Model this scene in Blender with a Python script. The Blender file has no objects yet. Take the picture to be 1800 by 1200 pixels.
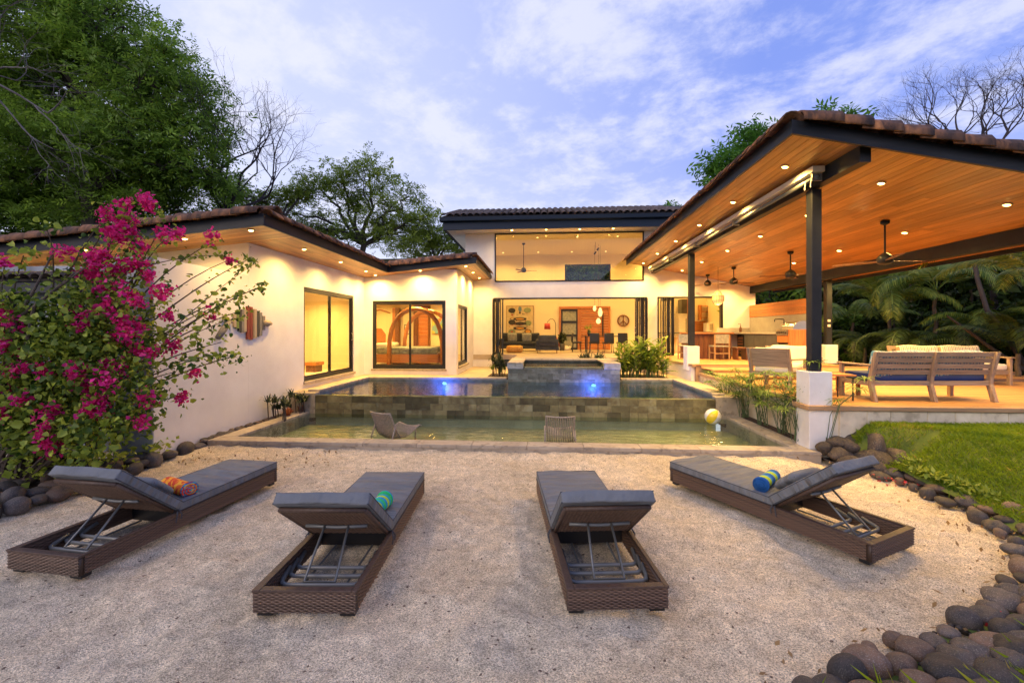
import bpy, bmesh, math, random
import numpy as np
from mathutils import Matrix, Vector
random.seed(7); rng = np.random.default_rng(11)
C = bpy.context.scene.collection
SC = bpy.context.scene
PI = math.pi
# ------------------------------------------------------------------ camera
YAW = math.atan(53/750); EYE = 2.05
cd = bpy.data.cameras.new('camera'); cam = bpy.data.objects.new('camera', cd); C.objects.link(cam)
cam.location = (0, 0, EYE); cam.rotation_euler = (PI/2, 0, YAW)
cd.sensor_width = 36; cd.lens = 15.0; cd.shift_y = -17/1800; cd.clip_start = .05; cd.clip_end = 600
SC.camera = cam
# ------------------------------------------------------------------ world: dusk sky
W = bpy.data.worlds.new('World'); SC.world = W; W.use_nodes = True
nt = W.node_tree; nt.nodes.clear()
def N(t, **k):
    n = nt.nodes.new(t)
    for a, v in k.items(): setattr(n, a, v)
    return n
def setup_world():
    out = N('ShaderNodeOutputWorld'); bg = N('ShaderNodeBackground'); tc = N('ShaderNodeTexCoord')
    sky = N('ShaderNodeTexSky'); sky.sky_type = 'NISHITA'; sky.sun_disc = False
    sky.sun_elevation = math.radians(3.0); sky.sun_rotation = math.radians(-100); sky.air_density = 1.0; sky.dust_density = .6; sky.ozone_density = 3.0
    L = nt.links.new
    sep = N('ShaderNodeSeparateXYZ'); L(tc.outputs['Generated'], sep.inputs[0])
    ramp = N('ShaderNodeValToRGB'); e = ramp.color_ramp.elements
    e[0].position = 0.0; e[0].color = (.80, .80, .88, 1); e[1].position = 1.0; e[1].color = (.15, .23, .62, 1)
    a = e.new(.22); a.color = (.38, .45, .84, 1); b = e.new(.42); b.color = (.22, .31, .78, 1)
    L(sep.outputs[2], ramp.inputs[0])
    # brighter, whiter towards the sunset side (left)
    dot = N('ShaderNodeVectorMath', operation='DOT_PRODUCT'); dot.inputs[1].default_value = (-.72, .60, .32)
    L(tc.outputs['Generated'], dot.inputs[0])
    mr = N('ShaderNodeMapRange'); mr.inputs[1].default_value = .35; mr.inputs[2].default_value = 1.05; L(dot.outputs['Value'], mr.inputs[0])
    mr.inputs[3].default_value = 0; mr.inputs[4].default_value = .62
    m1 = N('ShaderNodeMix', data_type='RGBA'); L(mr.outputs[0], m1.inputs[0]); L(ramp.outputs[0], m1.inputs[6]); m1.inputs[7].default_value = (.86, .88, 1.0, 1)
    # a share of the physical sky
    m0 = N('ShaderNodeMix', data_type='RGBA'); m0.blend_type = 'ADD'; m0.inputs[0].default_value = 1
    sm = N('ShaderNodeVectorMath', operation='SCALE'); sm.inputs['Scale'].default_value = .02; L(sky.outputs[0], sm.inputs[0])
    L(m1.outputs[2], m0.inputs[6]); L(sm.outputs[0], m0.inputs[7])
    # clouds on a layer overhead
    zz = N('ShaderNodeMath', operation='ADD'); L(sep.outputs[2], zz.inputs[0]); zz.inputs[1].default_value = .16
    zm = N('ShaderNodeMath', operation='MAXIMUM'); L(zz.outputs[0], zm.inputs[0]); zm.inputs[1].default_value = .05
    dv = N('ShaderNodeVectorMath', operation='DIVIDE'); L(tc.outputs['Generated'], dv.inputs[0])
    cb = N('ShaderNodeCombineXYZ'); [L(zm.outputs[0], cb.inputs[i]) for i in range(3)]; L(cb.outputs[0], dv.inputs[1])
    mp = N('ShaderNodeMapping'); mp.inputs['Scale'].default_value = (1, 1, 0); mp.inputs['Rotation'].default_value = (0, 0, .5); mp.inputs['Location'].default_value = (3.3, 1.6, 0)
    L(dv.outputs[0], mp.inputs[0])
    n1 = N('ShaderNodeTexNoise'); n1.inputs['Scale'].default_value = 2.5; n1.inputs['Detail'].default_value = 10; n1.inputs['Roughness'].default_value = .62; n1.inputs['Distortion'].default_value = .25
    L(mp.outputs[0], n1.inputs[0])
    n2 = N('ShaderNodeTexNoise'); n2.inputs['Scale'].default_value = 8.5; n2.inputs['Detail'].default_value = 6; n2.inputs['Roughness'].default_value = .65; L(mp.outputs[0], n2.inputs[0])
    mx = N('ShaderNodeMath', operation='MULTIPLY_ADD'); L(n2.outputs[0], mx.inputs[0]); mx.inputs[1].default_value = .38; L(n1.outputs[0], mx.inputs[2])
    cr = N('ShaderNodeMapRange', interpolation_type='SMOOTHSTEP'); L(mx.outputs[0], cr.inputs[0]); cr.inputs[1].default_value = .60; cr.inputs[2].default_value = .86; cr.inputs[4].default_value = .70
    m2 = N('ShaderNodeMix', data_type='RGBA'); L(cr.outputs[0], m2.inputs[0]); L(m0.outputs[2], m2.inputs[6]); m2.inputs[7].default_value = (.77, .78, .94, 1)
    L(m2.outputs[2], bg.inputs[0]); bg.inputs[1].default_value = SKY; L(bg.outputs[0], out.inputs[0])
SKY = .92
setup_world()
# ------------------------------------------------------------------ last soft daylight
sl = bpy.data.lights.new('sun', 'SUN'); sl.energy = 1.15; sl.angle = math.radians(32); sl.color = (1, .80, .60)
so = bpy.data.objects.new('sun', sl); C.objects.link(so); so.rotation_euler = (math.radians(63), 0, math.radians(-38))
SC.view_settings.view_transform = 'Standard'; SC.view_settings.look = 'None'; SC.view_settings.exposure = .38; SC.view_settings.gamma = 1
SC.view_settings.use_curve_mapping = False
cy = SC.cycles; cy.use_denoising = True; cy.max_bounces = 7; cy.diffuse_bounces = 4; cy.glossy_bounces = 4; cy.transmission_bounces = 4
cy.transparent_max_bounces = 12; cy.sample_clamp_indirect = 6; cy.caustics_reflective = False; cy.caustics_refractive = False; cy.blur_glossy = .5
try: cy.denoiser = 'OPENIMAGEDENOISE'
except Exception: pass
# ------------------------------------------------------------------ helpers
WM = {}
def at(u, v, X=None, Y=None, Z=None):
    """a pixel of the photograph (1800 wide) to a world point on a plane"""
    a = (u-900)/750; b = (583-v)/750; c, s = math.cos(YAW), math.sin(YAW)
    r = (a*c-s, a*s+c, b)
    t = X/r[0] if X is not None else Y/r[1] if Y is not None else (Z-EYE)/r[2]
    return Vector((r[0]*t, r[1]*t, EYE+r[2]*t))
def put(o, parent=None, M=None):
    M = M if M is not None else Matrix.Identity(4)
    WM[o] = M.copy(); C.objects.link(o)
    if parent is not None:
        o.parent = parent; o.matrix_parent_inverse = WM[parent].inverted()
    o.matrix_basis = M
    return o
def tag(o, label=None, cat=None, group=None, kind=None):
    if label: o['label'] = label
    if cat: o['category'] = cat
    if group: o['group'] = group
    if kind: o['kind'] = kind
    return o
def T(x, y, z, rz=0, rx=0, ry=0): return Matrix.Translation((x, y, z)) @ Matrix.Rotation(rz, 4, 'Z') @ Matrix.Rotation(ry, 4, 'Y') @ Matrix.Rotation(rx, 4, 'X')
def thing(name, label, cat, loc=(0, 0, 0), rz=0, group=None):
    o = bpy.data.objects.new(name, None); o.empty_display_size = .2
    put(o, None, T(*loc, rz)); return tag(o, label, cat, group)
def kids(o): return [c for c in bpy.data.objects if c.parent == o]
def copytree(o, M, label=None, table=None):
    """copy a thing, its parts and their sub-parts"""
    def cp(src, par, m=None):
        c = src.copy(); C.objects.link(c)
        if par is not None:
            c.parent = par; c.matrix_parent_inverse = src.matrix_parent_inverse.copy()
        if m is not None: c.matrix_basis = m
        for ch in table.get(src, ()): cp(ch, c)
        return c
    if table is None:
        table = {}
        for q in C.objects:
            if q.parent: table.setdefault(q.parent, []).append(q)
    c = cp(o, None, M); WM[c] = M.copy()
    if label: c['label'] = label
    return c
class MB:
    def __init__(s): s.v = []; s.f = []
    def add(s, vs, fs):
        n = len(s.v); s.v += [tuple(q) for q in vs]; s.f += [tuple(i+n for i in f) for f in fs]; return s
    def box(s, x0, x1, y0, y1, z0, z1, M=None):
        vs = [Vector((x, y, z)) for z in (z0, z1) for y in (y0, y1) for x in (x0, x1)]
        if M is not None: vs = [M @ q for q in vs]
        return s.add(vs, [(0, 2, 3, 1), (4, 5, 7, 6), (0, 1, 5, 4), (2, 6, 7, 3), (0, 4, 6, 2), (1, 3, 7, 5)])
    def prism(s, pts, axis, a, b):
        """polygon pts (2D) extruded along axis 'x' 'y' 'z' from a to b"""
        n = len(pts); vs = []
        for t in (a, b):
            for p, q in pts:
                vs.append({'x': (t, p, q), 'y': (p, t, q), 'z': (p, q, t)}[axis])
        fs = [tuple(range(n)), tuple(range(2*n-1, n-1, -1))] + [(i, i+n, (i+1) % n+n, (i+1) % n) for i in range(n)]
        return s.add(vs, fs)
    def tube(s, pts, r, n=8, cap=True):
        pts = [Vector(p) for p in pts]; k = len(pts)
        rs = [r]*k if not hasattr(r, '__len__') else r
        base = len(s.v); prev = None
        for i, p in enumerate(pts):
            d = (pts[min(i+1, k-1)]-pts[max(i-1, 0)])
            if d.length < 1e-9: d = Vector((0, 0, 1))
            d.normalize()
            if prev is None:
                a = d.orthogonal().normalized()
            else:
                a = (prev-d*prev.dot(d))
                a = a.normalized() if a.length > 1e-6 else d.orthogonal().normalized()
            prev = a; b = d.cross(a)
            for j in range(n):
                t = 2*PI*j/n; s.v.append(tuple(p+(a*math.cos(t)+b*math.sin(t))*rs[i]))
        for i in range(k-1):
            for j in range(n):
                s.f.append((base+i*n+j, base+i*n+(j+1) % n, base+(i+1)*n+(j+1) % n, base+(i+1)*n+j))
        if cap:
            s.f.append(tuple(base+j for j in range(n-1, -1, -1))); s.f.append(tuple(base+(k-1)*n+j for j in range(n)))
        return s
    def lathe(s, prof, n=16, c=(0, 0, 0), M=None):
        base = len(s.v); k = len(prof)
        for r, z in prof:
            for j in range(n):
                q = Vector((c[0]+r*math.cos(2*PI*j/n), c[1]+r*math.sin(2*PI*j/n), c[2]+z))
                s.v.append(tuple(M @ q if M is not None else q))
        for i in range(k-1):
            for j in range(n):
                s.f.append((base+i*n+j, base+i*n+(j+1) % n, base+(i+1)*n+(j+1) % n, base+(i+1)*n+j))
        s.f.append(tuple(base+j for j in range(n-1, -1, -1))); s.f.append(tuple(base+(k-1)*n+j for j in range(n)))
        return s
    def quad(s, a, b, c, d): return s.add([a, b, c, d], [(0, 1, 2, 3)])
    def mesh(s, name, smooth=False):
        me = bpy.data.meshes.new(name); me.from_pydata(s.v, [], s.f); me.update()
        if smooth: me.polygons.foreach_set('use_smooth', [True]*len(me.polygons))
        return me
    def build(s, name, mat, parent=None, M=None, smooth=False, sharp=None, bevel=0):
        me = s.mesh(name, smooth); me.materials.append(mat)
        if bevel:
            bm = bmesh.new(); bm.from_mesh(me); bmesh.ops.bevel(bm, geom=list(bm.edges), offset=bevel, segments=2, profile=.6, affect='EDGES', clamp_overlap=True)
            bm.to_mesh(me); bm.free()
        return put(bpy.data.objects.new(name, me), parent, M)
_bc = {}
def boxo(name, sx, sy, sz, mat, parent, M, bevel=0):
    """a box centred on M; alike boxes share one mesh"""
    k = (round(sx, 3), round(sy, 3), round(sz, 3), mat.name, bevel, name)
    if k not in _bc:
        me = MB().box(-sx/2, sx/2, -sy/2, sy/2, -sz/2, sz/2).mesh(name); me.materials.append(mat)
        if bevel:
            bm = bmesh.new(); bm.from_mesh(me); bmesh.ops.bevel(bm, geom=list(bm.edges), offset=bevel, segments=1, affect='EDGES'); bm.to_mesh(me); bm.free()
        _bc[k] = me
    return put(bpy.data.objects.new(name, _bc[k]), parent, M)
def bx(name, mat, parent, x0, x1, y0, y1, z0, z1, bevel=0):
    return boxo(name, x1-x0, y1-y0, z1-z0, mat, parent, T((x0+x1)/2, (y0+y1)/2, (z0+z1)/2), bevel)
def inst(name, me, parent, M): return put(bpy.data.objects.new(name, me), parent, M)
def rbox(lx, ly, lz, r=.03, nx=8, ny=12, nz=3, fn=None):
    """rounded box, subdivided so that it can be creased; fn(x,y,z)->(dx,dy,dz)"""
    mb = MB()
    def face(ax, sg):
        dims = [lx, ly, lz]; cnt = [nx, ny, nz]; o = [a for a in range(3) if a != ax]
        na, nb = cnt[o[0]], cnt[o[1]]; vs = []
        def spread(n, L):  # denser near the rim
            inner = [(-L/2+r)+(L-2*r)*i/n for i in range(n+1)]
            return [-L/2, -L/2+r*.35]+inner+[L/2-r*.35, L/2]
        A, B = spread(na, dims[o[0]]), spread(nb, dims[o[1]])
        for b in B:
            for a in A:
                p = [0, 0, 0]; p[ax] = sg*dims[ax]/2; p[o[0]] = a; p[o[1]] = b
                q = Vector([max(-dims[i]/2+r, min(dims[i]/2-r, p[i])) for i in range(3)]); d = Vector(p)-q
                if d.length > 1e-9: q = q+d.normalized()*r
                if fn: q = q+Vector(fn(*q))
                vs.append(q)
        n = len(A); fs = []
        for j in range(len(B)-1):
            for i in range(n-1):
                f = (j*n+i, j*n+i+1, (j+1)*n+i+1, (j+1)*n+i)
                flip = (sg < 0) != (ax == 1)
                fs.append(f[::-1] if flip else f)
        mb.add(vs, fs)
    for ax in range(3):
        for sg in (-1, 1): face(ax, sg)
    me = mb.mesh('soft', True); bm = bmesh.new(); bm.from_mesh(me); bmesh.ops.remove_doubles(bm, verts=bm.verts, dist=1e-5); bm.to_mesh(me); bm.free()
    me.polygons.foreach_set('use_smooth', [True]*len(me.polygons)); return me
def soft(name, mat, parent, M, *a, **k):
    me = rbox(*a, **k); me.name = name; me.materials.append(mat); return put(bpy.data.objects.new(name, me), parent, M)
def arr_mesh(name, V, F, mat, rnd=None, mats=None, mi=None):
    """numpy verts (n,3), quads or tris (m,k); rnd a value per face"""
    me = bpy.data.meshes.new(name); n, k = F.shape
    me.vertices.add(len(V)); me.vertices.foreach_set('co', V.astype(np.float32).ravel())
    me.loops.add(n*k); me.loops.foreach_set('vertex_index', F.astype(np.int32).ravel())
    me.polygons.add(n); me.polygons.foreach_set('loop_start', np.arange(0, n*k, k, dtype=np.int32)); me.polygons.foreach_set('loop_total', np.full(n, k, dtype=np.int32))
    if rnd is not None:
        at_ = me.attributes.new('rnd', 'FLOAT', 'FACE'); at_.data.foreach_set('value', rnd.astype(np.float32))
    me.update(calc_edges=True); me.materials.append(mat); return me
def unit(a): return a/np.maximum(np.linalg.norm(a, axis=1, keepdims=True), 1e-9)
def leaves2(P, size, aspect=.75, up=.3, fold=.25):
    """broad leaves folded along the midrib, two quads each"""
    n = len(P); d = unit(rng.normal(size=(n, 3))+np.array([0, 0, -.25])); nn = unit(rng.normal(size=(n, 3))+np.array([0, 0, up*3])); w = unit(np.cross(d, nn)); nz = np.cross(w, d); s = size*(1+.35*rng.normal(size=(n, 1))).clip(.45, 1.8)
    B, T_ = P, P+d*s
    L1, L2 = P+d*s*.22+w*s*aspect*.5+nz*s*fold, P+d*s*.68+w*s*aspect*.36+nz*s*fold*.6
    R1, R2 = P+d*s*.22-w*s*aspect*.5+nz*s*fold, P+d*s*.68-w*s*aspect*.36+nz*s*fold*.6
    V = np.stack([B, L1, L2, T_, R2, R1], 1).reshape(-1, 3); i = np.arange(n)[:, None]*6
    return V, np.concatenate([i+np.array([[0, 1, 2, 3]]), i+np.array([[0, 3, 4, 5]])], 1).reshape(-1, 4)
def sprays(P, size, lw=.30, droop=-.35):
    """leafy twig ends: seven leaflets set along a short axis"""
    n = len(P); d = rng.normal(size=(n, 3)); d[:, 2] = d[:, 2]*.45+droop; d = unit(d); nn = unit(rng.normal(size=(n, 3))*.6+np.array([0, 0, 1.])); w = unit(np.cross(d, nn)); s = size*(1+.25*rng.normal(size=(n, 1))).clip(.5, 1.6); Vs = []
    for k, (t, sd) in enumerate(((.15, 1), (.15, -1), (.42, 1), (.42, -1), (.7, 1), (.7, -1), (.85, 0))):
        q = P+d*s*t; e = unit(d*(.55 if sd else 1)+w*sd*.85+rng.normal(size=(n, 3))*.15); l = s*(.50 if sd else .45); ww = unit(np.cross(e, nn+rng.normal(size=(n, 3))*.3))
        Vs.append(np.stack([q, q+e*l*.5+ww*l*lw*.5, q+e*l, q+e*l*.5-ww*l*lw*.5], 1))
    V = np.stack(Vs, 1).reshape(-1, 3); return V, np.arange(28*n).reshape(-1, 4)
def leaves(P, size, aspect=.5, up=.3, jitter=.35, fold=0.0, D=None):
    """diamond leaves at points P: returns V,F"""
    n = len(P); d = rng.normal(size=(n, 3)) if D is None else D+rng.normal(size=(n, 3))*.35
    d = unit(d); nn = unit(rng.normal(size=(n, 3))+np.array([0, 0, up*3])); w = unit(np.cross(d, nn)); s = size*(1+jitter*rng.normal(size=(n, 1))).clip(.45, 1.8)
    V = np.stack([P, P+d*s*.45+w*s*aspect*.5, P+d*s, P+d*s*.45-w*s*aspect*.5], 1).reshape(-1, 3)
    return V, np.arange(4*n).reshape(n, 4)
# ------------------------------------------------------------------ materials
def nodes(name):
    m = bpy.data.materials.new(name); m.use_nodes = True; t = m.node_tree; t.nodes.clear()
    return m, t, (lambda ty, **k: _nn(t, ty, k)), t.links.new
def _nn(t, ty, k):
    n = t.nodes.new(ty)
    for a, v in k.items(): setattr(n, a, v)
    return n
def c4(c): return (c[0], c[1], c[2], 1)
def coords(n, L, scale=(1, 1, 1), rand=True, kind='Object'):
    tc = n('ShaderNodeTexCoord'); mp = n('ShaderNodeMapping'); mp.inputs['Scale'].default_value = scale
    L(tc.outputs[kind], mp.inputs[0])
    if rand:
        oi = n('ShaderNodeObjectInfo'); mu = n('ShaderNodeMath', operation='MULTIPLY'); mu.inputs[1].default_value = 37.0; L(oi.outputs['Random'], mu.inputs[0])
        L(mu.outputs[0], mp.inputs['Location'])
        return mp.outputs[0], oi
    return mp.outputs[0], None
def mat(name, c, c2=None, rough=.6, scale=6, stretch=(1, 1, 1), detail=5, bump=0, bscale=None, metal=0, spec=.5, vary=0, rand=True, lo=.35, hi=.65, emit=None, es=1, c3=None, s3=40, coat=0, bdist=.01):
    m, t, n, L = nodes(name); out = n('ShaderNodeOutputMaterial'); b = n('ShaderNodeBsdfPrincipled'); L(b.outputs[0], out.inputs[0])
    b.inputs['Base Color'].default_value = c4(c); b.inputs['Roughness'].default_value = rough; b.inputs['Metallic'].default_value = metal
    b.inputs['Specular IOR Level'].default_value = spec; b.inputs['Coat Weight'].default_value = coat
    col = None
    if c2 or bump or vary: vec, oi = coords(n, L, stretch, rand or vary)
    if c2:
        no = n('ShaderNodeTexNoise'); no.inputs['Scale'].default_value = scale; no.inputs['Detail'].default_value = detail; no.inputs['Roughness'].default_value = .6; L(vec, no.inputs[0])
        r = n('ShaderNodeValToRGB'); e = r.color_ramp.elements; e[0].position = lo; e[1].position = hi; e[0].color = c4(c); e[1].color = c4(c2); L(no.outputs[0], r.inputs[0]); col = r.outputs[0]
        if c3:
            n3 = n('ShaderNodeTexNoise'); n3.inputs['Scale'].default_value = s3; n3.inputs['Detail'].default_value = 3; L(vec, n3.inputs[0])
            mr = n('ShaderNodeMapRange'); mr.inputs[1].default_value = .55; mr.inputs[2].default_value = .68; L(n3.outputs[0], mr.inputs[0])
            mx = n('ShaderNodeMix', data_type='RGBA'); L(mr.outputs[0], mx.inputs[0]); L(col, mx.inputs[6]); mx.inputs[7].default_value = c4(c3); col = mx.outputs[2]
    if vary:
        hs = n('ShaderNodeHueSaturation'); mr = n('ShaderNodeMapRange'); L(oi.outputs['Random'], mr.inputs[0]); mr.inputs[3].default_value = 1-vary; mr.inputs[4].default_value = 1+vary
        L(mr.outputs[0], hs.inputs['Value'])
        if col: L(col, hs.inputs['Color'])
        else: hs.inputs['Color'].default_value = c4(c)
        col = hs.outputs[0]
    if col: L(col, b.inputs['Base Color'])
    if bump:
        nb = n('ShaderNodeTexNoise'); nb.inputs['Scale'].default_value = bscale or scale*6; nb.inputs['Detail'].default_value = 6; L(vec, nb.inputs[0])
        bp = n('ShaderNodeBump'); bp.inputs['Strength'].default_value = bump; bp.inputs['Distance'].default_value = bdist; L(nb.outputs[0], bp.inputs['Height']); L(bp.outputs[0], b.inputs['Normal'])
    if emit: b.inputs['Emission Color'].default_value = c4(emit); b.inputs['Emission Strength'].default_value = es
    return m
def emis(name, c, s):
    m, t, n, L = nodes(name); o = n('ShaderNodeOutputMaterial'); e = n('ShaderNodeEmission'); e.inputs[0].default_value = c4(c); e.inputs[1].default_value = s; L(e.outputs[0], o.inputs[0]); return m
def leafmat(name, ca, cb, trans=.3, rough=.5, cc=None):
    m, t, n, L = nodes(name); o = n('ShaderNodeOutputMaterial'); a = n('ShaderNodeAttribute', attribute_name='rnd')
    r = n('ShaderNodeValToRGB'); e = r.color_ramp.elements; e[0].color = c4(ca); e[1].color = c4(cb); L(a.outputs['Fac'], r.inputs[0])
    if cc: q = e.new(.94); q.color = c4(cb); e[-1].color = c4(cc)
    b = n('ShaderNodeBsdfPrincipled'); b.inputs['Roughness'].default_value = rough; b.inputs['Specular IOR Level'].default_value = .35; L(r.outputs[0], b.inputs['Base Color'])
    tr = n('ShaderNodeBsdfTranslucent'); L(r.outputs[0], tr.inputs[0]); mx = n('ShaderNodeMixShader'); mx.inputs[0].default_value = trans
    L(b.outputs[0], mx.inputs[1]); L(tr.outputs[0], mx.inputs[2]); L(mx.outputs[0], o.inputs[0]); return m
def glassmat(name, tint=(1, 1, 1), ior=1.45, rough=0, bump=0, bscale=2, extra=0.0):
    m, t, n, L = nodes(name); o = n('ShaderNodeOutputMaterial'); f = n('ShaderNodeFresnel'); f.inputs[0].default_value = ior
    tr = n('ShaderNodeBsdfTransparent'); tr.inputs[0].default_value = c4(tint); g = n('ShaderNodeBsdfGlossy'); g.inputs['Roughness'].default_value = rough
    mx = n('ShaderNodeMixShader'); ad = n('ShaderNodeMath', operation='ADD', use_clamp=True); ad.inputs[1].default_value = extra; L(f.outputs[0], ad.inputs[0]); L(ad.outputs[0], mx.inputs[0])
    L(tr.outputs[0], mx.inputs[1]); L(g.outputs[0], mx.inputs[2]); L(mx.outputs[0], o.inputs[0])
    ge = n('ShaderNodeNewGeometry'); nb = n('ShaderNodeMath', operation='SUBTRACT'); nb.inputs[0].default_value = 1; L(ge.outputs['Backfacing'], nb.inputs[1])
    fm = n('ShaderNodeMath', operation='MULTIPLY'); L(ad.outputs[0], fm.inputs[0]); L(nb.outputs[0], fm.inputs[1]); L(fm.outputs[0], mx.inputs[0])
    if bump:
        tc = n('ShaderNodeTexCoord'); mp = n('ShaderNodeMapping'); mp.inputs['Scale'].default_value = (1, 2.2, 1); L(tc.outputs['Object'], mp.inputs[0])
        no = n('ShaderNodeTexNoise'); no.inputs['Scale'].default_value = bscale; no.inputs['Detail'].default_value = 2.5; no.inputs['Roughness'].default_value = .45; L(mp.outputs[0], no.inputs[0])
        bp = n('ShaderNodeBump'); bp.inputs['Strength'].default_value = bump; bp.inputs['Distance'].default_value = .05; L(no.outputs[0], bp.inputs['Height'])
        L(bp.outputs[0], g.inputs['Normal']); L(bp.outputs[0], f.inputs['Normal'])
    return m
def wickermat(name, ca, cb, sx=34., sz=60.):
    m, t, n, L = nodes(name); o = n('ShaderNodeOutputMaterial'); b = n('ShaderNodeBsdfPrincipled'); L(b.outputs[0], o.inputs[0]); b.inputs['Roughness'].default_value = .5
    tc = n('ShaderNodeTexCoord'); s = n('ShaderNodeSeparateXYZ'); L(tc.outputs['Object'], s.inputs[0])
    ad = n('ShaderNodeMath', operation='ADD'); L(s.outputs[0], ad.inputs[0]); L(s.outputs[1], ad.inputs[1])
    cb_ = n('ShaderNodeCombineXYZ'); L(ad.outputs[0], cb_.inputs[0]); L(s.outputs[2], cb_.inputs[1])
    br = n('ShaderNodeTexBrick'); br.inputs['Scale'].default_value = 1; br.inputs['Brick Width'].default_value = 1/sx; br.inputs['Row Height'].default_value = 1/sz
    br.inputs['Mortar Size'].default_value = .0022; br.inputs['Mortar Smooth'].default_value = .6; br.inputs['Color1'].default_value = c4(ca); br.inputs['Color2'].default_value = c4(cb); br.inputs['Mortar'].default_value = c4([q*.45 for q in ca]); br.inputs['Bias'].default_value = 0
    L(cb_.outputs[0], br.inputs[0]); no = n('ShaderNodeTexNoise'); no.inputs['Scale'].default_value = 3; no.inputs['Detail'].default_value = 6; L(tc.outputs['Object'], no.inputs[0])
    mr = n('ShaderNodeMapRange'); L(no.outputs[0], mr.inputs[0]); mr.inputs[1].default_value = .3; mr.inputs[2].default_value = .7; mr.inputs[3].default_value = .7; mr.inputs[4].default_value = 1.3
    mu = n('ShaderNodeVectorMath', operation='SCALE'); L(br.outputs[0], mu.inputs[0]); L(mr.outputs[0], mu.inputs['Scale']); L(mu.outputs[0], b.inputs['Base Color'])
    inv = n('ShaderNodeMath', operation='SUBTRACT'); inv.inputs[0].default_value = 1; L(br.outputs['Fac'], inv.inputs[1])
    bp = n('ShaderNodeBump'); bp.inputs['Strength'].default_value = 1; bp.inputs['Distance'].default_value = .012; L(inv.outputs[0], bp.inputs['Height']); L(bp.outputs[0], b.inputs['Normal'])
    return m
def stripemat(name, cols, axis=0, scale=8., wob=0.0, rough=.9):
    m, t, n, L = nodes(name); o = n('ShaderNodeOutputMaterial'); b = n('ShaderNodeBsdfPrincipled'); L(b.outputs[0], o.inputs[0]); b.inputs['Roughness'].default_value = rough
    tc = n('ShaderNodeTexCoord'); s = n('ShaderNodeSeparateXYZ'); src = tc.outputs['Object']
    if wob:
        no = n('ShaderNodeTexNoise'); no.inputs['Scale'].default_value = 14; L(src, no.inputs[0]); sc = n('ShaderNodeVectorMath', operation='SCALE'); sc.inputs['Scale'].default_value = wob; L(no.outputs[1], sc.inputs[0])
        a = n('ShaderNodeVectorMath', operation='ADD'); L(src, a.inputs[0]); L(sc.outputs[0], a.inputs[1]); src = a.outputs[0]
    L(src, s.inputs[0]); mu = n('ShaderNodeMath', operation='MULTIPLY'); mu.inputs[1].default_value = scale; L(s.outputs[axis], mu.inputs[0]); fr = n('ShaderNodeMath', operation='FRACT'); L(mu.outputs[0], fr.inputs[0])
    r = n('ShaderNodeValToRGB'); r.color_ramp.interpolation = 'CONSTANT'; e = r.color_ramp.elements
    for i, c in enumerate(cols):
        q = e[0] if i == 0 else (e[1] if i == 1 else e.new(.5)); q.position = i/len(cols); q.color = c4(c)
    L(fr.outputs[0], r.inputs[0]); L(r.outputs[0], b.inputs['Base Color']); return m
def voromat(name, cols, scale, rough=.8, stretch=(1, 1, 1)):
    m, t, n, L = nodes(name); o = n('ShaderNodeOutputMaterial'); b = n('ShaderNodeBsdfPrincipled'); L(b.outputs[0], o.inputs[0]); b.inputs['Roughness'].default_value = rough
    vec, _ = coords(n, L, stretch, False); v = n('ShaderNodeTexVoronoi'); v.inputs['Scale'].default_value = scale; L(vec, v.inputs[0])
    s = n('ShaderNodeSeparateColor'); L(v.outputs['Color'], s.inputs[0]); r = n('ShaderNodeValToRGB'); r.color_ramp.interpolation = 'CONSTANT'; e = r.color_ramp.elements
    for i, c in enumerate(cols):
        q = e[0] if i == 0 else (e[1] if i == 1 else e.new(.5)); q.position = i/len(cols); q.color = c4(c)
    L(s.outputs[0], r.inputs[0]); L(r.outputs[0], b.inputs['Base Color']); return m
M_ = {}
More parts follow.
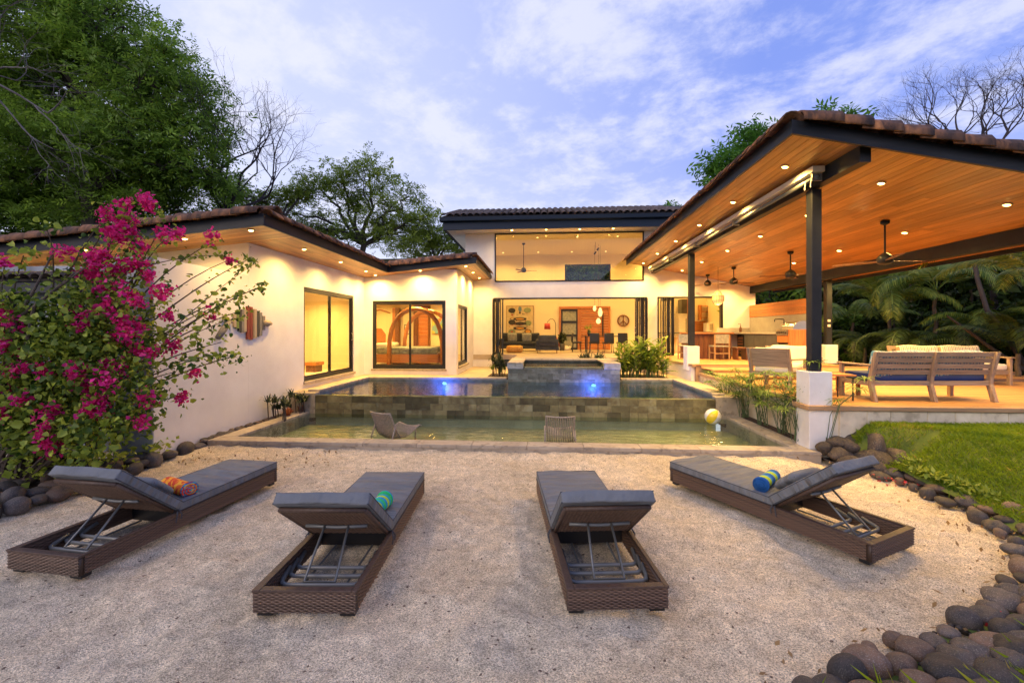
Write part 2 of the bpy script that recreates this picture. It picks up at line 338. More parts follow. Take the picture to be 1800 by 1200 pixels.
def mk():
    m = M_
    m['white'] = mat('white_plaster', (.81, .775, .73), (.73, .69, .65), rough=.85, scale=1.6, detail=9, bump=.35, bscale=45, rand=False)
    m['pillar'] = mat('painted_block', (.82, .80, .78), (.72, .69, .66), rough=.8, scale=3, bump=.1, bscale=40)
    m['inside'] = mat('interior_paint', (.76, .64, .42), rough=.9)
    m['ceil'] = mat('ceiling_paint', (.72, .62, .44), rough=.9)
    m['greywall'] = mat('weathered_concrete', (.42, .44, .46), (.20, .22, .24), rough=.9, scale=1.5, stretch=(1, 1, .3), bump=.3, bscale=20, rand=False)
    m['steel'] = mat('dark_steel', (.014, .015, .018), (.022, .023, .026), rough=.45, scale=3, spec=.25)
    m['fascia'] = mat('fascia_paint', (.010, .012, .016), (.022, .025, .03), rough=.45, spec=.25, scale=2, stretch=(.6, .6, 3), bump=.1, bscale=8)
    m['navy'] = mat('navy_gutter', (.007, .016, .034), rough=.4, spec=.3)
    m['black'] = mat('black_aluminium', (.012, .012, .013), rough=.35)
    m['plank'] = mat('ceiling_teak', (.50, .245, .06), (.29, .12, .028), rough=.42, scale=5, stretch=(.35, 14, 3), detail=6, vary=.3, bump=.08, bscale=20, coat=.15)
    m['deck'] = mat('deck_teak', (.50, .27, .10), (.36, .17, .06), rough=.5, scale=4, stretch=(.35, 12, 3), vary=.18, bump=.15, bscale=20)
    m['nosing'] = mat('deck_nosing', (.42, .26, .14), (.28, .17, .09), rough=.6, scale=4, stretch=(.35, 12, 3), vary=.12, bump=.2, bscale=20)
    m['wood'] = mat('orange_teak', (.52, .20, .055), (.34, .11, .03), rough=.45, scale=4, stretch=(.4, 10, 10), vary=.12, coat=.1)
    m['woodz'] = mat('orange_teak_upright', (.50, .19, .055), (.33, .11, .03), rough=.45, scale=4, stretch=(10, 10, .4), vary=.12)
    m['darkwood'] = mat('dark_carved_wood', (.20, .075, .03), (.10, .035, .015), rough=.45, scale=4, stretch=(8, 8, .5), vary=.1)
    m['greywood'] = mat('weathered_teak', (.36, .26, .18), (.21, .145, .10), rough=.75, scale=5, stretch=(.5, 9, 9), vary=.12, bump=.25, bscale=25)
    m['greywoodz'] = mat('weathered_teak_upright', (.36, .26, .18), (.21, .145, .10), rough=.75, scale=5, stretch=(9, 9, .5), vary=.12, bump=.25, bscale=25)
    m['tile'] = mat('barrel_clay', (.25, .11, .05), (.07, .036, .024), rough=.85, scale=7, vary=.35, bump=.7, bscale=22, c3=(.42, .19, .08), s3=6, lo=.4, hi=.6)
    m['tiledark'] = mat('barrel_clay_dark', (.075, .05, .04), (.028, .022, .02), rough=.8, scale=5, vary=.35, bump=.5, bscale=22)
    m['tileroof'] = mat('barrel_clay_roof', (.13, .09, .07), (.06, .045, .038), rough=.8, scale=5, vary=.25, bump=.4, bscale=22)
    m['under'] = mat('roof_underlay', (.05, .04, .035), rough=.9)
    m['coping'] = mat('pool_coping', (.44, .37, .28), (.34, .28, .21), rough=.75, scale=3, bump=.25, bscale=50, vary=.06, c3=(.24, .2, .15), s3=9)
    m['patio'] = mat('patio_stone', (.48, .37, .24), (.38, .29, .19), rough=.6, scale=2.2, bump=.15, bscale=40, rand=False)
    m['ptile'] = mat('sukabumi_stone', (.20, .18, .09), (.10, .08, .042), rough=.3, scale=4, vary=.5, bump=.3, bscale=30, c3=(.19, .18, .11), s3=5)
    m['stile'] = mat('spa_stone', (.18, .20, .17), (.10, .10, .07), rough=.35, scale=4, vary=.35, bump=.3, bscale=30, c3=(.21, .22, .18), s3=5)
    m['scap'] = mat('spa_cap_stone', (.38, .39, .36), (.26, .26, .24), rough=.5, scale=5, vary=.08, bump=.3, bscale=30, c3=(.18, .18, .16), s3=8)
    m['poolfloor'] = mat('pool_floor', (.34, .33, .23), (.25, .24, .16), rough=.7, scale=2, rand=False, bump=.2, bscale=10)
    m['poolfloor2'] = mat('pool_floor_deep', (.13, .25, .32), (.09, .18, .25), rough=.7, scale=3, rand=False)
    m['water'] = glassmat('pool_water', (.68, .78, .70), 1.33, .012, .34, 3.4)
    m['water2'] = glassmat('lap_water', (.50, .68, .74), 1.33, .015, .28, 3.2)
    m['glass'] = glassmat('window_glass', (.96, .97, .95), 1.5, 0)
    m['glass2'] = glassmat('upper_glass', (.93, .94, .92), 1.5, 0, extra=.03)
    m['wicker'] = wickermat('wicker_brown', (.150, .090, .058), (.080, .047, .032), 30., 66.)
    m['wickb'] = wickermat('wicker_back', (.16, .115, .055), (.10, .07, .035), 50, 60)
    m['strand'] = leafmat('wicker_strand', (.055, .034, .024), (.19, .115, .075), 0, .45)
    m['rim'] = mat('wicker_rim', (.10, .060, .042), (.06, .036, .026), rough=.5, scale=30, stretch=(1, 1, 1), bump=.5, bscale=90)
    m['cushion'] = mat('grey_canvas', (.175, .185, .195), (.135, .145, .155), rough=.85, scale=2.5, stretch=(1, 4.5, 1), bump=1.0, bscale=2.6, bdist=.10)
    m['cushedge'] = mat('grey_canvas_edge', (.06, .075, .085), rough=.85, bump=.3, bscale=220)
    m['piping'] = mat('cushion_piping', (.05, .055, .065), rough=.8)
    m['tubegrey'] = mat('grey_powdercoat', (.17, .175, .17), rough=.4, metal=.2)
    m['cream'] = mat('cream_canvas', (.72, .66, .54), (.64, .58, .46), rough=.9, scale=3, bump=.2, bscale=100)
    m['navyc'] = mat('navy_canvas', (.018, .035, .14), (.012, .022, .10), rough=.85, scale=3)
    m['bluestr'] = stripemat('blue_ikat', [(.05, .16, .34), (.42, .46, .46), (.02, .06, .22), (.40, .45, .46), (.08, .24, .38), (.45, .47, .46)], 0, 9, .03)
    m['tanstr'] = stripemat('tan_ikat', [(.5, .38, .22), (.66, .6, .48), (.3, .22, .14), (.66, .6, .48)], 0, 12, .02)
    m['steelapp'] = mat('brushed_steel', (.55, .53, .5), (.42, .4, .38), rough=.3, metal=.9, scale=6, stretch=(1, 1, 12))
    m['counter'] = mat('concrete_counter', (.42, .38, .32), (.34, .31, .26), rough=.5, scale=5)
    m['greycab'] = mat('grey_cabinet', (.085, .085, .085), (.06, .06, .06), rough=.5, scale=3)
    m['splash'] = mat('backsplash', (.36, .33, .28), (.30, .27, .23), rough=.5, scale=3)
    m['darksofa'] = mat('charcoal_upholstery', (.035, .038, .045), (.02, .022, .028), rough=.8, scale=6)
    m['greypil'] = mat('grey_pillow', (.35, .34, .28), (.22, .23, .2), rough=.9, scale=12)
    m['ochre'] = mat('ochre_pouf', (.6, .34, .08), (.42, .2, .05), rough=.9, scale=10)
    m['red'] = mat('red_enamel', (.45, .03, .025), rough=.4)
    m['stool'] = mat('stool_wood', (.34, .2, .09), rough=.5)
    m['floor'] = mat('terrazzo_floor', (.50, .40, .28), (.42, .33, .22), rough=.35, scale=3, rand=False)
    m['lamp'] = emis('downlight_glow', (1, .56, .13), 22)
    m['lampu'] = emis('interior_glow', (1, .66, .22), 5)
    m['pend'] = emis('pendant_glow', (1, .70, .22), 1.7)
    m['poollamp'] = emis('pool_lamp', (.10, .28, 1.0), 9)
    m['bezel'] = mat('downlight_bezel', (.6, .52, .42), rough=.4)
    m['stone'] = mat('river_stone', (.088, .070, .062), (.042, .038, .036), rough=.72, scale=1.8, vary=.6, bump=.7, bscale=14, c3=(.17, .15, .13), s3=16)
    m['stoneb'] = mat('river_stone_brown', (.14, .085, .058), (.075, .052, .04), rough=.72, scale=2, vary=.4, bump=.7, bscale=14, c3=(.20, .17, .14), s3=16)
    m['rock'] = mat('lava_rock', (.085, .062, .048), (.035, .029, .026), rough=.85, scale=4, vary=.3, bump=.9, bscale=9, c3=(.16, .13, .1), s3=14)
    m['soil'] = mat('bark_soil', (.06, .035, .022), (.025, .015, .01), rough=.95, scale=14, bump=.9, bscale=40, rand=False)
    m['limestone'] = mat('limestone_block', (.68, .60, .46), (.54, .46, .34), rough=.85, scale=5, vary=.12, bump=.5, bscale=16, c3=(.40, .34, .25), s3=5)
    m['bark'] = mat('tree_bark', (.07, .055, .045), (.035, .028, .024), rough=.9, scale=6, stretch=(1, 1, .3), bump=.5, bscale=20, rand=False)
    m['barkpale'] = mat('bare_bark', (.20, .18, .17), (.12, .10, .10), rough=.9, scale=6, rand=False)
    m['barkdark'] = mat('bare_bark_dark', (.055, .045, .05), (.03, .025, .03), rough=.9, scale=6, rand=False)
    m['stem'] = mat('woody_stem', (.12, .085, .06), (.06, .045, .035), rough=.85, scale=12, rand=False)
    m['gstem'] = mat('green_stem', (.06, .10, .035), rough=.6)
    m['l_dark'] = leafmat('leaf_dark', (.048, .105, .014), (.30, .48, .06), .5)
    m['l_mid'] = leafmat('leaf_mid', (.085, .14, .018), (.38, .48, .065), .5)
    m['l_bright'] = leafmat('leaf_bright', (.05, .15, .02), (.17, .36, .045), .45)
    m['l_boug'] = leafmat('leaf_bougainvillea', (.035, .09, .012), (.46, .55, .07), .45)
    m['l_mag'] = leafmat('bract_magenta', (.50, .006, .09), (.95, .045, .36), .42)
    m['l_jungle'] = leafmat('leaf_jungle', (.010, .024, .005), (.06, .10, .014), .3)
    m['l_palm'] = leafmat('leaf_palm', (.06, .12, .015), (.26, .32, .045), .38)
    m['l_cane'] = leafmat('leaf_canna', (.09, .18, .02), (.36, .42, .06), .4)
    m['l_pap'] = leafmat('leaf_papyrus', (.05, .12, .02), (.20, .30, .06), .35)
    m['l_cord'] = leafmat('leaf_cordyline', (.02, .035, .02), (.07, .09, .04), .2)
    m['l_brom'] = leafmat('leaf_bromeliad', (.25, .07, .03), (.42, .16, .06), .3)
    m['l_grass'] = leafmat('grass_blade', (.075, .15, .006), (.27, .37, .018), .4, cc=(.40, .32, .08))
    m['drygrass'] = leafmat('dry_leaf', (.18, .1, .04), (.32, .2, .08), .2)
    m['shell'] = leafmat('shell_bits', (.34, .27, .19), (.78, .70, .58), 0, .8)
mk()
def sandmat():
    m, t, n, L = nodes('crushed_shell_sand'); o = n('ShaderNodeOutputMaterial'); b = n('ShaderNodeBsdfPrincipled'); L(b.outputs[0], o.inputs[0]); b.inputs['Roughness'].default_value = .95; b.inputs['Specular IOR Level'].default_value = .15
    tc = n('ShaderNodeTexCoord'); co = tc.outputs['Object']
    def noise(s, d=4, r=.6):
        q = n('ShaderNodeTexNoise'); q.inputs['Scale'].default_value = s; q.inputs['Detail'].default_value = d; q.inputs['Roughness'].default_value = r; L(co, q.inputs[0]); return q.outputs[0]
    big = noise(.9, 5); mid = noise(9, 5); v = n('ShaderNodeTexVoronoi'); v.inputs['Scale'].default_value = 150; L(co, v.inputs[0])
    v2 = n('ShaderNodeTexVoronoi'); v2.inputs['Scale'].default_value = 60; L(co, v2.inputs[0])
    r1 = n('ShaderNodeValToRGB'); e = r1.color_ramp.elements; e[0].position = .32; e[1].position = .68; e[0].color = (.52, .43, .295, 1); e[1].color = (.72, .605, .43, 1); L(big, r1.inputs[0])
    sc = n('ShaderNodeSeparateColor'); L(v.outputs['Color'], sc.inputs[0]); mr = n('ShaderNodeMapRange'); L(sc.outputs[0], mr.inputs[0]); mr.inputs[3].default_value = .48; mr.inputs[4].default_value = 1.52
    s1 = n('ShaderNodeVectorMath', operation='SCALE'); L(r1.outputs[0], s1.inputs[0]); L(mr.outputs[0], s1.inputs['Scale'])
    mr2 = n('ShaderNodeMapRange'); L(mid, mr2.inputs[0]); mr2.inputs[1].default_value = .3; mr2.inputs[2].default_value = .7; mr2.inputs[3].default_value = .78; mr2.inputs[4].default_value = 1.2
    s2 = n('ShaderNodeVectorMath', operation='SCALE'); L(s1.outputs[0], s2.inputs[0]); L(mr2.outputs[0], s2.inputs['Scale'])
    # scattered dark specks
    sp = n('ShaderNodeSeparateColor'); L(v2.outputs['Color'], sp.inputs[0]); gt = n('ShaderNodeMath', operation='GREATER_THAN'); gt.inputs[1].default_value = .994; L(sp.outputs[1], gt.inputs[0])
    mx = n('ShaderNodeMix', data_type='RGBA'); L(gt.outputs[0], mx.inputs[0]); L(s2.outputs[0], mx.inputs[6]); mx.inputs[7].default_value = (.16, .11, .08, 1)
    L(mx.outputs[2], b.inputs['Base Color'])
    h = n('ShaderNodeMath', operation='MULTIPLY_ADD'); L(v.outputs['Distance'], h.inputs[0]); h.inputs[1].default_value = .5; L(mid, h.inputs[2])
    bp = n('ShaderNodeBump'); bp.inputs['Strength'].default_value = .8; bp.inputs['Distance'].default_value = .018; L(h.outputs[0], bp.inputs['Height']); L(bp.outputs[0], b.inputs['Normal']); return m
M_['sand'] = sandmat()
M_['lawn'] = mat('lawn_soil', (.06, .10, .012), (.10, .13, .02), rough=.95, scale=3, rand=False, bump=.5, bscale=30)
M_['ground'] = mat('garden_ground', (.05, .045, .025), (.03, .035, .015), rough=.95, scale=2, rand=False)
LAMP = 2.2
def spot(parent, x, y, z, power, ang=120, blend=.9, col=(1, .61, .16), r=.04, name='lamp_light'):
    l = bpy.data.lights.new(name, 'SPOT'); l.energy = power*LAMP; l.spot_size = math.radians(ang); l.spot_blend = blend; l.color = col; l.shadow_soft_size = r
    return put(bpy.data.objects.new(name, l), parent, T(x, y, z))
def point(parent, x, y, z, power, col=(1, .62, .26), r=.08, name='lamp_light'):
    l = bpy.data.lights.new(name, 'POINT'); l.energy = power; l.color = col; l.shadow_soft_size = r
    return put(bpy.data.objects.new(name, l), parent, T(x, y, z))
_dl = {}
def downlight(parent, x, y, z, power, ang=120, r=.045, ry=0, glow='lamp', name='downlight', lamp=True):
    if 'b' not in _dl:
        me = MB().lathe([(.062, -.012), (.062, .01), (.048, .01), (.048, -.012)], 18).mesh('downlight', True); me.materials.append(M_['bezel']); _dl['b'] = me
        for g in ('lamp', 'lampu'):
            q = MB().lathe([(.012, -.026), (.032, -.02), (.047, -.008), (.047, .004)], 18).mesh('bulb'); q.materials.append(M_[g]); _dl[g] = q
    d = inst(name, _dl['b'], parent, T(x, y, z, 0, 0, ry)); inst('bulb', _dl[glow], d, T(x, y, z, 0, 0, ry))
    if lamp: spot(d, x, y, z-.03, power, ang)
    return d
# ------------------------------------------------------------------ the ground
def noise2(x, y, s, seed=0):
    return (np.sin(x*s*1.3+seed)+np.sin(y*s*1.7+seed*2.1+x*s*.6)+np.sin((x+y)*s*.9+seed*.7)+np.sin((x-1.7*y)*s*1.1+seed*1.3))/4
_vn = np.random.default_rng(3).random((4, 512, 512))
def vnoise(x, y, s, k):
    """smooth value noise, -.5 to .5"""
    u, v = x*s+200, y*s+200; i, j = np.floor(u).astype(int), np.floor(v).astype(int); a, b = u-i, v-j; a, b = a*a*(3-2*a), b*b*(3-2*b); g = _vn[k]; i, j = i % 511, j % 511
    return (g[i, j]*(1-a)*(1-b)+g[i+1, j]*a*(1-b)+g[i, j+1]*(1-a)*b+g[i+1, j+1]*a*b)-.5
def grid(name, x0, x1, y0, y1, step, zf, m, kind='structure', clip=None):
    nx, ny = int((x1-x0)/step)+1, int((y1-y0)/step)+1
    X, Y = np.meshgrid(np.linspace(x0, x1, nx), np.linspace(y0, y1, ny)); Z = zf(X, Y)
    V = np.stack([X, Y, Z], -1).reshape(-1, 3); i = np.arange((nx-1)*(ny-1)); r = i//(nx-1); c = i % (nx-1); a = r*nx+c
    F = np.stack([a, a+1, a+nx+1, a+nx], 1)
    if clip is not None:
        q = V[F].mean(1); F = F[clip(q[:, 0], q[:, 1])]
    me = arr_mesh(name, V, F, m); me.polygons.foreach_set('use_smooth', [True]*len(me.polygons))
    return tag(put(bpy.data.objects.new(name, me)), kind=kind)
# edge of the sand: stones run along this line (x, y), lawn beyond
EDGE = [(4.62, 7.35), (4.70, 6.9), (4.78, 6.35), (4.84, 5.8), (4.86, 5.25), (4.72, 4.75), (4.50, 4.3), (4.12, 3.95), (3.72, 3.62), (3.2, 3.3), (2.62, 3.02), (2.2, 2.78), (1.75, 2.6), (1.2, 2.3), (.6, 1.9)]
def edge_x(y):
    ys = [p[1] for p in EDGE][::-1]; xs = [p[0] for p in EDGE][::-1]; return np.interp(y, ys, xs)
def sand_z(X, Y):
    z = .030*vnoise(X, Y, 2.2, 0)+.030*vnoise(X, Y, 5.5, 1)+.024*vnoise(X, Y, 11, 2)+.008*vnoise(X, Y, 22, 3)
    return z-.028+.075*np.clip((Y-6.1)/.9, 0, 1)*np.clip((4.4-X)/.4, 0, 1)
grid('sand_ground', -9, 7, .8, 7.36, .03, sand_z, M_['sand'])
def lawn_x(Y): return edge_x(Y)+.6*np.clip((4.9-Y)/.9, 0, 1)+.75*np.clip((Y-6.3)/.3, 0, 1)*np.clip((7.0-Y)/.15, 0, 1)
def lawn_z(X, Y):
    d = np.clip(X-lawn_x(Y)+.0, 0, 3); return .02+.56*np.clip(d/(1.7-1.15*np.clip((Y-5)/1.8, 0, 1)), 0, 1)**.8*np.clip((Y-1)/4.5, .3, 1)+.008*noise2(X, Y, 2.2, 5)
grid('lawn_ground', .6, 16, 1.0, 7.24, .12, lawn_z, M_['lawn'], clip=lambda x, y: x > edge_x(y)+.10)
g = MB()
for (x0, x1, y0, y1) in ((-200, 200, -60, .9), (-200, -8.9, .9, 260), (6.9, 200, .9, 260), (-8.9, 6.9, 22.8, 260)):
    g.box(x0, x1, y0, y1, -.4, -.03)
tag(g.build('ground', M_['ground']), kind='structure')
# planting beds
bed = MB().prism([(-6.05, 7.1), (-5.87, 7.1), (-5.87, 9.85), (-5.5, 9.85), (-5.5, 10.25), (-6.05, 10.25)], 'z', -.1, .10)
bed.box(-8.9, -6.06, 5.2, 6.24, -.1, .06)
tag(bed.build('planting_bed', M_['soil']), kind='structure')
bed2 = MB().prism([(4.44, 7.32), (4.75, 7.30), (4.9, 7.7), (4.52, 7.8), (4.52, 13.0), (4.1, 13.0), (4.1, 9.9), (4.44, 9.85)], 'z', -.1, .20)
tag(bed2.build('planting_bed', M_['soil']), kind='structure')
# ------------------------------------------------------------------ pools
pool = thing('swimming_pool', 'lap pool with stone weir spilling into a shallow front basin', 'pool', (-.7, 7.1, 0))
mb = MB().box(-5.56, 4.12, 7.38, 9.80, -.22, -.16)          # shallow floor
mb.build('basin_floor', M_['poolfloor'], pool)
MB().box(-5.42, 3.88, 10.05, 13.0, -.62, -.55).build('deep_floor', M_['poolfloor2'], pool)
sh = MB()                                                    # concrete shell
sh.box(-5.86, -5.56, 7.1, 10.2, -.3, .085).box(4.12, 4.42, 7.1, 10.2, -.3, .085).box(-5.56, 4.12, 7.1, 7.38, -.3, .085)
sh.build('shell', M_['coping'], pool)
def slabs(x0, x1, y0, y1, z0, z1, L, axis, nm='coping_stone', mt='coping', par=None, gap=.006):
    a, b = (x0, x1) if axis == 'x' else (y0, y1); n = max(1, round((b-a)/L)); w = (b-a)/n
    for i in range(n):
        s, e = a+i*w+gap/2, a+(i+1)*w-gap/2
        if axis == 'x': bx(nm, M_[mt], par, s, e, y0, y1, z0, z1, .006)
        else: bx(nm, M_[mt], par, x0, x1, s, e, z0, z1, .006)
slabs(-5.87, 4.43, 7.09, 7.39, .087, .150, .9, 'x', par=pool)
slabs(-5.87, -5.55, 7.395, 9.83, .087, .150, .8, 'y', par=pool)
slabs(4.11, 4.43, 7.395, 9.83, .087, .150, .8, 'y', par=pool)
# side piers of the weir
for x0, x1 in ((-5.865, -5.42), (3.88, 4.425)):
    bx('pier', M_['coping'], pool, x0, x1, 9.84, 10.06, .0, .585)
MB().box(-5.42, 3.88, 9.885, 10.06, -.6, .515).build('weir_core', M_['poolfloor'], pool)
# weir stones: three courses of thin tiles, each its own
nc = 0
for r in range(3):
    x = -5.42; z0 = .06+r*.153
    if r == 0: z0 = .02
    while x < 3.87:
        w = random.choice((.2, .3, .3, .4, .3)); w = min(w, 3.88-x)
        if w > .03: boxo('stone_tile', w-.004, .03+random.choice((0, .003, .006)), (.189 if r == 0 else .150), M_['ptile'], pool, T(x+w/2, 9.868, (.115 if r == 0 else .2865+(r-1)*.153)))
        x += w
# weir lip
slabs(-5.42, 3.88, 9.86, 10.06, .517, .532, 1.2, 'x', nm='weir_lip', mt='ptile', par=pool)
# deep pool walls
dw = MB().box(-5.5, -5.42, 10.06, 13.05, -.6, .585).box(3.88, 3.96, 10.06, 13.05, -.6, .585).box(-5.42, 3.88, 13.0, 13.06, -.6, .585)
dw.build('pool_wall', M_['stile'], pool)
slabs(-5.72, -5.42, 10.065, 13.3, .587, .640, .8, 'y', par=pool)
slabs(3.88, 4.18, 10.065, 13.3, .587, .640, .8, 'y', par=pool)
slabs(-5.42, -1.08, 13.0, 13.3, .587, .640, .8, 'x', par=pool)
slabs(2.36, 3.88, 13.0, 13.3, .587, .640, .8, 'x', par=pool)
for x in (-3.0, 1.52):
    y = 12.985 if x < 0 else 12.815
    f = MB().lathe([(.10, -.012), (.10, .012), (.085, .02), (.085, -.012)], 20, M=T(x, y, .46, 0, PI/2) @ Matrix.Diagonal((.8, .5, 1, 1))).build('pool_lamp', M_['steelapp'], pool)
    MB().lathe([(.084, -.01), (.084, .022)], 20, M=T(x, y, .46, 0, PI/2) @ Matrix.Diagonal((.8, .5, 1, 1))).build('lens', M_['poollamp'], f)
    point(f, x, y-.3, .30, 75, (.04, .13, 1), .08)
tag(MB().quad((-5.57, 7.37, .10), (4.13, 7.37, .10), (4.13, 9.87, .10), (-5.57, 9.87, .10)).build('basin_water', M_['water']), kind='structure')
tag(MB().quad((-5.43, 9.865, .541), (3.89, 9.865, .541), (3.89, 13.0, .541), (-5.43, 13.0, .541)).build('pool_water', M_['water2']), kind='structure')
# ------------------------------------------------------------------ spa
spa = thing('raised_spa', 'raised stone spa with stepped corner caps behind the lap pool', 'spa', (.63, 13.8, .5))
SX0, SX1, SY0, SY1 = -1.03, 2.30, 12.83, 15.1
for r in range(3):
    x = SX0; hh = (.19, .17, .13)[r]; zc = (.53, .712, .864)[r]
    while x < SX1-.01:
        w = min(random.choice((.3, .4, .45, .3)), SX1-x)
        if SX1-x-w < .1: w = SX1-x
        boxo('stone_tile', w-.004, .03+random.choice((0, .004)), hh, M_['stile'], spa, T(x+w/2, SY0+.012, zc)); x += w
sc = MB().box(SX0+.02, SX1-.02, SY0+.03, SY0+.3, -.5, .925).box(SX0+.01, SX0+.3, SY0+.3, SY1, .3, 1.05).box(SX1-.3, SX1-.01, SY0+.3, SY1, .3, 1.05).box(SX0+.3, SX1-.3, SY1-.3, SY1, .3, 1.05)
sc.box(SX0+.3, SX1-.3, SY0+.3, SY1-.3, .3, .55)
sc.build('core', M_['stile'], spa)
MB().box(SX0+.5, SX1-.5, SY0+.02, SY0+.3, .93, .985).build('spill_lip', M_['stile'], spa)
for x0, x1 in ((SX0-.02, SX0+.46), (SX1-.46, SX1+.02)):
    bx('corner_block', M_['scap'], spa, x0, x1, SY0-.02, SY0+.32, .932, 1.085, .008)
for x0, x1 in ((SX0-.02, SX0+.46), (SX1-.46, SX1+.02)):
    slabs(x0, x1, SY0-.03, SY1, 1.088, 1.125, .8, 'y', nm='cap_stone', mt='coping', par=spa)
slabs(SX0+.465, SX1-.465, SY1-.42, SY1, 1.06, 1.125, .7, 'x', nm='cap_stone', mt='coping', par=spa)
tag(MB().quad((SX0+.29, SY0+.05, 1.0), (SX1-.29, SY0+.05, 1.0), (SX1-.29, SY1-.29, 1.0), (SX0+.29, SY1-.29, 1.0)).build('spa_water', M_['water']), kind='structure')
# ------------------------------------------------------------------ patio and planters
pt = MB().box(-6.05, -5.724, 10.06, 17.7, .2, .60).box(-5.724, -5.42, 13.305, 17.7, .2, .60).box(-5.42, -1.75, 13.305, 17.7, .2, .60).box(-1.75, -1.06, 14.6, 17.7, .2, .60).box(2.33, 3.9, 14.6, 17.7, .2, .60).box(3.9, 4.55, 13.305, 17.7, .2, .60)
pt.box(4.185, 4.62, 10.06, 13.305, .2, .60)
tag(pt.build('patio', M_['patio']), kind='structure')
slabs(-6.045, -5.87, 9.842, 10.055, .03, .60, 1, 'x', nm='patio_edge', mt='coping', par=None)
for o in [q for q in C.objects if q.name.startswith('patio_edge')]: tag(o, kind='structure')
pl = MB().box(-1.75, -1.06, 13.31, 14.6, .2, .62).box(2.33, 3.9, 13.31, 14.6, .2, .62)
tag(pl.build('planting_bed', M_['soil']), kind='structure')
# ------------------------------------------------------------------ left wing (bedrooms)
def FL(x): return 3.94+.092*(x+4.93)        # underside of the fascia
def CL(x): return FL(x)+.05
lw = thing('bedroom_wing', 'low white bedroom wing with sloping dark fascia and barrel tiles', 'house', (-8, 12, 0))
WX, DY0, DY1 = -6.05, 10.46, 13.35
w = MB().box(WX-.2, WX, 8.41, DY0, 0, CL(WX)).box(WX-.2, WX, DY1, 14.35, 0, CL(WX)).box(WX-.2, WX, DY0, DY1, 0, .70).box(WX-.2, WX, DY0, DY1, 3.20, CL(WX))
w.prism([(-13, 0), (WX-.2, 0), (WX-.2, CL(WX)), (-13, CL(-13))], 'y', 8.41, 8.61)
w.build('wall', M_['white'], lw)
w = MB().box(-6.05, -5.76, 14.15, 14.35, .6, CL(-6.05)).box(-3.24, -2.87, 14.15, 14.35, .6, CL(-3.24)).box(-5.76, -3.24, 14.15, 14.35, .6, .79)
w.prism([(-5.76, 3.10), (-3.24, 3.10), (-3.24, CL(-3.24)), (-5.76, CL(-5.76))], 'y', 14.15, 14.35)
w.build('wall', M_['white'], lw)
w = MB().box(-3.07, -2.87, 14.352, 14.45, .6, CL(-2.87)).box(-3.07, -2.87, 16.35, 17.7, .6, CL(-2.87)).box(-3.07, -2.87, 14.45, 16.35, .6, .86).box(-3.07, -2.87, 14.45, 16.35, 3.0, CL(-2.87))
w.build('wall', M_['white'], lw)
# interiors
w = MB().box(-9.4, -9.2, 8.62, 17.9, .5, 3.75).box(-9.2, -6.26, 8.62, 10.2, .62, .78).box(-9.2, -6.26, 10.2, 13.9, .62, .79)
w.box(-9.2, -6.26, 13.9, 14.05, .7, 3.75).box(-9.2, -6.26, 10.0, 10.1, .7, 3.75)
w.build('inner_wall', M_['inside'], lw)
MB().box(-9.2, -6.26, 10.1, 13.9, 3.45, 3.5).build('room_ceiling', M_['ceil'], lw)
MB().box(-9.2, -3.08, 14.36, 18.4, .62, .80).build('room_floor', M_['floor'], lw)
MB().box(-9.2, -3.08, 18.4, 18.6, .7, 3.9).box(-9.2, -9.1, 14.36, 18.4, .7, 3.9).build('inner_wall', M_['inside'], lw)
MB().box(-9.2, -3.08, 14.36, 18.4, 3.62, 3.68).build('room_ceiling', M_['ceil'], lw)
# sliding doors and windows
def slider(parent, p0, p1, z0, z1, split=.5, depth=.08, fw=.085, sill=True, handle=False, name='sliding_door'):
    """two-leaf slider between p0 and p1 (plan points), frame, two panes"""
    p0, p1 = Vector(p0), Vector(p1); d = (p1-p0); Lh = d.length; a = math.atan2(d.y, d.x); M = T(p0.x, p0.y, 0, a)
    f = MB().box(0, Lh, -depth/2, depth/2, z1-fw, z1).box(0, Lh, -depth/2, depth/2, z0, z0+fw).box(0, fw*.8, -depth/2, depth/2, z0+fw, z1-fw).box(Lh-fw*.8, Lh, -depth/2, depth/2, z0+fw, z1-fw)
    f = f.build(name, M_['black'], parent, M)
    m = Lh*split
    for k, (s, e, o) in enumerate(((fw*.8, m+.04, -.012), (m-.04, Lh-fw*.8, .016))):
        q = MB().box(s, s+.045, o-.014, o+.014, z0+fw, z1-fw).box(e-.06, e, o-.014, o+.014, z0+fw, z1-fw).box(s+.045, e-.06, o-.014, o+.014, z0+fw, z0+fw+.05).box(s+.045, e-.06, o-.014, o+.014, z1-fw-.04, z1-fw)
        q.build('sash', M_['black'], f, M)
        MB().box(s+.045, e-.06, o-.003, o+.003, z0+fw+.05, z1-fw-.04).build('pane', M_['glass'], f, M)
    if handle:
        MB().tube([(Lh-.13, -.05, z0+1.0), (Lh-.13, -.09, z0+1.03), (Lh-.13, -.09, z0+1.2), (Lh-.13, -.05, z0+1.23)], .012, 6).build('handle', M_['steelapp'], f, M)
    return f
slider(lw, (WX-.07, DY0), (WX-.07, DY1), .78, 3.20, .50, handle=True)
bx('sill', M_['coping'], lw, WX-.2, WX+.05, DY0-.03, DY1+.03, .705, .775)
slider(lw, (-5.76, 14.22), (-3.24, 14.22), .80, 3.10, .51)
bx('sill', M_['coping'], lw, -5.80, -3.20, 14.11, 14.30, .735, .79)
slider(lw, (-2.94, 14.45), (-2.94, 16.35), .87, 3.0, .5, fw=.075)
bx('sill', M_['coping'], lw, -3.05, -2.82, 14.42, 16.38, .80, .862)
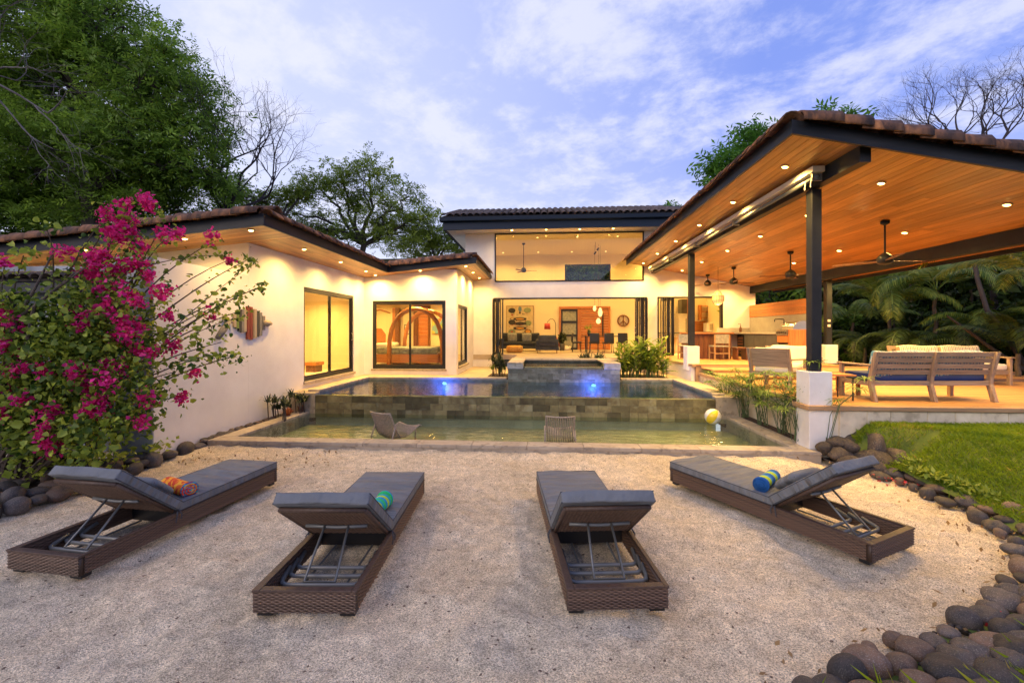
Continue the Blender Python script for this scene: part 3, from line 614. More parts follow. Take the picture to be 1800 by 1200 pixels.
# soffit planks
def plank_run(parent, p, d, s, nrm, length, width, n, L=2.2, mt='plank', th=.02, name='plank', first=0, gap=.006, minL=.5):
    """n courses side by side: p start, d along, s sideways, each course cut into random lengths"""
    w = width/n; d, s, nrm = Vector(d).normalized(), Vector(s).normalized(), Vector(nrm).normalized()
    for i in range(n):
        t = 0; off = random.uniform(.4, 1)*L
        while t < length-1e-6:
            e = min(length, t+(off if t == 0 else L*random.uniform(.8, 1.25)))
            if length-e < minL: e = length
            c = Vector(p)+d*((t+e)/2)+s*(w*(i+.5))+nrm*(random.uniform(-.0015, .0015)+th/2)
            M = Matrix(((d.x, s.x, nrm.x, c.x), (d.y, s.y, nrm.y, c.y), (d.z, s.z, nrm.z, c.z), (0, 0, 0, 1)))
            boxo(name, round(e-t, 2)-.003, w-gap, th, M_[mt], parent, M); t = e
sl_ = Vector((1, 0, .092)).normalized(); up = Vector((-.092, 0, 1)).normalized(); yy = Vector((0, 1, 0))
sof = MB().prism([(-13, CL(-13)+.026), (-4.95, CL(-4.95)+.026), (-4.95, CL(-4.95)+.15), (-13, CL(-13)+.15)], 'y', 7.27, 18.5)
sof.prism([(-4.95, CL(-4.95)+.026), (-2.1, CL(-2.1)+.026), (-2.1, CL(-2.1)+.15), (-4.95, CL(-4.95)+.15)], 'y', 13.33, 18.5)
roofL = sof.build('roof', M_['under'], lw)
soff = MB().box(-6.04, -6.03, 8.45, 8.46, 3.8, 3.81).build('soffit', M_['under'], lw)
plank_run(soff, (-12.5, 7.29, CL(-12.5)), sl_, yy, up, 7.53, 1.11, 11, 2.6)                         # front
plank_run(soff, (-6.04, 8.41, CL(-6.04)), yy, sl_, up, 5.73, 1.09, 11, 2.6)                          # along the long wall
plank_run(soff, (-4.95, 13.33, CL(-4.95)), sl_, yy, up, 2.86, .81, 8, 1.9)
plank_run(soff, (-2.86, 14.15, CL(-2.86)), yy, sl_, up, 4.2, .76, 8, 2.1)
# fascia boards
fa = MB().prism([(-13, FL(-13)), (-4.93, FL(-4.93)), (-4.93, FL(-4.93)+.21), (-13, FL(-13)+.21)], 'y', 7.24, 7.28)
fa.build('fascia', M_['fascia'], lw)
MB().box(-4.97, -4.93, 7.281, 13.30, FL(-4.93), FL(-4.93)+.21).build('fascia', M_['fascia'], lw)
MB().prism([(-4.93, FL(-4.93)), (-2.07, FL(-2.07)), (-2.07, FL(-2.07)+.19), (-4.93, FL(-4.93)+.21)], 'y', 13.301, 13.34).build('fascia', M_['fascia'], lw)
MB().box(-2.11, -2.07, 13.341, 17.3, FL(-2.07), FL(-2.07)+.19).build('fascia', M_['fascia'], lw)
# barrel tiles along the edges
def barrel(L, r0, r1, th=.014, n=7, arc=PI):
    """half-round tile lying along +x, hollow below"""
    mb = MB(); o = []
    for (x, R) in ((0, r0), (L, r1)):
        for rr in (R, R-th):
            for j in range(n+1):
                t = arc*j/n+(PI-arc)/2; o.append((x, rr*math.cos(t), rr*math.sin(t)*.8))
    k = n+1; f = []
    for j in range(n):
        f += [(j, j+1, 2*k+j+1, 2*k+j), (k+j+1, k+j, 3*k+j, 3*k+j+1), (j+1, j, k+j, k+j+1), (2*k+j, 2*k+j+1, 3*k+j+1, 3*k+j)]
    f += [(0, 2*k, 3*k, k), (n, k+n, 3*k+n, 2*k+n)]
    return mb.add(o, f)
BR = []
for i in range(3):
    me = barrel(.44+.02*i, .115, .092).mesh('tile', True); me.materials.append(M_['tile']); BR.append(me)
BRd = []
for i in range(3):
    me = barrel(.44+.02*i, .10, .085).mesh('tile', True); me.materials.append(M_['tiledark']); BRd.append(me)
def tile_line(parent, p0, p1, step, lift, meshes, roll=0, name='tile', wob=.02, scale=1):
    """overlapping barrel tiles from p0 (low) to p1 (high)"""
    p0, p1 = Vector(p0), Vector(p1); d = (p1-p0); n = max(1, int(d.length/step)); d.normalize()
    side = Vector((0, 0, 1)).cross(d).normalized(); u = d.cross(side)
    R = Matrix(((d.x, side.x, u.x, 0), (d.y, side.y, u.y, 0), (d.z, side.z, u.z, 0), (0, 0, 0, 1)))
    for i in range(n):
        c = p0+d*(i*step)+u*(lift+random.uniform(-.004, .004))
        M = Matrix.Translation(c) @ R @ Matrix.Rotation(roll+random.uniform(-wob, wob), 4, 'X') @ Matrix.Rotation(random.uniform(-.02, .01)+.035, 4, 'Y') @ Matrix.Diagonal((*(scale if hasattr(scale, '__len__') else (scale,)*3), 1))
        inst(name, random.choice(meshes), parent, M)
def rake(parent, xa, ya, xb, yb, zf, h, meshes, sc=1.0):
    """verge: a course of barrels lapping over the fascia and a second one set behind, higher"""
    A = Vector((xa, ya, zf(xa)+h)); B = Vector((xb, yb, zf(xb)+h))
    tile_line(parent, A+Vector((0, .02, 0)), B+Vector((0, .02, 0)), .36*sc, .0, meshes, 0, scale=(1, 1.9, 2.0))
    tile_line(parent, A+Vector((.15, .22, 0)), B+Vector((.15, .22, 0)), .36*sc, .13, meshes, 0, scale=(1, 1.3, 1.3))
rake(roofL, -12.6, 7.27, -4.93, 7.27, FL, .21, BR)
tile_line(roofL, (-4.93, 7.3, FL(-4.93)+.20), (-4.93, 13.35, FL(-4.93)+.20), .34, .0, BR, 0, scale=1.3)
tile_line(roofL, (-5.12, 7.3, FL(-4.93)+.27), (-5.12, 13.45, FL(-4.93)+.27), .33, .0, BR, 0, scale=1.05)
rake(roofL, -4.85, 13.33, -2.2, 13.33, FL, .195, BR)
tile_line(roofL, (-2.10, 13.35, FL(-2.07)+.19), (-2.10, 17.5, FL(-2.07)+.19), .32, .0, BR, 0, scale=1.2)
for (x, y) in ((-5.4, 7.57), (-5.42, 9.38), (-5.42, 11.15), (-5.45, 12.88), (-5.5, 13.75), (-8.78, 7.6), (-6.75, 7.62), (-10.9, 7.6), (-4.0, 13.78), (-2.5, 13.86), (-2.5, 15.33), (-2.5, 16.9)):
    downlight(lw, x, y, CL(x)-.008, 120 if y > 8.4 else 80, 165, ry=-.09)
# interior lamps of the wing
for (x, y, p) in ((-7.2, 11.2, 90), (-7.2, 12.9, 90)): downlight(lw, x, y, 3.44, p*2, 150, glow='lampu')
for (x, y, p) in ((-6.6, 15.5, 90), (-4.6, 15.4, 90), (-4.6, 17.2, 90), (-6.8, 17.2, 80)): downlight(lw, x, y, 3.61, p*2.2, 150, glow='lampu')
# low garden wall that carries on from the long wall
gw = MB().box(-6.72, WX, 6.25, 8.408, 0, 3.22).build('garden_wall', M_['white'])
tag(gw, 'white garden wall with grey weathered end face beside the bougainvillea', 'wall')
MB().box(-6.715, WX-.005, 6.235, 6.25, 0, 3.215).build('end_face', M_['greywall'], gw)
cw = MB().box(-13, -6.73, 7.0, 7.15, 0, 3.22).build('concrete_wall', M_['greywall'])
tag(cw, 'streaked grey concrete wall rising behind the small tiled roof', 'wall')
tr = thing('tiled_shelter', 'dark shelter with a low tiled roof behind the bougainvillea', 'shelter', (-9, 6.6, 0))
MB().box(-12.5, -7.35, 6.75, 6.9, 0, 2.85).build('wall', M_['greywall'], tr)
MB().box(-12.5, -7.35, 6.5, 6.56, 2.70, 2.88).build('fascia', M_['black'], tr)
shr = MB().prism([(6.45, 2.88), (6.98, 3.02), (6.98, 3.06), (6.45, 2.92)], 'x', -12.5, -7.35).build('roof', M_['under'], tr)
for i in range(26):
    x = -12.4+i*.2
    inst('tile', random.choice(BRd), shr, T(x, 6.36, 2.92, PI/2, 0, 0) @ Matrix.Rotation(-.25, 4, 'Y') @ Matrix.Scale(1.05, 4))
for x in (-12.2, -10.6, -9.0, -7.5): bx('post', M_['black'], tr, x, x+.12, 6.5, 6.62, 0, 2.70)
# ------------------------------------------------------------------ main house
FY = 17.7
mh = thing('main_house', 'tall white main house with wide upper window and tiled eave', 'house', (1, 20, 0))
ZF = 1.10
w = MB().box(-3.21, -2.02, FY, FY+.2, .3, 6.22).box(-2.02, 4.25, FY, FY+.2, 3.46, 4.12).box(-2.02, -1.97, FY, FY+.2, 4.12, 6.22).box(4.13, 4.67, FY, FY+.2, 4.12, 6.22).box(4.25, 4.67, FY, FY+.2, .3, 4.12)
w.box(-1.97, 4.13, FY, FY+.2, 6.14, 6.22)
w.box(-3.21, -3.01, FY+.2, 23.0, .3, 6.22)
w.build('wall', M_['white'], mh)
# kitchen front wall under the pavilion, top follows its ceiling
def CP(x): return 4.855-.205*(x-3.42)
w = MB().prism([(4.67, 3.47), (8.5, 3.47), (8.5, CP(8.5)-.01), (4.67, CP(4.67)-.01)], 'y', FY, FY+.2).box(7.24, 8.5, FY, FY+.2, .3, 3.47).box(5.95, 7.24, FY, FY+.2, .3, 1.92)
w.build('wall', M_['white'], mh)
MB().box(4.332, 4.340, FY-.006, FY, 1.1, 4.6).build('joint_strip', M_['pillar'], mh)
# interior shell
MB().box(-3.0, 8.5, FY-.01, 23.0, .9, ZF).build('living_floor', M_['floor'], mh)
w = MB().box(-3.0, 8.6, 22.8, 23.0, ZF, 4.72).box(-3.0, 1.2, 22.8, 23.0, 4.72, 5.62).box(3.6, 8.6, 22.8, 23.0, 4.72, 5.62).box(-3.0, 8.6, 22.8, 23.0, 5.62, 6.2)
w.box(8.5, 8.6, FY+.2, 22.8, ZF, 3.9).box(8.4, 8.6, 20.5, 22.8, 3.9, 6.1)
w.build('inner_wall', M_['inside'], mh)
MB().box(4.72, 8.5, FY+.2, 20.6, 3.62, 3.70).build('kitchen_ceiling', M_['ceil'], mh)
MB().box(4.72, 4.80, FY+.2, 20.6, 3.70, 6.1).build('inner_wall', M_['inside'], mh)
MB().box(4.80, 8.4, 20.5, 20.6, 3.70, 6.1).build('inner_wall', M_['inside'], mh)
MB().box(-3.0, 8.4, FY+.2, 22.8, 6.12, 6.2).build('living_ceiling', M_['ceil'], mh)
cw_ = MB().box(1.2, 3.6, 22.82, 22.9, 4.72, 4.79).box(1.2, 3.6, 22.82, 22.9, 5.55, 5.62).box(1.2, 1.27, 22.82, 22.9, 4.79, 5.55).box(3.53, 3.6, 22.82, 22.9, 4.79, 5.55).build('window', M_['black'], mh)
MB().box(1.27, 3.53, 22.85, 22.86, 4.79, 5.55).build('pane', M_['glass'], cw_)
# upper window: one thin black frame, panes meeting in silicone joints
uf = MB(); x0, x1, z0, z1 = -1.97, 4.13, 4.12, 6.14
uf.box(x0, x1, FY-.03, FY+.06, z1-.05, z1).box(x0, x1, FY-.03, FY+.06, z0, z0+.05).box(x0, x0+.05, FY-.03, FY+.06, z0+.05, z1-.05).box(x1-.05, x1, FY-.03, FY+.06, z0+.05, z1-.05)
uf = uf.build('upper_window', M_['black'], mh)
for i in range(5):
    a = x0+.05+i*(x1-x0-.1)/5; b = x0+.05+(i+1)*(x1-x0-.1)/5
    MB().box(a+.002, b-.002, FY+.01, FY+.02, z0+.05, z1-.05).build('pane', M_['glass2'], uf)
# living room opening
of = MB().box(-2.02, 4.25, FY-.04, FY+.12, 3.40, 3.458).box(-2.02, -1.97, FY-.04, FY+.12, ZF, 3.40).box(4.20, 4.25, FY-.04, FY+.12, ZF, 3.40)
of.build('opening_frame', M_['black'], mh)
def folded(parent, x, n, step, open_x, side):
    """stack of folded glass leaves"""
    for i in range(n):
        xx = x+i*step*side; a = (PI/2-.12*(1 if i % 2 else -1)); M = T(xx, FY-.04, 0, a*(-1))
        f = MB().box(0, .62, -.02, .02, ZF+.02, ZF+.12).box(0, .62, -.02, .02, 3.28, 3.38).box(0, .07, -.02, .02, ZF+.12, 3.28).box(.55, .62, -.02, .02, ZF+.12, 3.28).build('folding_door', M_['black'], parent, M)
        MB().box(.07, .55, -.004, .004, ZF+.12, 3.28).build('pane', M_['glass'], f, M)
        if i == n-1: MB().tube([(.6, -.04, 2.0), (.6, -.08, 2.03), (.6, -.08, 2.2), (.6, -.04, 2.23)], .012, 6).build('handle', M_['steelapp'], f, M)
folded(mh, -1.90, 4, .085, 0, 1); folded(mh, 4.12, 5, .085, 0, -1)
of = MB().box(4.67, 7.24, FY-.04, FY+.12, 3.41, 3.468).box(4.67, 4.72, FY-.04, FY+.12, ZF, 3.41).box(7.15, 7.24, FY-.04, FY+.12, 1.92, 3.41).build('opening_frame', M_['black'], mh)
folded(mh, 4.79, 5, .085, 0, 1)
# eave: white soffit, navy fascia and gutter, barrel roof
MB().box(-3.86, 8.4, 16.75, FY, 6.16, 6.22).box(-3.86, -3.21, FY, 22.9, 6.16, 6.22).build('soffit', M_['white'], mh)
MB().box(-3.9, 8.4, 16.68, 16.75, 6.08, 6.40).build('fascia', M_['navy'], mh)
MB().prism([(16.50, 6.40), (16.68, 6.36), (16.68, 6.54), (16.48, 6.54)], 'x', -4.02, 8.4).build('gutter', M_['navy'], mh)
MB().box(-3.94, -3.88, 16.76, 23, 6.1, 6.4).build('fascia', M_['navy'], mh)
rf = MB().prism([(16.62, 6.50), (21.2, 8.05), (21.2, 8.15), (16.62, 6.60)], 'x', -3.95, 8.4).build('roof', M_['under'], mh)
RT = barrel(.52, .13, .10, n=5).mesh('tile', True); RT.materials.append(M_['tileroof'])
pitch = math.atan2(1.55, 4.58)
for i in range(36):
    for j in range(8):
        x = -3.85+i*.262; t = j*.45
        if i % 36 >= 36: continue
        M = T(x, 16.52+t*math.cos(pitch), 6.585+t*math.sin(pitch), PI/2) @ Matrix.Rotation(-pitch-.03+random.uniform(-.012, .012), 4, 'Y') @ Matrix.Rotation(random.uniform(-.05, .05), 4, 'X')
        inst('tile', RT, rf, M)
for x in (-1.22, .16, 1.5, 2.82): downlight(mh, x, 17.2, 6.158, 60, 160)
for y in (18.4, 21.8):
    for x in (-2.0, -.2, 1.5, 3.2): downlight(mh, x, y, 6.115, 120, 150, glow='lampu', r=.05)
for (x, y) in ((5.4, 18.6), (7.0, 18.6), (5.4, 20.0), (7.0, 20.0), (5.6, 22.0), (7.4, 22.0)): downlight(mh, x, y, 3.61 if y < 20.5 else 6.11, 190, 150, glow='lampu')
# raised terrace before the living room and three stone steps
tag(MB().box(-1.03, 4.3, 15.9, FY-.012, .602, ZF-.004).build('terrace', M_['floor']), kind='structure')
st = thing('stone_steps', 'pale stone steps climbing beside the white deck wall', 'steps', (4.0, 15.2, .6))
for k in range(3): bx('step', M_['coping'], st, 3.55, 4.28, 14.95+.3*k, 15.895, .602+.125*k, .722+.125*k, .008)
# ------------------------------------------------------------------ pavilion
pv = thing('pavilion', 'open pavilion with sloping teak ceiling, steel posts and tiled roof edge', 'pavilion', (6, 12, .6))
def FP(x): return 4.77-.205*(x-3.42)
PX0, PX1, PY0, PY1 = 3.42, 9.2, 6.11, 17.68
slp = Vector((1, 0, -.205)).normalized(); upp = Vector((.205, 0, 1)).normalized()
rfp = MB().prism([(PX0+.03, CP(PX0+.03)+.026), (PX1-.03, CP(PX1-.03)+.026), (PX1-.03, CP(PX1)+.1), (PX0+.03, CP(PX0)+.1)], 'y', PY0+.03, PY1).build('roof', M_['under'], pv)
cl = MB().box(6, 6.1, 12, 12.1, CP(6)+.03, CP(6)+.04).build('ceiling', M_['under'], pv)
plank_run(cl, (PX0+.03, PY0+.045, CP(PX0+.03)), yy, slp, upp, PY1-PY0-.05, (PX1-PX0-.06)/slp.x, 52, 2.9, minL=.9)
fa = MB().prism([(PX0, FP(PX0)), (PX1, FP(PX1)), (PX1, FP(PX1)+.19), (PX0, FP(PX0)+.19)], 'y', PY0, PY0+.04).build('fascia', M_['fascia'], pv)
MB().box(PX0, PX0+.04, PY0+.041, PY1, FP(PX0), FP(PX0)+.19).build('fascia', M_['fascia'], pv)
MB().box(PX1-.04, PX1, PY0+.041, PY1, FP(PX1), FP(PX1)+.14).build('fascia', M_['fascia'], pv)
A = Vector((PX1, PY0+.02, FP(PX1)+.20)); B = Vector((PX0, PY0+.02, FP(PX0)+.20))
tile_line(rfp, A+Vector((0, .03, -.01)), B+Vector((0, .03, -.01)), .38, -.01, BR, 0, scale=(1.05, 2.0, 2.5))
tile_line(rfp, A+Vector((.2, .27, 0)), B+Vector((.05, .27, 0)), .38, .19, BR, 0, scale=(1.05, 1.4, 1.4))
tile_line(rfp, (PX0+.02, PY0, FP(PX0)+.19), (PX0+.02, PY1, FP(PX0)+.19), .36, .0, BR, 0, scale=1.4)
tile_line(rfp, (PX0+.2, PY0+.1, FP(PX0)+.27), (PX0+.2, PY1, FP(PX0)+.27), .34, .0, BR, 0, scale=1.1)
# beams
BXL = 4.42
MB().prism([(BXL, CP(BXL)-.235), (BXL+.15, CP(BXL)-.235), (BXL+.15, CP(BXL+.15)-.005), (BXL, CP(BXL)-.005)], 'y', 6.28, PY1).build('beam', M_['steel'], pv)
MB().prism([(8.28, CP(8.28)-.28), (8.44, CP(8.28)-.28), (8.44, CP(8.44)-.005), (8.28, CP(8.28)-.005)], 'y', 6.5, PY1).build('beam', M_['steel'], pv)
for (x, y, zb, ztop) in ((4.50, 7.42, .02, 1.40), (4.50, 13.25, .90, 1.62), (8.62, 13.55, 1.1, 1.66)):
    zc = CP(x)-.235 if x < 8 else CP(x)-.01
    bx('post', M_['steel'], pv, x-.08, x+.08, y-.08, y+.08, ztop+.002, zc-.001, .008)
    bx('post_base', M_['pillar'], pv, x-.18, x+.18, y-.18, y+.18, zb, ztop, .008)
# downlights in the ceiling
for x in (3.95, 5.43, 7.3, 8.8):
    for y in (7.25, 9.15, 11.05, 12.95, 14.97, 17.0):
        if (x, y) in ((7.3, 14.97), (8.8, 7.25)): continue
        downlight(pv, x, y, CP(x)-.008, 185, 150, ry=.2)
bx('wall_switch', M_['cream'], pv, 8.56, 8.64, 13.455, 13.468, 2.35, 2.42); bx('wall_switch', M_['cream'], pv, 8.56, 8.64, 13.455, 13.468, 2.2, 2.27)
# rolled shade on the inner side of the left beam
aw = thing('roller_shade', 'long rolled patio shade in a cream cassette under the teak ceiling', 'shade', (4.3, 12, 4.5))
MB().box(4.20, 4.38, 6.95, 17.3, CP(4.2)-.155, CP(4.38)-.03).build('cassette', M_['cream'], aw)
MB().tube([(4.29, 6.98, CP(4.3)-.195), (4.29, 17.3, CP(4.3)-.195)], .035, 10).build('roller', M_['tubegrey'], aw, smooth=True)
for y in (7.0, 9.8, 12.2, 14.6, 17.2):
    bx('bracket', M_['steelapp'], aw, 4.22, 4.37, y, y+.03, CP(4.3)-.26, CP(4.3)-.14)
for y in (7.05, 7.2): MB().tube([(4.24, y, CP(4.3)-.2), (4.24, y+.02, CP(4.3)-.34)], .009, 6).build('pull_cord', M_['cream'], aw)
# ------------------------------------------------------------------ decks
DZ = .86
dk = thing('timber_deck', 'honey coloured timber deck with two levels and stepped front', 'deck', (7, 10, .6))
DX0, DX1, DY0_ = 4.53, 12.2, 7.20
def boards(parent, x0, x1, y0, y1, z, w=.14, nm='deck_board', mt='deck', cut=3.6):
    n = round((y1-y0)/w); w = (y1-y0)/n
    for i in range(n):
        a = x0; first = random.uniform(.4, 1)*cut
        while a < x1-1e-6:
            b = min(x1, a+(first if a == x0 else cut*random.uniform(.8, 1.2)))
            if x1-b < .8: b = x1
            boxo(nm, round(b-a, 2)-.004, w-.006, .028, M_[mt], parent, T((a+b)/2, y0+w*(i+.5), z-.014+random.uniform(-.001, .001))); a = b
boards(dk, DX0+.12, DX1, DY0_+.13, 11.0, DZ, cut=4.5)
bx('nosing', M_['nosing'], dk, DX0, DX1, DY0_-.02, DY0_+.125, DZ-.075, DZ+.003, .01)
bx('nosing', M_['nosing'], dk, DX0, DX0+.115, DY0_+.13, 12.9, DZ-.075, DZ+.003, .01)
bx('nosing', M_['nosing'], dk, 4.27, DX0-.003, 7.18, 7.66, DZ-.075, DZ+.003, .01)
MB().box(DX0+.05, DX1, DY0_+.05, 12.9, .1, DZ-.078).build('deck_frame', M_['limestone'], dk)
x = DX0+.25
while x < DX1:
    L_ = random.uniform(.35, .6); bx('base_stone', M_['limestone'], dk, x, min(x+L_-.006, DX1), DY0_+.02, DY0_+.06, .3, DZ-.08, .006); x += L_
# three risers and the upper deck
for k, (y, z) in enumerate(((11.0, .94), (11.86, 1.02))):
    bx('riser', M_['nosing'], dk, 4.6, DX1, y+.02, y+.045, z-.08, z-.03)
    for q in range(6): bx('step_tread', M_['deck'], dk, 4.6, DX1, y+q*.146, y+q*.146+.14, z-.028, z, .004)
bx('riser', M_['nosing'], dk, 4.6, DX1, 12.72, 12.745, 1.02, 1.07)
boards(dk, 4.42, 8.5, 12.75, FY-.02, 1.10, cut=4.6)
MB().box(4.48, 8.5, 12.8, FY-.03, .5, 1.068).build('deck_frame', M_['nosing'], dk)
MB().prism([(4.36, 12.74), (4.46, 12.74), (4.34, FY-1.0), (4.24, FY-1.0)], 'z', 1.03, 1.103).build('nosing', M_['nosing'], dk)
sw = MB().prism([(4.38, 12.9), (4.475, 12.9), (4.475, FY-.05), (4.30, FY-.05)], 'z', .3, 1.028).build('retaining_wall', M_['white'])
tag(sw, 'low white retaining wall under the upper deck edge', 'wall')
tag(MB().box(8.5, 14, 12.9, 20, .2, .70).build('side_path', M_['soil']), kind='structure')
# outdoor kitchen
ok = thing('outdoor_kitchen', 'outdoor kitchen with grey counter, tall teak backed screen wall', 'kitchen', (8, 15.5, 1.1))
MB().box(8.28, 8.42, 13.75, FY-.01, 1.1, 2.62).build('screen_wall', M_['splash'], ok)
for k in range(4): bx('panel_board', M_['wood'], ok, 8.262, 8.425, 13.75, FY-.02, 2.622+k*.12, 2.738+k*.12, .003)
bx('counter_top', M_['counter'], ok, 7.52, 8.275, 14.25, FY-.02, 1.97, 2.03, .006)
bx('counter_top', M_['counter'], ok, 6.98, 7.515, 16.9, FY-.02, 1.97, 2.03, .006)
bx('counter_leg', M_['counter'], ok, 6.98, 7.04, 16.92, FY-.03, 1.1, 1.968)
bx('upstand', M_['counter'], ok, 7.0, 8.25, FY-.06, FY-.03, 2.032, 2.2)
for k in range(3): bx('cabinet_door', M_['greycab'], ok, 7.57, 7.62, 14.28+k*.78, 15.05+k*.78, 1.2, 1.965, .004)
MB().box(7.63, 8.2, 14.26, 16.62, 1.2, 1.96).build('carcass', M_['greycab'], ok)
wf = MB().box(7.58, 8.2, 16.68, 17.2, 1.12, 1.94).build('wine_fridge', M_['black'], ok)
for k in range(6): bx('shelf', M_['wood'], wf, 7.572, 7.58, 16.74, 17.14, 1.24+k*.11, 1.26+k*.11)
bx('end_panel', M_['woodz'], ok, 7.50, 8.28, 13.52, 13.60, 1.1, 2.12)
bx('drawer_front', M_['wood'], ok, 7.50, 7.56, 13.62, 14.22, 1.72, 1.93)
MB().box(7.6, 8.25, 13.62, 14.22, 1.1, 1.70).build('carcass', M_['greycab'], ok)
MB().tube([(8.0, 14.75, 2.03), (8.0, 14.75, 2.45), (7.98, 14.75, 2.47), (7.72, 14.75, 2.47), (7.70, 14.75, 2.45), (7.70, 14.75, 2.38)], .014, 8).build('faucet', M_['black'], ok)
gr = thing('gas_grill', 'stainless built in grill with arched hood and row of knobs', 'grill', (7.85, 13.92, 1.93))
hood = []
for t in range(9): a = PI*t/8; hood.append((7.95+.30*math.cos(PI-a)*1.0, 2.12+.27*math.sin(a)))
MB().prism(hood, 'y', 13.62, 14.24).build('hood', M_['steelapp'], gr)
MB().box(7.48, 8.25, 13.62, 14.24, 1.94, 2.115).build('body', M_['steelapp'], gr)
MB().tube([(7.60, 13.68, 2.28), (7.60, 14.18, 2.28)], .014, 8).build('handle', M_['steelapp'], gr)
for k in range(5): MB().lathe([(.028, 0), (.022, .03)], 10, M=T(7.478, 13.70+k*.115, 2.03) @ Matrix.Rotation(-PI/2, 4, 'Y')).build('knob', M_['black'], gr)
tr2 = thing('soap_pump', 'dark soap pump bottle by the back wall of the grill counter', 'bottle', (7.75, 17.3, 2.03))
MB().lathe([(.05, 0), (.055, .16), (.02, .2), (.018, .26)], 12, (7.75, 17.3, 2.03)).build('bottle', M_['darkwood'], tr2, smooth=True)
MB().tube([(7.75, 17.3, 2.28), (7.75, 17.3, 2.36), (7.66, 17.3, 2.36)], .01, 6).build('pump', M_['black'], tr2)
# ------------------------------------------------------------------ sun loungers
_wv = {}
def woven(L, H, depth=.045):
    """a panel with woven strands standing proud on both faces"""
    k = (round(L, 2), round(H, 2))
    if k in _wv: return _wv[k]
    px, rh = .030, .0125; nr = max(1, round(H/rh)); rh = H/nr; us = np.linspace(-L/2, L/2, int(L/px*4)+1); vt = np.array([.04, .3, .5, .7, .96])
    Vs, Fs, R_ = [], [], []; b = 0
    for sd in (-1, 1):
        for r in range(nr):
            vs = -H/2+(r+vt)*rh; U, Vv = np.meshgrid(us, vs); t = (Vv-(-H/2+r*rh))/rh
            O = depth/2-.004+.0045*np.sin(PI*t)+.0035*np.sin(PI*U/px+PI*r)
            Vs.append(np.stack([U, sd*O, Vv], -1).reshape(-1, 3)); n, m = len(us), len(vs); i = np.arange((n-1)*(m-1)); a = (i//(n-1))*n+i % (n-1)+b
            q = np.stack([a, a+1, a+n+1, a+n], 1); Fs.append(q if sd < 0 else q[:, ::-1]); R_.append(np.clip(.5+.5*np.sin(PI*(us[:-1][i % (n-1)]+px*.1)/px+PI*r)*.5+rng.normal()*.18, 0, 1)); b += n*m
    V = np.concatenate(Vs); F = np.concatenate(Fs); mb = MB().box(-L/2, L/2, -depth/2+.006, depth/2-.006, -H/2, H/2); bv, bf = np.array(mb.v), np.array(mb.f)
    R_.append(np.zeros(len(bf))); F = np.concatenate([F, bf+len(V)]); V = np.concatenate([V, bv]); me = arr_mesh('panel', V, F, M_['strand'], np.concatenate(R_)); me.polygons.foreach_set('use_smooth', [True]*len(me.polygons)); _wv[k] = me; return me
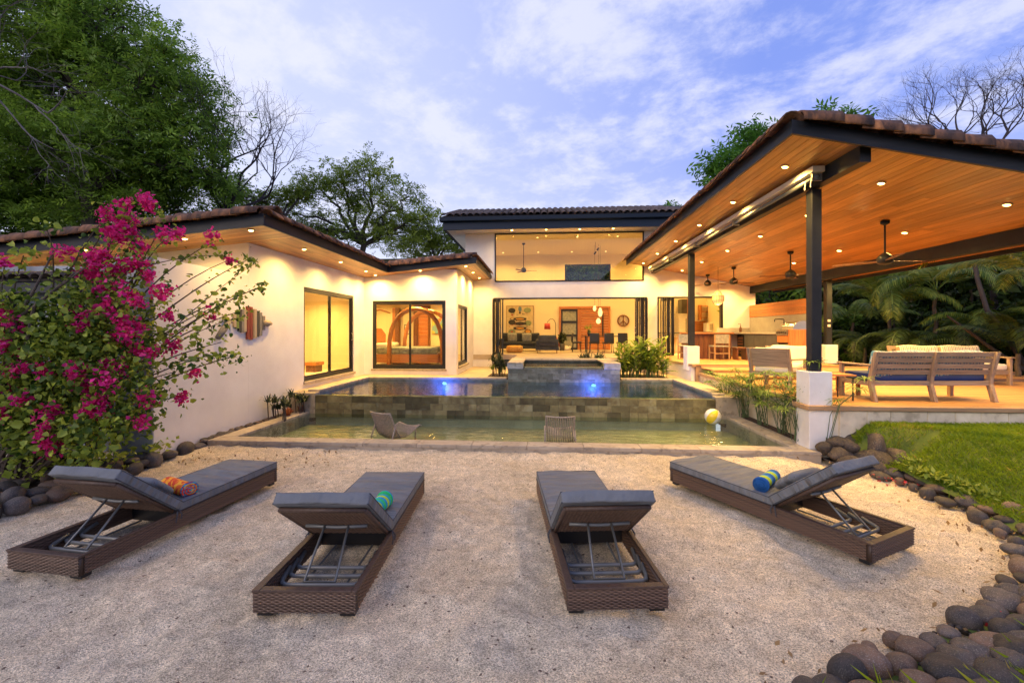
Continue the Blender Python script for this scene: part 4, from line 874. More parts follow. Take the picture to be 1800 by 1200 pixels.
def make_lounger(name, label, M, th=math.radians(38), seed=0):
    """local: y=0 near (head) end, y=2.3 foot end"""
    random.seed(seed)
    root = bpy.data.objects.new('sun_lounger', None); put(root, None, M); tag(root, label, 'sun lounger', 'sun loungers on the sand')
    wk, rm = M_['wicker'], M_['rim']; HW, L, z0, z1 = .37, 2.3, .035, .185
    P = lambda *a: M @ T(*a)
    for s in (-1, 1):
        inst('side_panel', woven(L-.094, z1-z0), root, P(s*(HW-.0225), L/2, (z0+z1)/2) @ Matrix.Rotation(PI/2, 4, 'Z'))
    for y in (.0235, L-.0235): inst('end_panel', woven(HW*2, z1-z0), root, P(0, y, (z0+z1)/2))
    boxo('dark_gap_panel', HW*2-.1, .02, .125, M_['black'], root, P(0, .99, .10)); boxo('cross_slat', HW*2-.1, .05, .03, M_['black'], root, P(0, 1.5, .14))  # black upright panel stands in for the dark gap beneath the back hinge
    r = MB()
    for s in (-1, 1): r.box(s*HW-.028 if s > 0 else -HW-.006, s*HW+.006 if s > 0 else -HW+.05, -.006, L+.006, z1+.001, z1+.018)
    r.box(-HW+.052, HW-.03, -.006, .05, z1+.001, z1+.018).box(-HW+.052, HW-.03, L-.05, L+.006, z1+.001, z1+.018)
    r.build('rim', rm, root, M, bevel=.004)
    for (x, y) in ((-.3, .07), (.3, .07), (-.3, L-.07), (.3, L-.07)): boxo('foot', .11, .08, .034, M_['black'], root, P(x, y, .018))
    MB().box(-HW+.05, HW-.05, .98, L-.05, .165, .183).build('seat_panel', wk, root, M)
    # ratchet rack on the ground side, three bent tubes
    for i, y in enumerate((.24, .36, .48)):
        MB().tube([(-.31, y+.16, .15), (-.31, y+.05, .115), (-.295, y+.012, .105), (-.26, y, .10), (.26, y, .10), (.295, y+.012, .105), (.31, y+.05, .115), (.31, y+.16, .15)], .018, 8).build('rack_tube', M_['tubegrey'], root, M, smooth=True)
    MB().tube([(-.17, .05, .05), (-.17, .95, .05)], .010, 6).tube([(.17, .05, .05), (.17, .95, .05)], .010, 6).build('rack_rail', M_['tubegrey'], root, M)
    hy = .86; c, s_ = math.cos(th), math.sin(th)
    def back(u, v): # u along the back from hinge, v normal to it
        return (hy-u*c+v*s_*1.0, .215+u*s_+v*c)
    # prop: from the mid back down to the rack
    py, pz = back(.36, -.03)
    MB().tube([(-.10, py, pz), (-.12, .24, .125), (.12, .24, .125), (.10, py, pz)], .0105, 8).build('prop', M_['tubegrey'], root, M, smooth=True)
    MB().tube([(-.26, py, pz), (-.1, py+.005, pz-.012), (0, py+.005, pz-.016), (.1, py+.005, pz-.012), (.26, py, pz)], .015, 8).build('prop_bar', M_['tubegrey'], root, M, smooth=True)
    Bm = M @ T(0, hy, .215) @ Matrix.Rotation(-th, 4, 'X') @ Matrix.Rotation(PI, 4, 'Z')   # local +y runs up the back, +z is the front of it
    bk = inst('backrest', woven(.66, .66, .03), root, Bm @ T(0, .37, -.002) @ Matrix.Rotation(PI/2, 4, 'X'))
    fr = MB()
    for q in ([(-.335, .02, -.004), (-.335, .715, -.004)], [(.335, .02, -.004), (.335, .715, -.004)], [(-.335, .715, -.004), (.335, .715, -.004)]): fr.tube(q, .02, 8)
    fr.build('backrest_frame', rm, root, Bm, smooth=True)
    ph = random.uniform(0, 6)
    def wr(a, b):
        def f(x, y, z):
            if z < 0: return (0, 0, 0)
            e = min(1, (abs(b/2-abs(y)))/.12)
            return (0, 0, .006*math.sin(y*23+2*math.sin(x*5+ph)+ph)*(.5+.5*math.sin(y*4+ph))*2.6*min(1, max(0, (a/2-abs(x))/.1))+.004*math.sin(x*9+y*6+ph)+.012*(1-(2*x/a)**4)*(1-(2*y/b)**6))
        return f
    Ls = 1.42
    sc = soft('seat_cushion', M_['cushion'], root, M @ T(0, hy+.03+Ls/2, .250), .74, Ls, .088, r=.016, nx=12, ny=72, nz=2, fn=wr(.74, Ls))
    def pipe(hx, y0, y1, z, Mx, par):
        pts = [(-hx, y0, z), (-hx, y1, z), (hx, y1, z), (hx, y0, z), (-hx, y0, z)]
        MB().tube(pts, .005, 6).build('piping', M_['piping'], par, Mx)
    for z in (.038, -.036): pipe(.367, -Ls/2+.004, Ls/2-.004, z, M @ T(0, hy+.03+Ls/2, .250), sc)
    Lb = .80; Mb = Bm @ T(0, Lb/2-.01, .062)
    bc = soft('back_cushion', M_['cushion'], root, Mb, .75, Lb, .095, r=.016, nx=12, ny=30, nz=2, fn=lambda x, y, z, g=wr(.75, Lb): tuple(Vector(g(x, y, z))+Vector((0, .03*(1-(2*x/.75)**2)*(1 if y > Lb/2-.02 else 0), 0))))
    for z in (.038, -.036): pipe(.372, -Lb/2+.004, Lb/2-.004, z*1.06, Mb, bc)
    for s in (-1, 1): MB().tube([(s*.38, hy+.0, .22), (s*.40, hy-.02, .19), (s*.395, hy-.03, .12)], .006, 5).tube([(s*.38, hy+.02, .22), (s*.402, hy+.03, .18), (s*.40, hy+.02, .14)], .006, 5).build('tie', M_['piping'], root, M)
    return root, Bm
LG = []
for (nx_, ny_, fx, fy, th, lab) in (
    (-4.17, 3.28, -3.95, 5.53, 41, 'wicker sun lounger by the bougainvillea bed, orange rolled towel on its grey cushion'),
    (-1.70, 2.94, -1.84, 5.22, 38, 'wicker sun lounger with turquoise and green towel behind its raised back'),
    (.55, 3.14, .30, 5.39, 38, 'wicker sun lounger with bare grey cushion, no towel and no pillow'),
    (3.19, 4.11, 2.09, 6.04, 40, 'wicker sun lounger nearest the lawn, blue rolled towel against its pillow')):
    a = math.atan2(fy-ny_, fx-nx_)-PI/2; M = T(nx_, ny_, 0, a)
    LG.append((M,)+make_lounger('l', lab, M, math.radians(th), len(LG)+3))
random.seed(21)
def pillow(M, label):
    me = rbox(.52, .34, .13, r=.045, nx=14, ny=10, nz=3, fn=lambda x, y, z: (-x*.10*(2*y/.34)**2, -y*.12*(2*x/.52)**2, -z*.75*max((2*x/.52)**4, (2*y/.34)**4)))
    me.name = 'pillow'; me.materials.append(M_['cushion']); o = bpy.data.objects.new('pillow', me); put(o, None, M); tag(o, label, 'pillow', 'pillows on the sun loungers')
    MB().tube([(-.225, -.13, 0), (-.235, .13, 0), (.235, .13, 0), (.225, -.13, 0), (-.225, -.13, 0)], .005, 5).build('piping', M_['piping'], o, M)
    return o
pillow(LG[0][2] @ T(0, .17, .175), 'grey pillow lying against the lounger back by the bougainvillea')
pillow(LG[3][2] @ T(0, .17, .175), 'grey pillow lying against the lounger back nearest the lawn')
def towel(M, m1, m2, label, L=.46, r=.085):
    mb = MB(); pts = []; n = 40; turns = 2.6
    # spiral sheet, real thickness
    prof = []
    for i in range(n+1):
        t = i/n; a = turns*2*PI*t; R = .014+(r-.014)*t; prof.append((R*math.cos(a), R*math.sin(a)*.9))
    inner = [(p[0]*(1-.016/max(.02, math.hypot(*p))), p[1]*(1-.016/max(.02, math.hypot(*p)))) for p in prof]
    vs = []; ns = 7
    for k in range(ns+1):
        x = -L/2+L*k/ns
        for p in prof: vs.append((x, p[0], p[1]))
        for p in inner: vs.append((x, p[0], p[1]))
    w = 2*(n+1); f = []
    for k in range(ns):
        for i in range(n):
            a = k*w+i; f.append((a, a+1, a+w+1, a+w)); b = a+n+1; f.append((b+w, b+w+1, b+1, b))
    for i in range(n): f.append((i+1, i, n+1+i, n+2+i)); b = ns*w+i; f.append((b, b+1, b+n+2, b+n+1))
    f.append((n, 2*n+1, ns*w+2*n+1, ns*w+n)) if False else None
    mb.add(vs, f); o = mb.build('towel', m1, None, M, smooth=True); tag(o, label, 'towel')
    e = MB().lathe([(r*.99, 0), (r*.99, .02)], 24, M=Matrix.Translation((L/2-.02, 0, 0)) @ Matrix.Rotation(PI/2, 4, 'Y')).build('hem', m2, o, M, smooth=True)
    return o
tw1 = voromat('towel_orange', [(.75, .12, .01), (.85, .28, .01), (.65, .05, .01), (.9, .4, .02)], 26)
tw2 = stripemat('towel_teal', [(.01, .35, .42), (.02, .5, .15), (.01, .28, .5), (.45, .6, .02)], 0, 7)
tw3 = stripemat('towel_blue', [(.01, .10, .35), (.01, .25, .55), (.45, .6, .02), (.01, .12, .4), (.01, .06, .25)], 0, 5, .01)
hb = stripemat('towel_hem', [(.01, .15, .5), (.3, .03, .02), (.01, .2, .5), (.05, .4, .3)], 2, 30)
# lay them across the seat in front of the pillow
towel(LG[0][0] @ T(.10, 1.13, .365, math.radians(-18)), tw1, hb, 'rolled orange towel with blue hem on the lounger by the bougainvillea')
towel(LG[1][0] @ T(.17, 1.02, .37, math.radians(82)), tw2, tw2, 'folded turquoise and green towel behind the raised lounger back')
towel(LG[3][0] @ T(-.08, 1.13, .365, math.radians(197)), tw3, tw3, 'rolled blue and lime towel on the lounger nearest the lawn')
# ------------------------------------------------------------------ rope chairs in the shallow basin
def rope_chair(M, label):
    root = bpy.data.objects.new('rope_chair', None); put(root, None, M); tag(root, label, 'pool chair', 'rope chairs standing in the shallow basin')
    # local: faces +y; low lounge shell
    prof = [(-.30, .56), (-.27, .50), (-.20, .34), (-.13, .18), (-.05, .08), (.06, .07), (.20, .11), (.33, .17), (.46, .22), (.50, .20)]
    m = M_['greywood']
    rope = M_.setdefault('rope', mat('grey_rope', (.36, .30, .24), (.24, .2, .16), rough=.9, scale=30))
    for s in (-1, 1):
        MB().tube([(s*(.25 if i < 3 else .27), y, z) for i, (y, z) in enumerate(prof)], .014, 8).build('side_rail', rope, root, M, smooth=True)
        MB().tube([(s*.26, -.18, .30), (s*.27, -.26, .10), (s*.27, -.28, -.15)], .014, 8).build('leg', rope, root, M, smooth=True)
        MB().tube([(s*.26, .36, .18), (s*.27, .34, .0), (s*.27, .34, -.15)], .014, 8).build('leg', rope, root, M, smooth=True)
    n = 15
    for i in range(n):
        t = (i+.5)/n*2-1; x = t*.24; sag = .035*(1-t*t)
        MB().tube([(x, y-sag*(1 if k < 5 else 0), z-sag*(0 if k < 4 else 1)) for k, (y, z) in enumerate(prof)], .0085, 6).build('rope_strand', rope, root, M, smooth=True)
    for k in (0, 4, 8):
        y, z = prof[k]; MB().tube([(-.26, y, z), (-.1, y-.03*(k < 4), z-.03*(k > 2)-.01), (.1, y-.03*(k < 4), z-.03*(k > 2)-.01), (.26, y, z)], .014, 8).build('cross_bar', rope, root, M, smooth=True)
    return root
rope_chair(T(-2.85, 7.95, .0, math.radians(-26)), 'low rope chair turned sideways in the shallow basin')
rope_chair(T(.32, 7.85, .0, math.radians(0)), 'low rope chair facing the weir in the shallow basin')
# beach ball
bl = thing('beach_ball', 'yellow and white beach ball floating at the foot of the weir', 'ball', (3.60, 9.35, .27))
BM_ = T(3.62, 9.35, .25, .6, .5, .3)
for k in range(6):
    mb = MB(); vs = []; R = .165; nu, nv = 5, 12
    for j in range(nv+1):
        for i in range(nu+1):
            a = (k+i/nu)*PI/3; b = -PI/2+PI*j/nv; vs.append((R*math.cos(b)*math.cos(a), R*math.cos(b)*math.sin(a), R*math.sin(b)))
    f = [(j*(nu+1)+i, j*(nu+1)+i+1, (j+1)*(nu+1)+i+1, (j+1)*(nu+1)+i) for j in range(nv) for i in range(nu)]
    mb.add(vs, f).build('panel', mat('ball_yellow', (.75, .55, .03), rough=.3) if k in (0, 3) else M_.setdefault('ballw', mat('ball_white', (.75, .72, .66), rough=.3)), bl, BM_, smooth=True)
# ------------------------------------------------------------------ ceiling fans
def fan(x, y, ztop, zb, label, a0=.3, R=.66, g='ceiling fans under the pavilion'):
    t = thing('ceiling_fan', label, 'fan', (x, y, zb), 0, g); bk = M_['steel']
    MB().lathe([(.075, ztop), (.07, ztop-.05), (.02, ztop-.08)], 16, (x, y, 0)).build('mount', bk, t, smooth=True)
    MB().tube([(x, y, ztop-.05), (x, y, zb+.1)], .016, 8).build('rod', bk, t)
    MB().lathe([(.03, zb+.16), (.10, zb+.10), (.125, zb+.06), (.125, zb-.03), (.09, zb-.06), (.03, zb-.075)], 18, (x, y, 0)).build('motor', bk, t, smooth=True)
    for k in range(3):
        M = T(x, y, zb, a0+k*2*PI/3) @ Matrix.Rotation(.2, 4, 'X')
        MB().prism([(.1, -.03), (.22, -.055), (R, -.065), (R, .04), (.22, .05), (.1, .03)], 'z', -.006, .006).build('blade', M_['darkwood'], t, M)
    return t
fan(6.62, 8.75, CP(6.62)-.01, 3.42, 'nearest ceiling fan, on a long rod close to the big steel beam', .15, .85)
fan(6.62, 11.9, CP(6.62)-.01, 3.55, 'ceiling fan right of the front post, second along the ceiling', .9, .75)
fan(6.45, 14.9, CP(6.45)-.01, 3.72, 'ceiling fan between the two left posts', .25, .75)
fan(6.35, 16.9, CP(6.35)-.01, 3.88, 'ceiling fan nearest the kitchen wall beside the lantern', .1, .7)
fan(-.85, 19.6, 6.11, 4.85, 'grey fan behind the upper window', .0, .62, None)
# ------------------------------------------------------------------ lantern on the patio, living room pendants
def lantern(x, y, zt, z, label, h=.55, r=.17):
    t = thing('pendant_lantern', label, 'lantern', (x, y, z)); MB().tube([(x, y, zt), (x, y, z+h)], .006, 5).build('cord', M_['black'], t)
    MB().lathe([(.02, h), (.06, h-.05), (r*.95, h*.62), (r, h*.3), (r*.6, .03), (.03, 0)], 16, (x, y, z)).build('shade', glow_shade, t, smooth=True)
    w = MB()
    for k in range(14):
        a = 2*PI*k/14; w.tube([(x+(q+.008)*math.cos(a), y+(q+.008)*math.sin(a), z+zz) for q, zz in ((.02, h), (.06, h-.05), (r*.95, h*.62), (r, h*.3), (r*.6, .03))], .005, 4)
    for zz, q in ((h*.62, r*.97), (h*.3, r*1.02)): w.tube([(x+q*math.cos(2*PI*k/16), y+q*math.sin(2*PI*k/16), z+zz) for k in range(17)], .006, 4)
    w.build('wire_cage', M_['stool'], t); point(t, x, y, z-.12, 16, r=.12); return t
glow_shade = mat('glow_shade', (.8, .6, .25), rough=.6, emit=(1, .66, .24), es=.4)
lantern(6.1, 15.3, CP(6.1), 2.98, 'woven pendant lantern hanging above the teak bar', .5, .19)
for (x, y, z, h, r, lb) in ((2.45, 20.2, 3.02, .26, .08, 'small glowing pendant hanging furthest left of three'), (2.72, 20.3, 2.76, .42, .11, 'largest glowing pendant hanging lower'), (2.6, 20.0, 2.42, .26, .11, 'lowest glowing pendant of the living room')):
    t = thing('pendant_lamp', lb, 'lamp', (x, y, z), 0, 'pendants over the dining table'); MB().tube([(x, y, 6.1), (x, y, z+h)], .006, 5).build('cord', M_['black'], t)
    MB().lathe([(.03, h), (r*.6, h*.85), (r, h*.5), (r*.8, h*.15), (.03, 0)], 16, (x, y, z)).build('globe', M_['pend'], t, smooth=True)
# ------------------------------------------------------------------ slatted teak seats
def teak_seat(M, label, W, cat, group, back, seat, frame='greywood', slats=4, posts=3, name='teak_bench', armc=True, bh=.85, back_m=None):
    """local: faces +y, x across, origin on floor at centre of back legs"""
    t = bpy.data.objects.new(name, None); put(t, None, M); tag(t, label, cat, group); fm, fz = M_[frame], M_['greywoodz' if frame == 'greywood' else frame]
    xs = [-W/2+(W)*i/(posts-1) for i in range(posts)]
    for x in xs:   # bent back uprights
        MB().prism([(-.13, 0), (-.05, 0), (.03, .30), (.02, .42), (-.10, bh), (-.17, bh), (-.06, .42), (-.05, .30)], 'x', x-.03, x+.03).build('back_leg', fz, t, M, bevel=.006)
    for k in range(slats):
        z = .50+k*(bh-.52)/(slats-1)*.93; y = -.005-(z-.42)*.25
        MB().box(-W/2+.01, W/2-.01, -.011, .011, -.04, .04).build('back_slat', fm, t, M @ T(0, y, z, 0, -.24*-1))
    for x in (xs[0], xs[-1]):
        MB().box(x-.03, x+.03, .62, .69, 0, .60).build('front_leg', fz, t, M, bevel=.005)
        MB().box(x-.045, x+.045, -.05, .73, .60, .63).build('armrest', fm, t, M, bevel=.006)
        MB().box(x-.02, x+.02, -.03, .62, .26, .33).build('side_rail', fm, t, M)
    MB().box(-W/2+.03, W/2-.03, .63, .67, .24, .33).build('front_rail', fm, t, M); MB().box(-W/2+.03, W/2-.03, -.035, -.0, .27, .35).build('back_rail', fm, t, M)
    n = 2 if W > 1.2 else 1; w = (W-.08)/n
    for i in range(n):
        x = -W/2+.04+w*(i+.5)
        soft('seat_cushion', M_[seat], t, M @ T(x, .34, .40), w-.01, .66, .14, r=.04, nx=8, ny=8, nz=2)
        soft('back_cushion', M_[back], t, M @ T(x, .06, .635, 0, .22), w-.01, .15, .46, r=.05, nx=10, ny=4, nz=8, fn=lambda x, y, z: (0, .02*math.sin(x*4), .01*math.sin(x*9)))
    return t
teak_seat(T(6.64, 7.82, DZ, math.radians(3)), 'weathered teak love seat seen from behind with navy seat and blue patterned backs', 2.0, 'love seat', 'teak garden seats', 'bluestr', 'navyc')
teak_seat(T(9.4, 10.9, DZ, math.radians(181)), 'teak love seat with tan patterned back cushions facing the pool', 1.95, 'love seat', 'teak garden seats', 'tanstr', 'cream')
teak_seat(T(4.80, 9.35, DZ, math.radians(-52)), 'slatted teak armchair with cream cushions turned away from the pool', .78, 'armchair', 'teak garden seats', 'cream', 'cream', posts=2, slats=5, name='teak_armchair')
teak_seat(T(5.85, 10.6, DZ, math.radians(165)), 'cream cushioned teak armchair facing the pool behind the slatted one', .85, 'armchair', 'teak garden seats', 'cream', 'cream', posts=2, name='teak_armchair')
tb = thing('coffee_table', 'low square teak table between the armchair and love seats', 'table', (5.6, 8.75, DZ))
MB().box(5.2, 6.0, 8.4, 9.1, DZ+.40, DZ+.44).build('top', M_['wood'], tb)
for x in (5.25, 5.91):
    for y in (8.45, 9.0): bx('leg', M_['woodz'], tb, x, x+.05, y, y+.05, DZ, DZ+.40)
sd = thing('side_table', 'small side table on thin black legs beside the love seat arm', 'table', (5.5, 8.4, DZ))
MB().box(4.95, 5.4, 7.75, 8.2, DZ+.42, DZ+.45).build('top', M_['wood'], sd)
for x in (4.98, 5.36):
    for y in (7.78, 8.16): bx('leg', M_['black'], sd, x, x+.016, y, y+.016, DZ, DZ+.42)
# ------------------------------------------------------------------ bar on the upper deck
br = thing('teak_bar', 'dark slatted teak bar table on the upper deck', 'bar table', (5.9, 15.6, 1.1))
MB().box(5.05, 6.65, 15.3, 16.1, 1.98, 2.03).build('top', M_['wood'], br)
for k in range(8): bx('slat', M_['darkwood'], br, 5.15+k*.17, 5.31+k*.17, 15.45, 15.49, 1.1, 1.978)
bx('end_panel', M_['darkwood'], br, 5.08, 5.14, 15.42, 16.0, 1.1, 1.978); bx('end_panel', M_['darkwood'], br, 6.54, 6.6, 15.42, 16.0, 1.1, 1.978)
bch = thing('low_bench', 'low dark wood bench at the end of the teak bar', 'bench', (6.7, 15.2, 1.1)); MB().box(6.55, 6.95, 14.9, 15.35, 1.48, 1.52).build('seat', M_['darkwood'], bch)
for x in (6.58, 6.88): bx('leg', M_['darkwood'], bch, x, x+.04, 14.93, 15.3, 1.1, 1.478)
def wchair(M, label):
    t = bpy.data.objects.new('woven_chair', None); put(t, None, M); tag(t, label, 'chair', 'woven chairs at the teak bar'); wd = M_['stool']
    for s in (-1, 1):
        MB().box(s*.24-.02, s*.24+.02, -.02, .02, 0, .86).build('back_leg', wd, t, M); MB().box(s*.24-.02, s*.24+.02, .40, .44, 0, .46).build('front_leg', wd, t, M)
        MB().box(s*.24-.012, s*.24+.012, .02, .40, .22, .25).build('stretcher', wd, t, M)
    MB().box(-.25, .25, -.02, .44, .44, .48).build('seat', M_['greypil'], t, M); MB().box(-.235, .235, -.015, .012, .56, .86).build('backrest', M_['greypil'], t, M)
    MB().box(-.22, .22, -.012, .012, .2, .235).build('stretcher', wd, t, M)
    return t
wchair(T(6.05, 14.85, 1.10, .05), 'woven chair centred at the front of the teak bar'); wchair(T(4.98, 15.25, 1.10, -.5), 'woven chair half hidden behind the second steel post')
# ------------------------------------------------------------------ living room
ar = thing('wall_hanging', 'tall cream wall hanging with black ochre and red figures above the sofa', 'artwork', (-1, 22.75, 2.5))
p0 = at(890.6, 589, Y=22.74); p1 = at(937.4, 538, Y=22.74)
MB().box(p0.x, p1.x, 22.74, 22.79, p0.z, p1.z).build('panel', mat('linen_panel', (.62, .5, .3), (.5, .38, .2), rough=.9, scale=8), ar)
aw_, ah = p1.x-p0.x, p1.z-p0.z
def shape(cx, cz, w, h, n, c, nm='figure'):
    o = [(p0.x+aw_*(cx+w*math.cos(2*PI*i/n+PI/n)), p0.z+ah*(cz+h*math.sin(2*PI*i/n+PI/n))) for i in range(n)]
    MB().prism(o, 'y', 22.728-random.uniform(0, .008), 22.738).build(nm, c, ar)
cols = [mat('ink', (.03, .025, .02)), mat('ochre_ink', (.5, .25, .04)), mat('red_ink', (.35, .05, .03)), mat('sage_ink', (.2, .24, .12)), mat('blue_ink', (.12, .18, .24))]
for cz in (.56, .40, .24): shape(.5, cz, .28, .065, 6, cols[0]); shape(.5, cz, .17, .035, 6, cols[1])
for cx, cz in ((.2, .85), (.78, .86), (.2, .45), (.8, .42), (.2, .12), (.8, .12)):
    shape(cx, cz, .14, .09, 10, cols[random.choice((0, 3))]); shape(cx, cz+.01, .10, .06, 8, cols[1]); shape(cx, cz, .05, .03, 6, cols[2])
shape(.5, .9, .07, .10, 6, cols[4]); shape(.5, .78, .04, .05, 6, cols[0])
for k in range(26): shape(random.uniform(.08, .92), random.uniform(.06, .95), random.uniform(.015, .05), random.uniform(.008, .025), random.choice((4, 6, 8)), cols[random.choice((0, 0, 1, 2, 3))])
for k in range(10): shape(.08+.09*k, .03+.3*(k % 2)*.1, .03, .02, 4, cols[2])
for k in range(8): shape(.1+.11*k, .30+.05*(k % 3), .03, .015, 4, cols[random.choice((0, 2))])
MB().box(p0.x-.02, p0.x, 22.73, 22.79, p0.z-.02, p1.z+.02).box(p1.x, p1.x+.02, 22.73, 22.79, p0.z-.02, p1.z+.02).box(p0.x, p1.x, 22.73, 22.79, p1.z, p1.z+.02).box(p0.x, p1.x, 22.73, 22.79, p0.z-.02, p0.z).build('frame', M_['darkwood'], ar)
def sofa(M, W, D, bh, label, pil, name='sofa', arm=True):
    t = bpy.data.objects.new(name, None); put(t, None, M); tag(t, label, 'sofa' if W > 1.4 else 'armchair'); d = M_['darksofa']
    soft('seat_cushion', d, t, M @ T(0, .05, .38), W-.3, D-.1, .18, r=.05); soft('backrest', d, t, M @ T(0, D/2-.1, .62, 0, .1), W-.2, .2, bh, r=.06, nz=5)
    MB().box(-W/2, W/2, -D/2, D/2, .14, .29).build('base', d, t, M)
    if arm:
        for s in (-1, 1): soft('armrest', d, t, M @ T(s*(W/2-.09), 0, .45), .18, D, .34, r=.05)
    for sx in (-1, 1):
        for sy in (-1, 1): MB().tube([(sx*(W/2-.08), sy*(D/2-.08), 0), (sx*(W/2-.08), sy*(D/2-.08), .14)], .018, 6).build('leg', M_['stool'], t, M)
    return t
sf = sofa(T(-1.05, 20.9, ZF, 0), 2.05, .9, .55, 'charcoal sofa with grey pillows under the wall hanging', True)
for x in (-1.45, -.75): tag(soft('throw_pillow', M_['greypil'], None, T(x, 20.75, ZF+.68, 0, .3), .46, .14, .42, r=.06, nx=8, ny=3, nz=8), 'grey green throw pillow standing '+('against the left of the sofa back' if x < -1 else 'against the middle of the sofa back'), 'pillow', 'throw pillows on the charcoal sofa')
sofa(T(.22, 19.15, ZF, PI), 1.02, .7, .36, 'low dark armchair with its back to the pool', False, 'lounge_chair', arm=True)
pf = thing('pouf', 'ochre floor pouf in front of the charcoal sofa', 'pouf', (-1.3, 19.4, ZF)); soft('cushion', M_['ochre'], pf, T(-1.25, 19.4, ZF+.17), .75, .55, .32, r=.12, nx=8, ny=8, nz=4)
fl = thing('floor_lamp', 'black arc floor lamp with red shade and red base', 'lamp', (.55, 21.8, ZF))
MB().lathe([(.20, 0), (.19, .1), (.1, .35), (.04, .5)], 18, (.68, 21.8, ZF+.22)).build('base', M_['red'], fl, smooth=True)
MB().tube([(.68, 21.8, ZF+.6), (.68, 21.8, ZF+1.35), (.64, 21.8, ZF+1.5), (.54, 21.8, ZF+1.6), (.42, 21.8, ZF+1.6), (.3, 21.8, ZF+1.5), (.26, 21.8, ZF+1.4)], .015, 8).build('arc', M_['black'], fl)
MB().lathe([(.16, 0), (.14, .3), (.03, .31)], 16, (.26, 21.8, ZF+1.08)).build('shade', M_['red'], fl, smooth=True)
pp = thing('potted_plant', 'dark round leaved plant beside the red lamp base', 'plant', (1.0, 21.9, ZF))
MB().lathe([(.12, 0), (.15, .35), (.13, .36)], 14, (1.02, 21.9, ZF)).build('pot', M_['greycab'], pp, smooth=True)
P = rng.normal(size=(260, 3)); P = P/np.linalg.norm(P, axis=1, keepdims=True)*rng.uniform(.3, 1, (260, 1))*np.array([.2, .2, .28])+np.array([1.02, 21.9, ZF+.62])
V, F = leaves(P, .14, .6); put(bpy.data.objects.new('foliage', arr_mesh('foliage', V, F, M_['l_cord'], rng.random(260))), pp)
# entrance unit
en = thing('entrance_door', 'wide teak entrance door with a glazed black side light', 'door', (1.9, 22.8, ZF)); yb = 22.70
def ex(u): return at(u, 580, Y=22.7).x
dz1 = at(1030, 538.5, Y=22.7).z
for (a, b, c, d) in ((982.6, 986.2, ZF, dz1), (1015.5, 1021.5, ZF, dz1-.1), (1069.5, 1073, ZF, dz1)): bx('jamb', M_['woodz'], en, ex(a), ex(b), yb, yb+.09, c, d-.001)
bx('header', M_['wood'], en, ex(986.3), ex(1069.4), yb, yb+.09, dz1-.13, dz1)
for k in range(15): z = ZF+.02+k*(dz1-.16-ZF)/15; bx('door_board', M_['wood'], en, ex(1021.7), ex(1069.3), yb+.02, yb+.07, z, z+(dz1-.16-ZF)/15-.012, .004)
bx('handle', M_['black'], en, ex(1058.5), ex(1060.5), yb-.05, yb+.0, ZF+.7, ZF+1.9)
a, b = ex(986.4), ex(1015.4); sl2 = MB().box(a, a+.07, yb+.01, yb+.08, ZF, dz1-.14).box(b-.07, b, yb+.01, yb+.08, ZF, dz1-.14)
H_ = dz1-.14-ZF
for z in (ZF, ZF+H_*.33, ZF+H_*.66, dz1-.24): sl2.box(a+.07, b-.07, yb+.012, yb+.078, z, z+.11)
s2 = sl2.build('side_light', M_['black'], en)
for k in range(3): MB().box(a+.07, b-.07, yb+.04, yb+.05, ZF+.11+k*H_*.33, ZF+H_*.33*(k+1)).build('pane', M_['greypil'], s2)
dg = soft('floor_cushion', M_['cream'], None, T(1.12, 22.1, ZF+.1), .7, .5, .2, r=.09, nx=8, ny=6, nz=3, fn=lambda x, y, z: (0, 0, .05*math.sin(x*14)*math.sin(y*9))); tag(dg, 'crumpled cream floor cushion below the glazed side light', 'cushion')
# round peace sign
ps = thing('peace_sign', 'round dark wood peace sign hung on the yellow wall', 'wall decoration', (3.4, 22.75, 2.6)); c0 = at(1095.5, 563.6, Y=22.75); R = .31
ring = []
for (r0, r1) in ((R-.055, R),):
    mb = MB(); n = 32; vs = []
    for y in (22.70, 22.79):
        for r in (r0, r1):
            for i in range(n): vs.append((c0.x+r*math.cos(2*PI*i/n), y, c0.z+r*math.sin(2*PI*i/n)))
    f = []
    for i in range(n):
        j = (i+1) % n; f += [(i, j, n+j, n+i), (2*n+i, 3*n+i, 3*n+j, 2*n+j), (n+i, n+j, 3*n+j, 3*n+i), (j, i, 2*n+i, 2*n+j)]
    mb.add(vs, f).build('ring', M_['darkwood'], ps)
MB().box(c0.x-R*.96, c0.x+R*.96, 22.765, 22.79, c0.z-.001, c0.z+.001)
for a in (PI/2, -PI/2, -PI/2+.8, -PI/2-.8): MB().tube([(c0.x, 22.74, c0.z), (c0.x+(R-.03)*math.cos(a), 22.74, c0.z+(R-.03)*math.sin(a))], .028, 6).build('spoke', M_['darkwood'], ps)
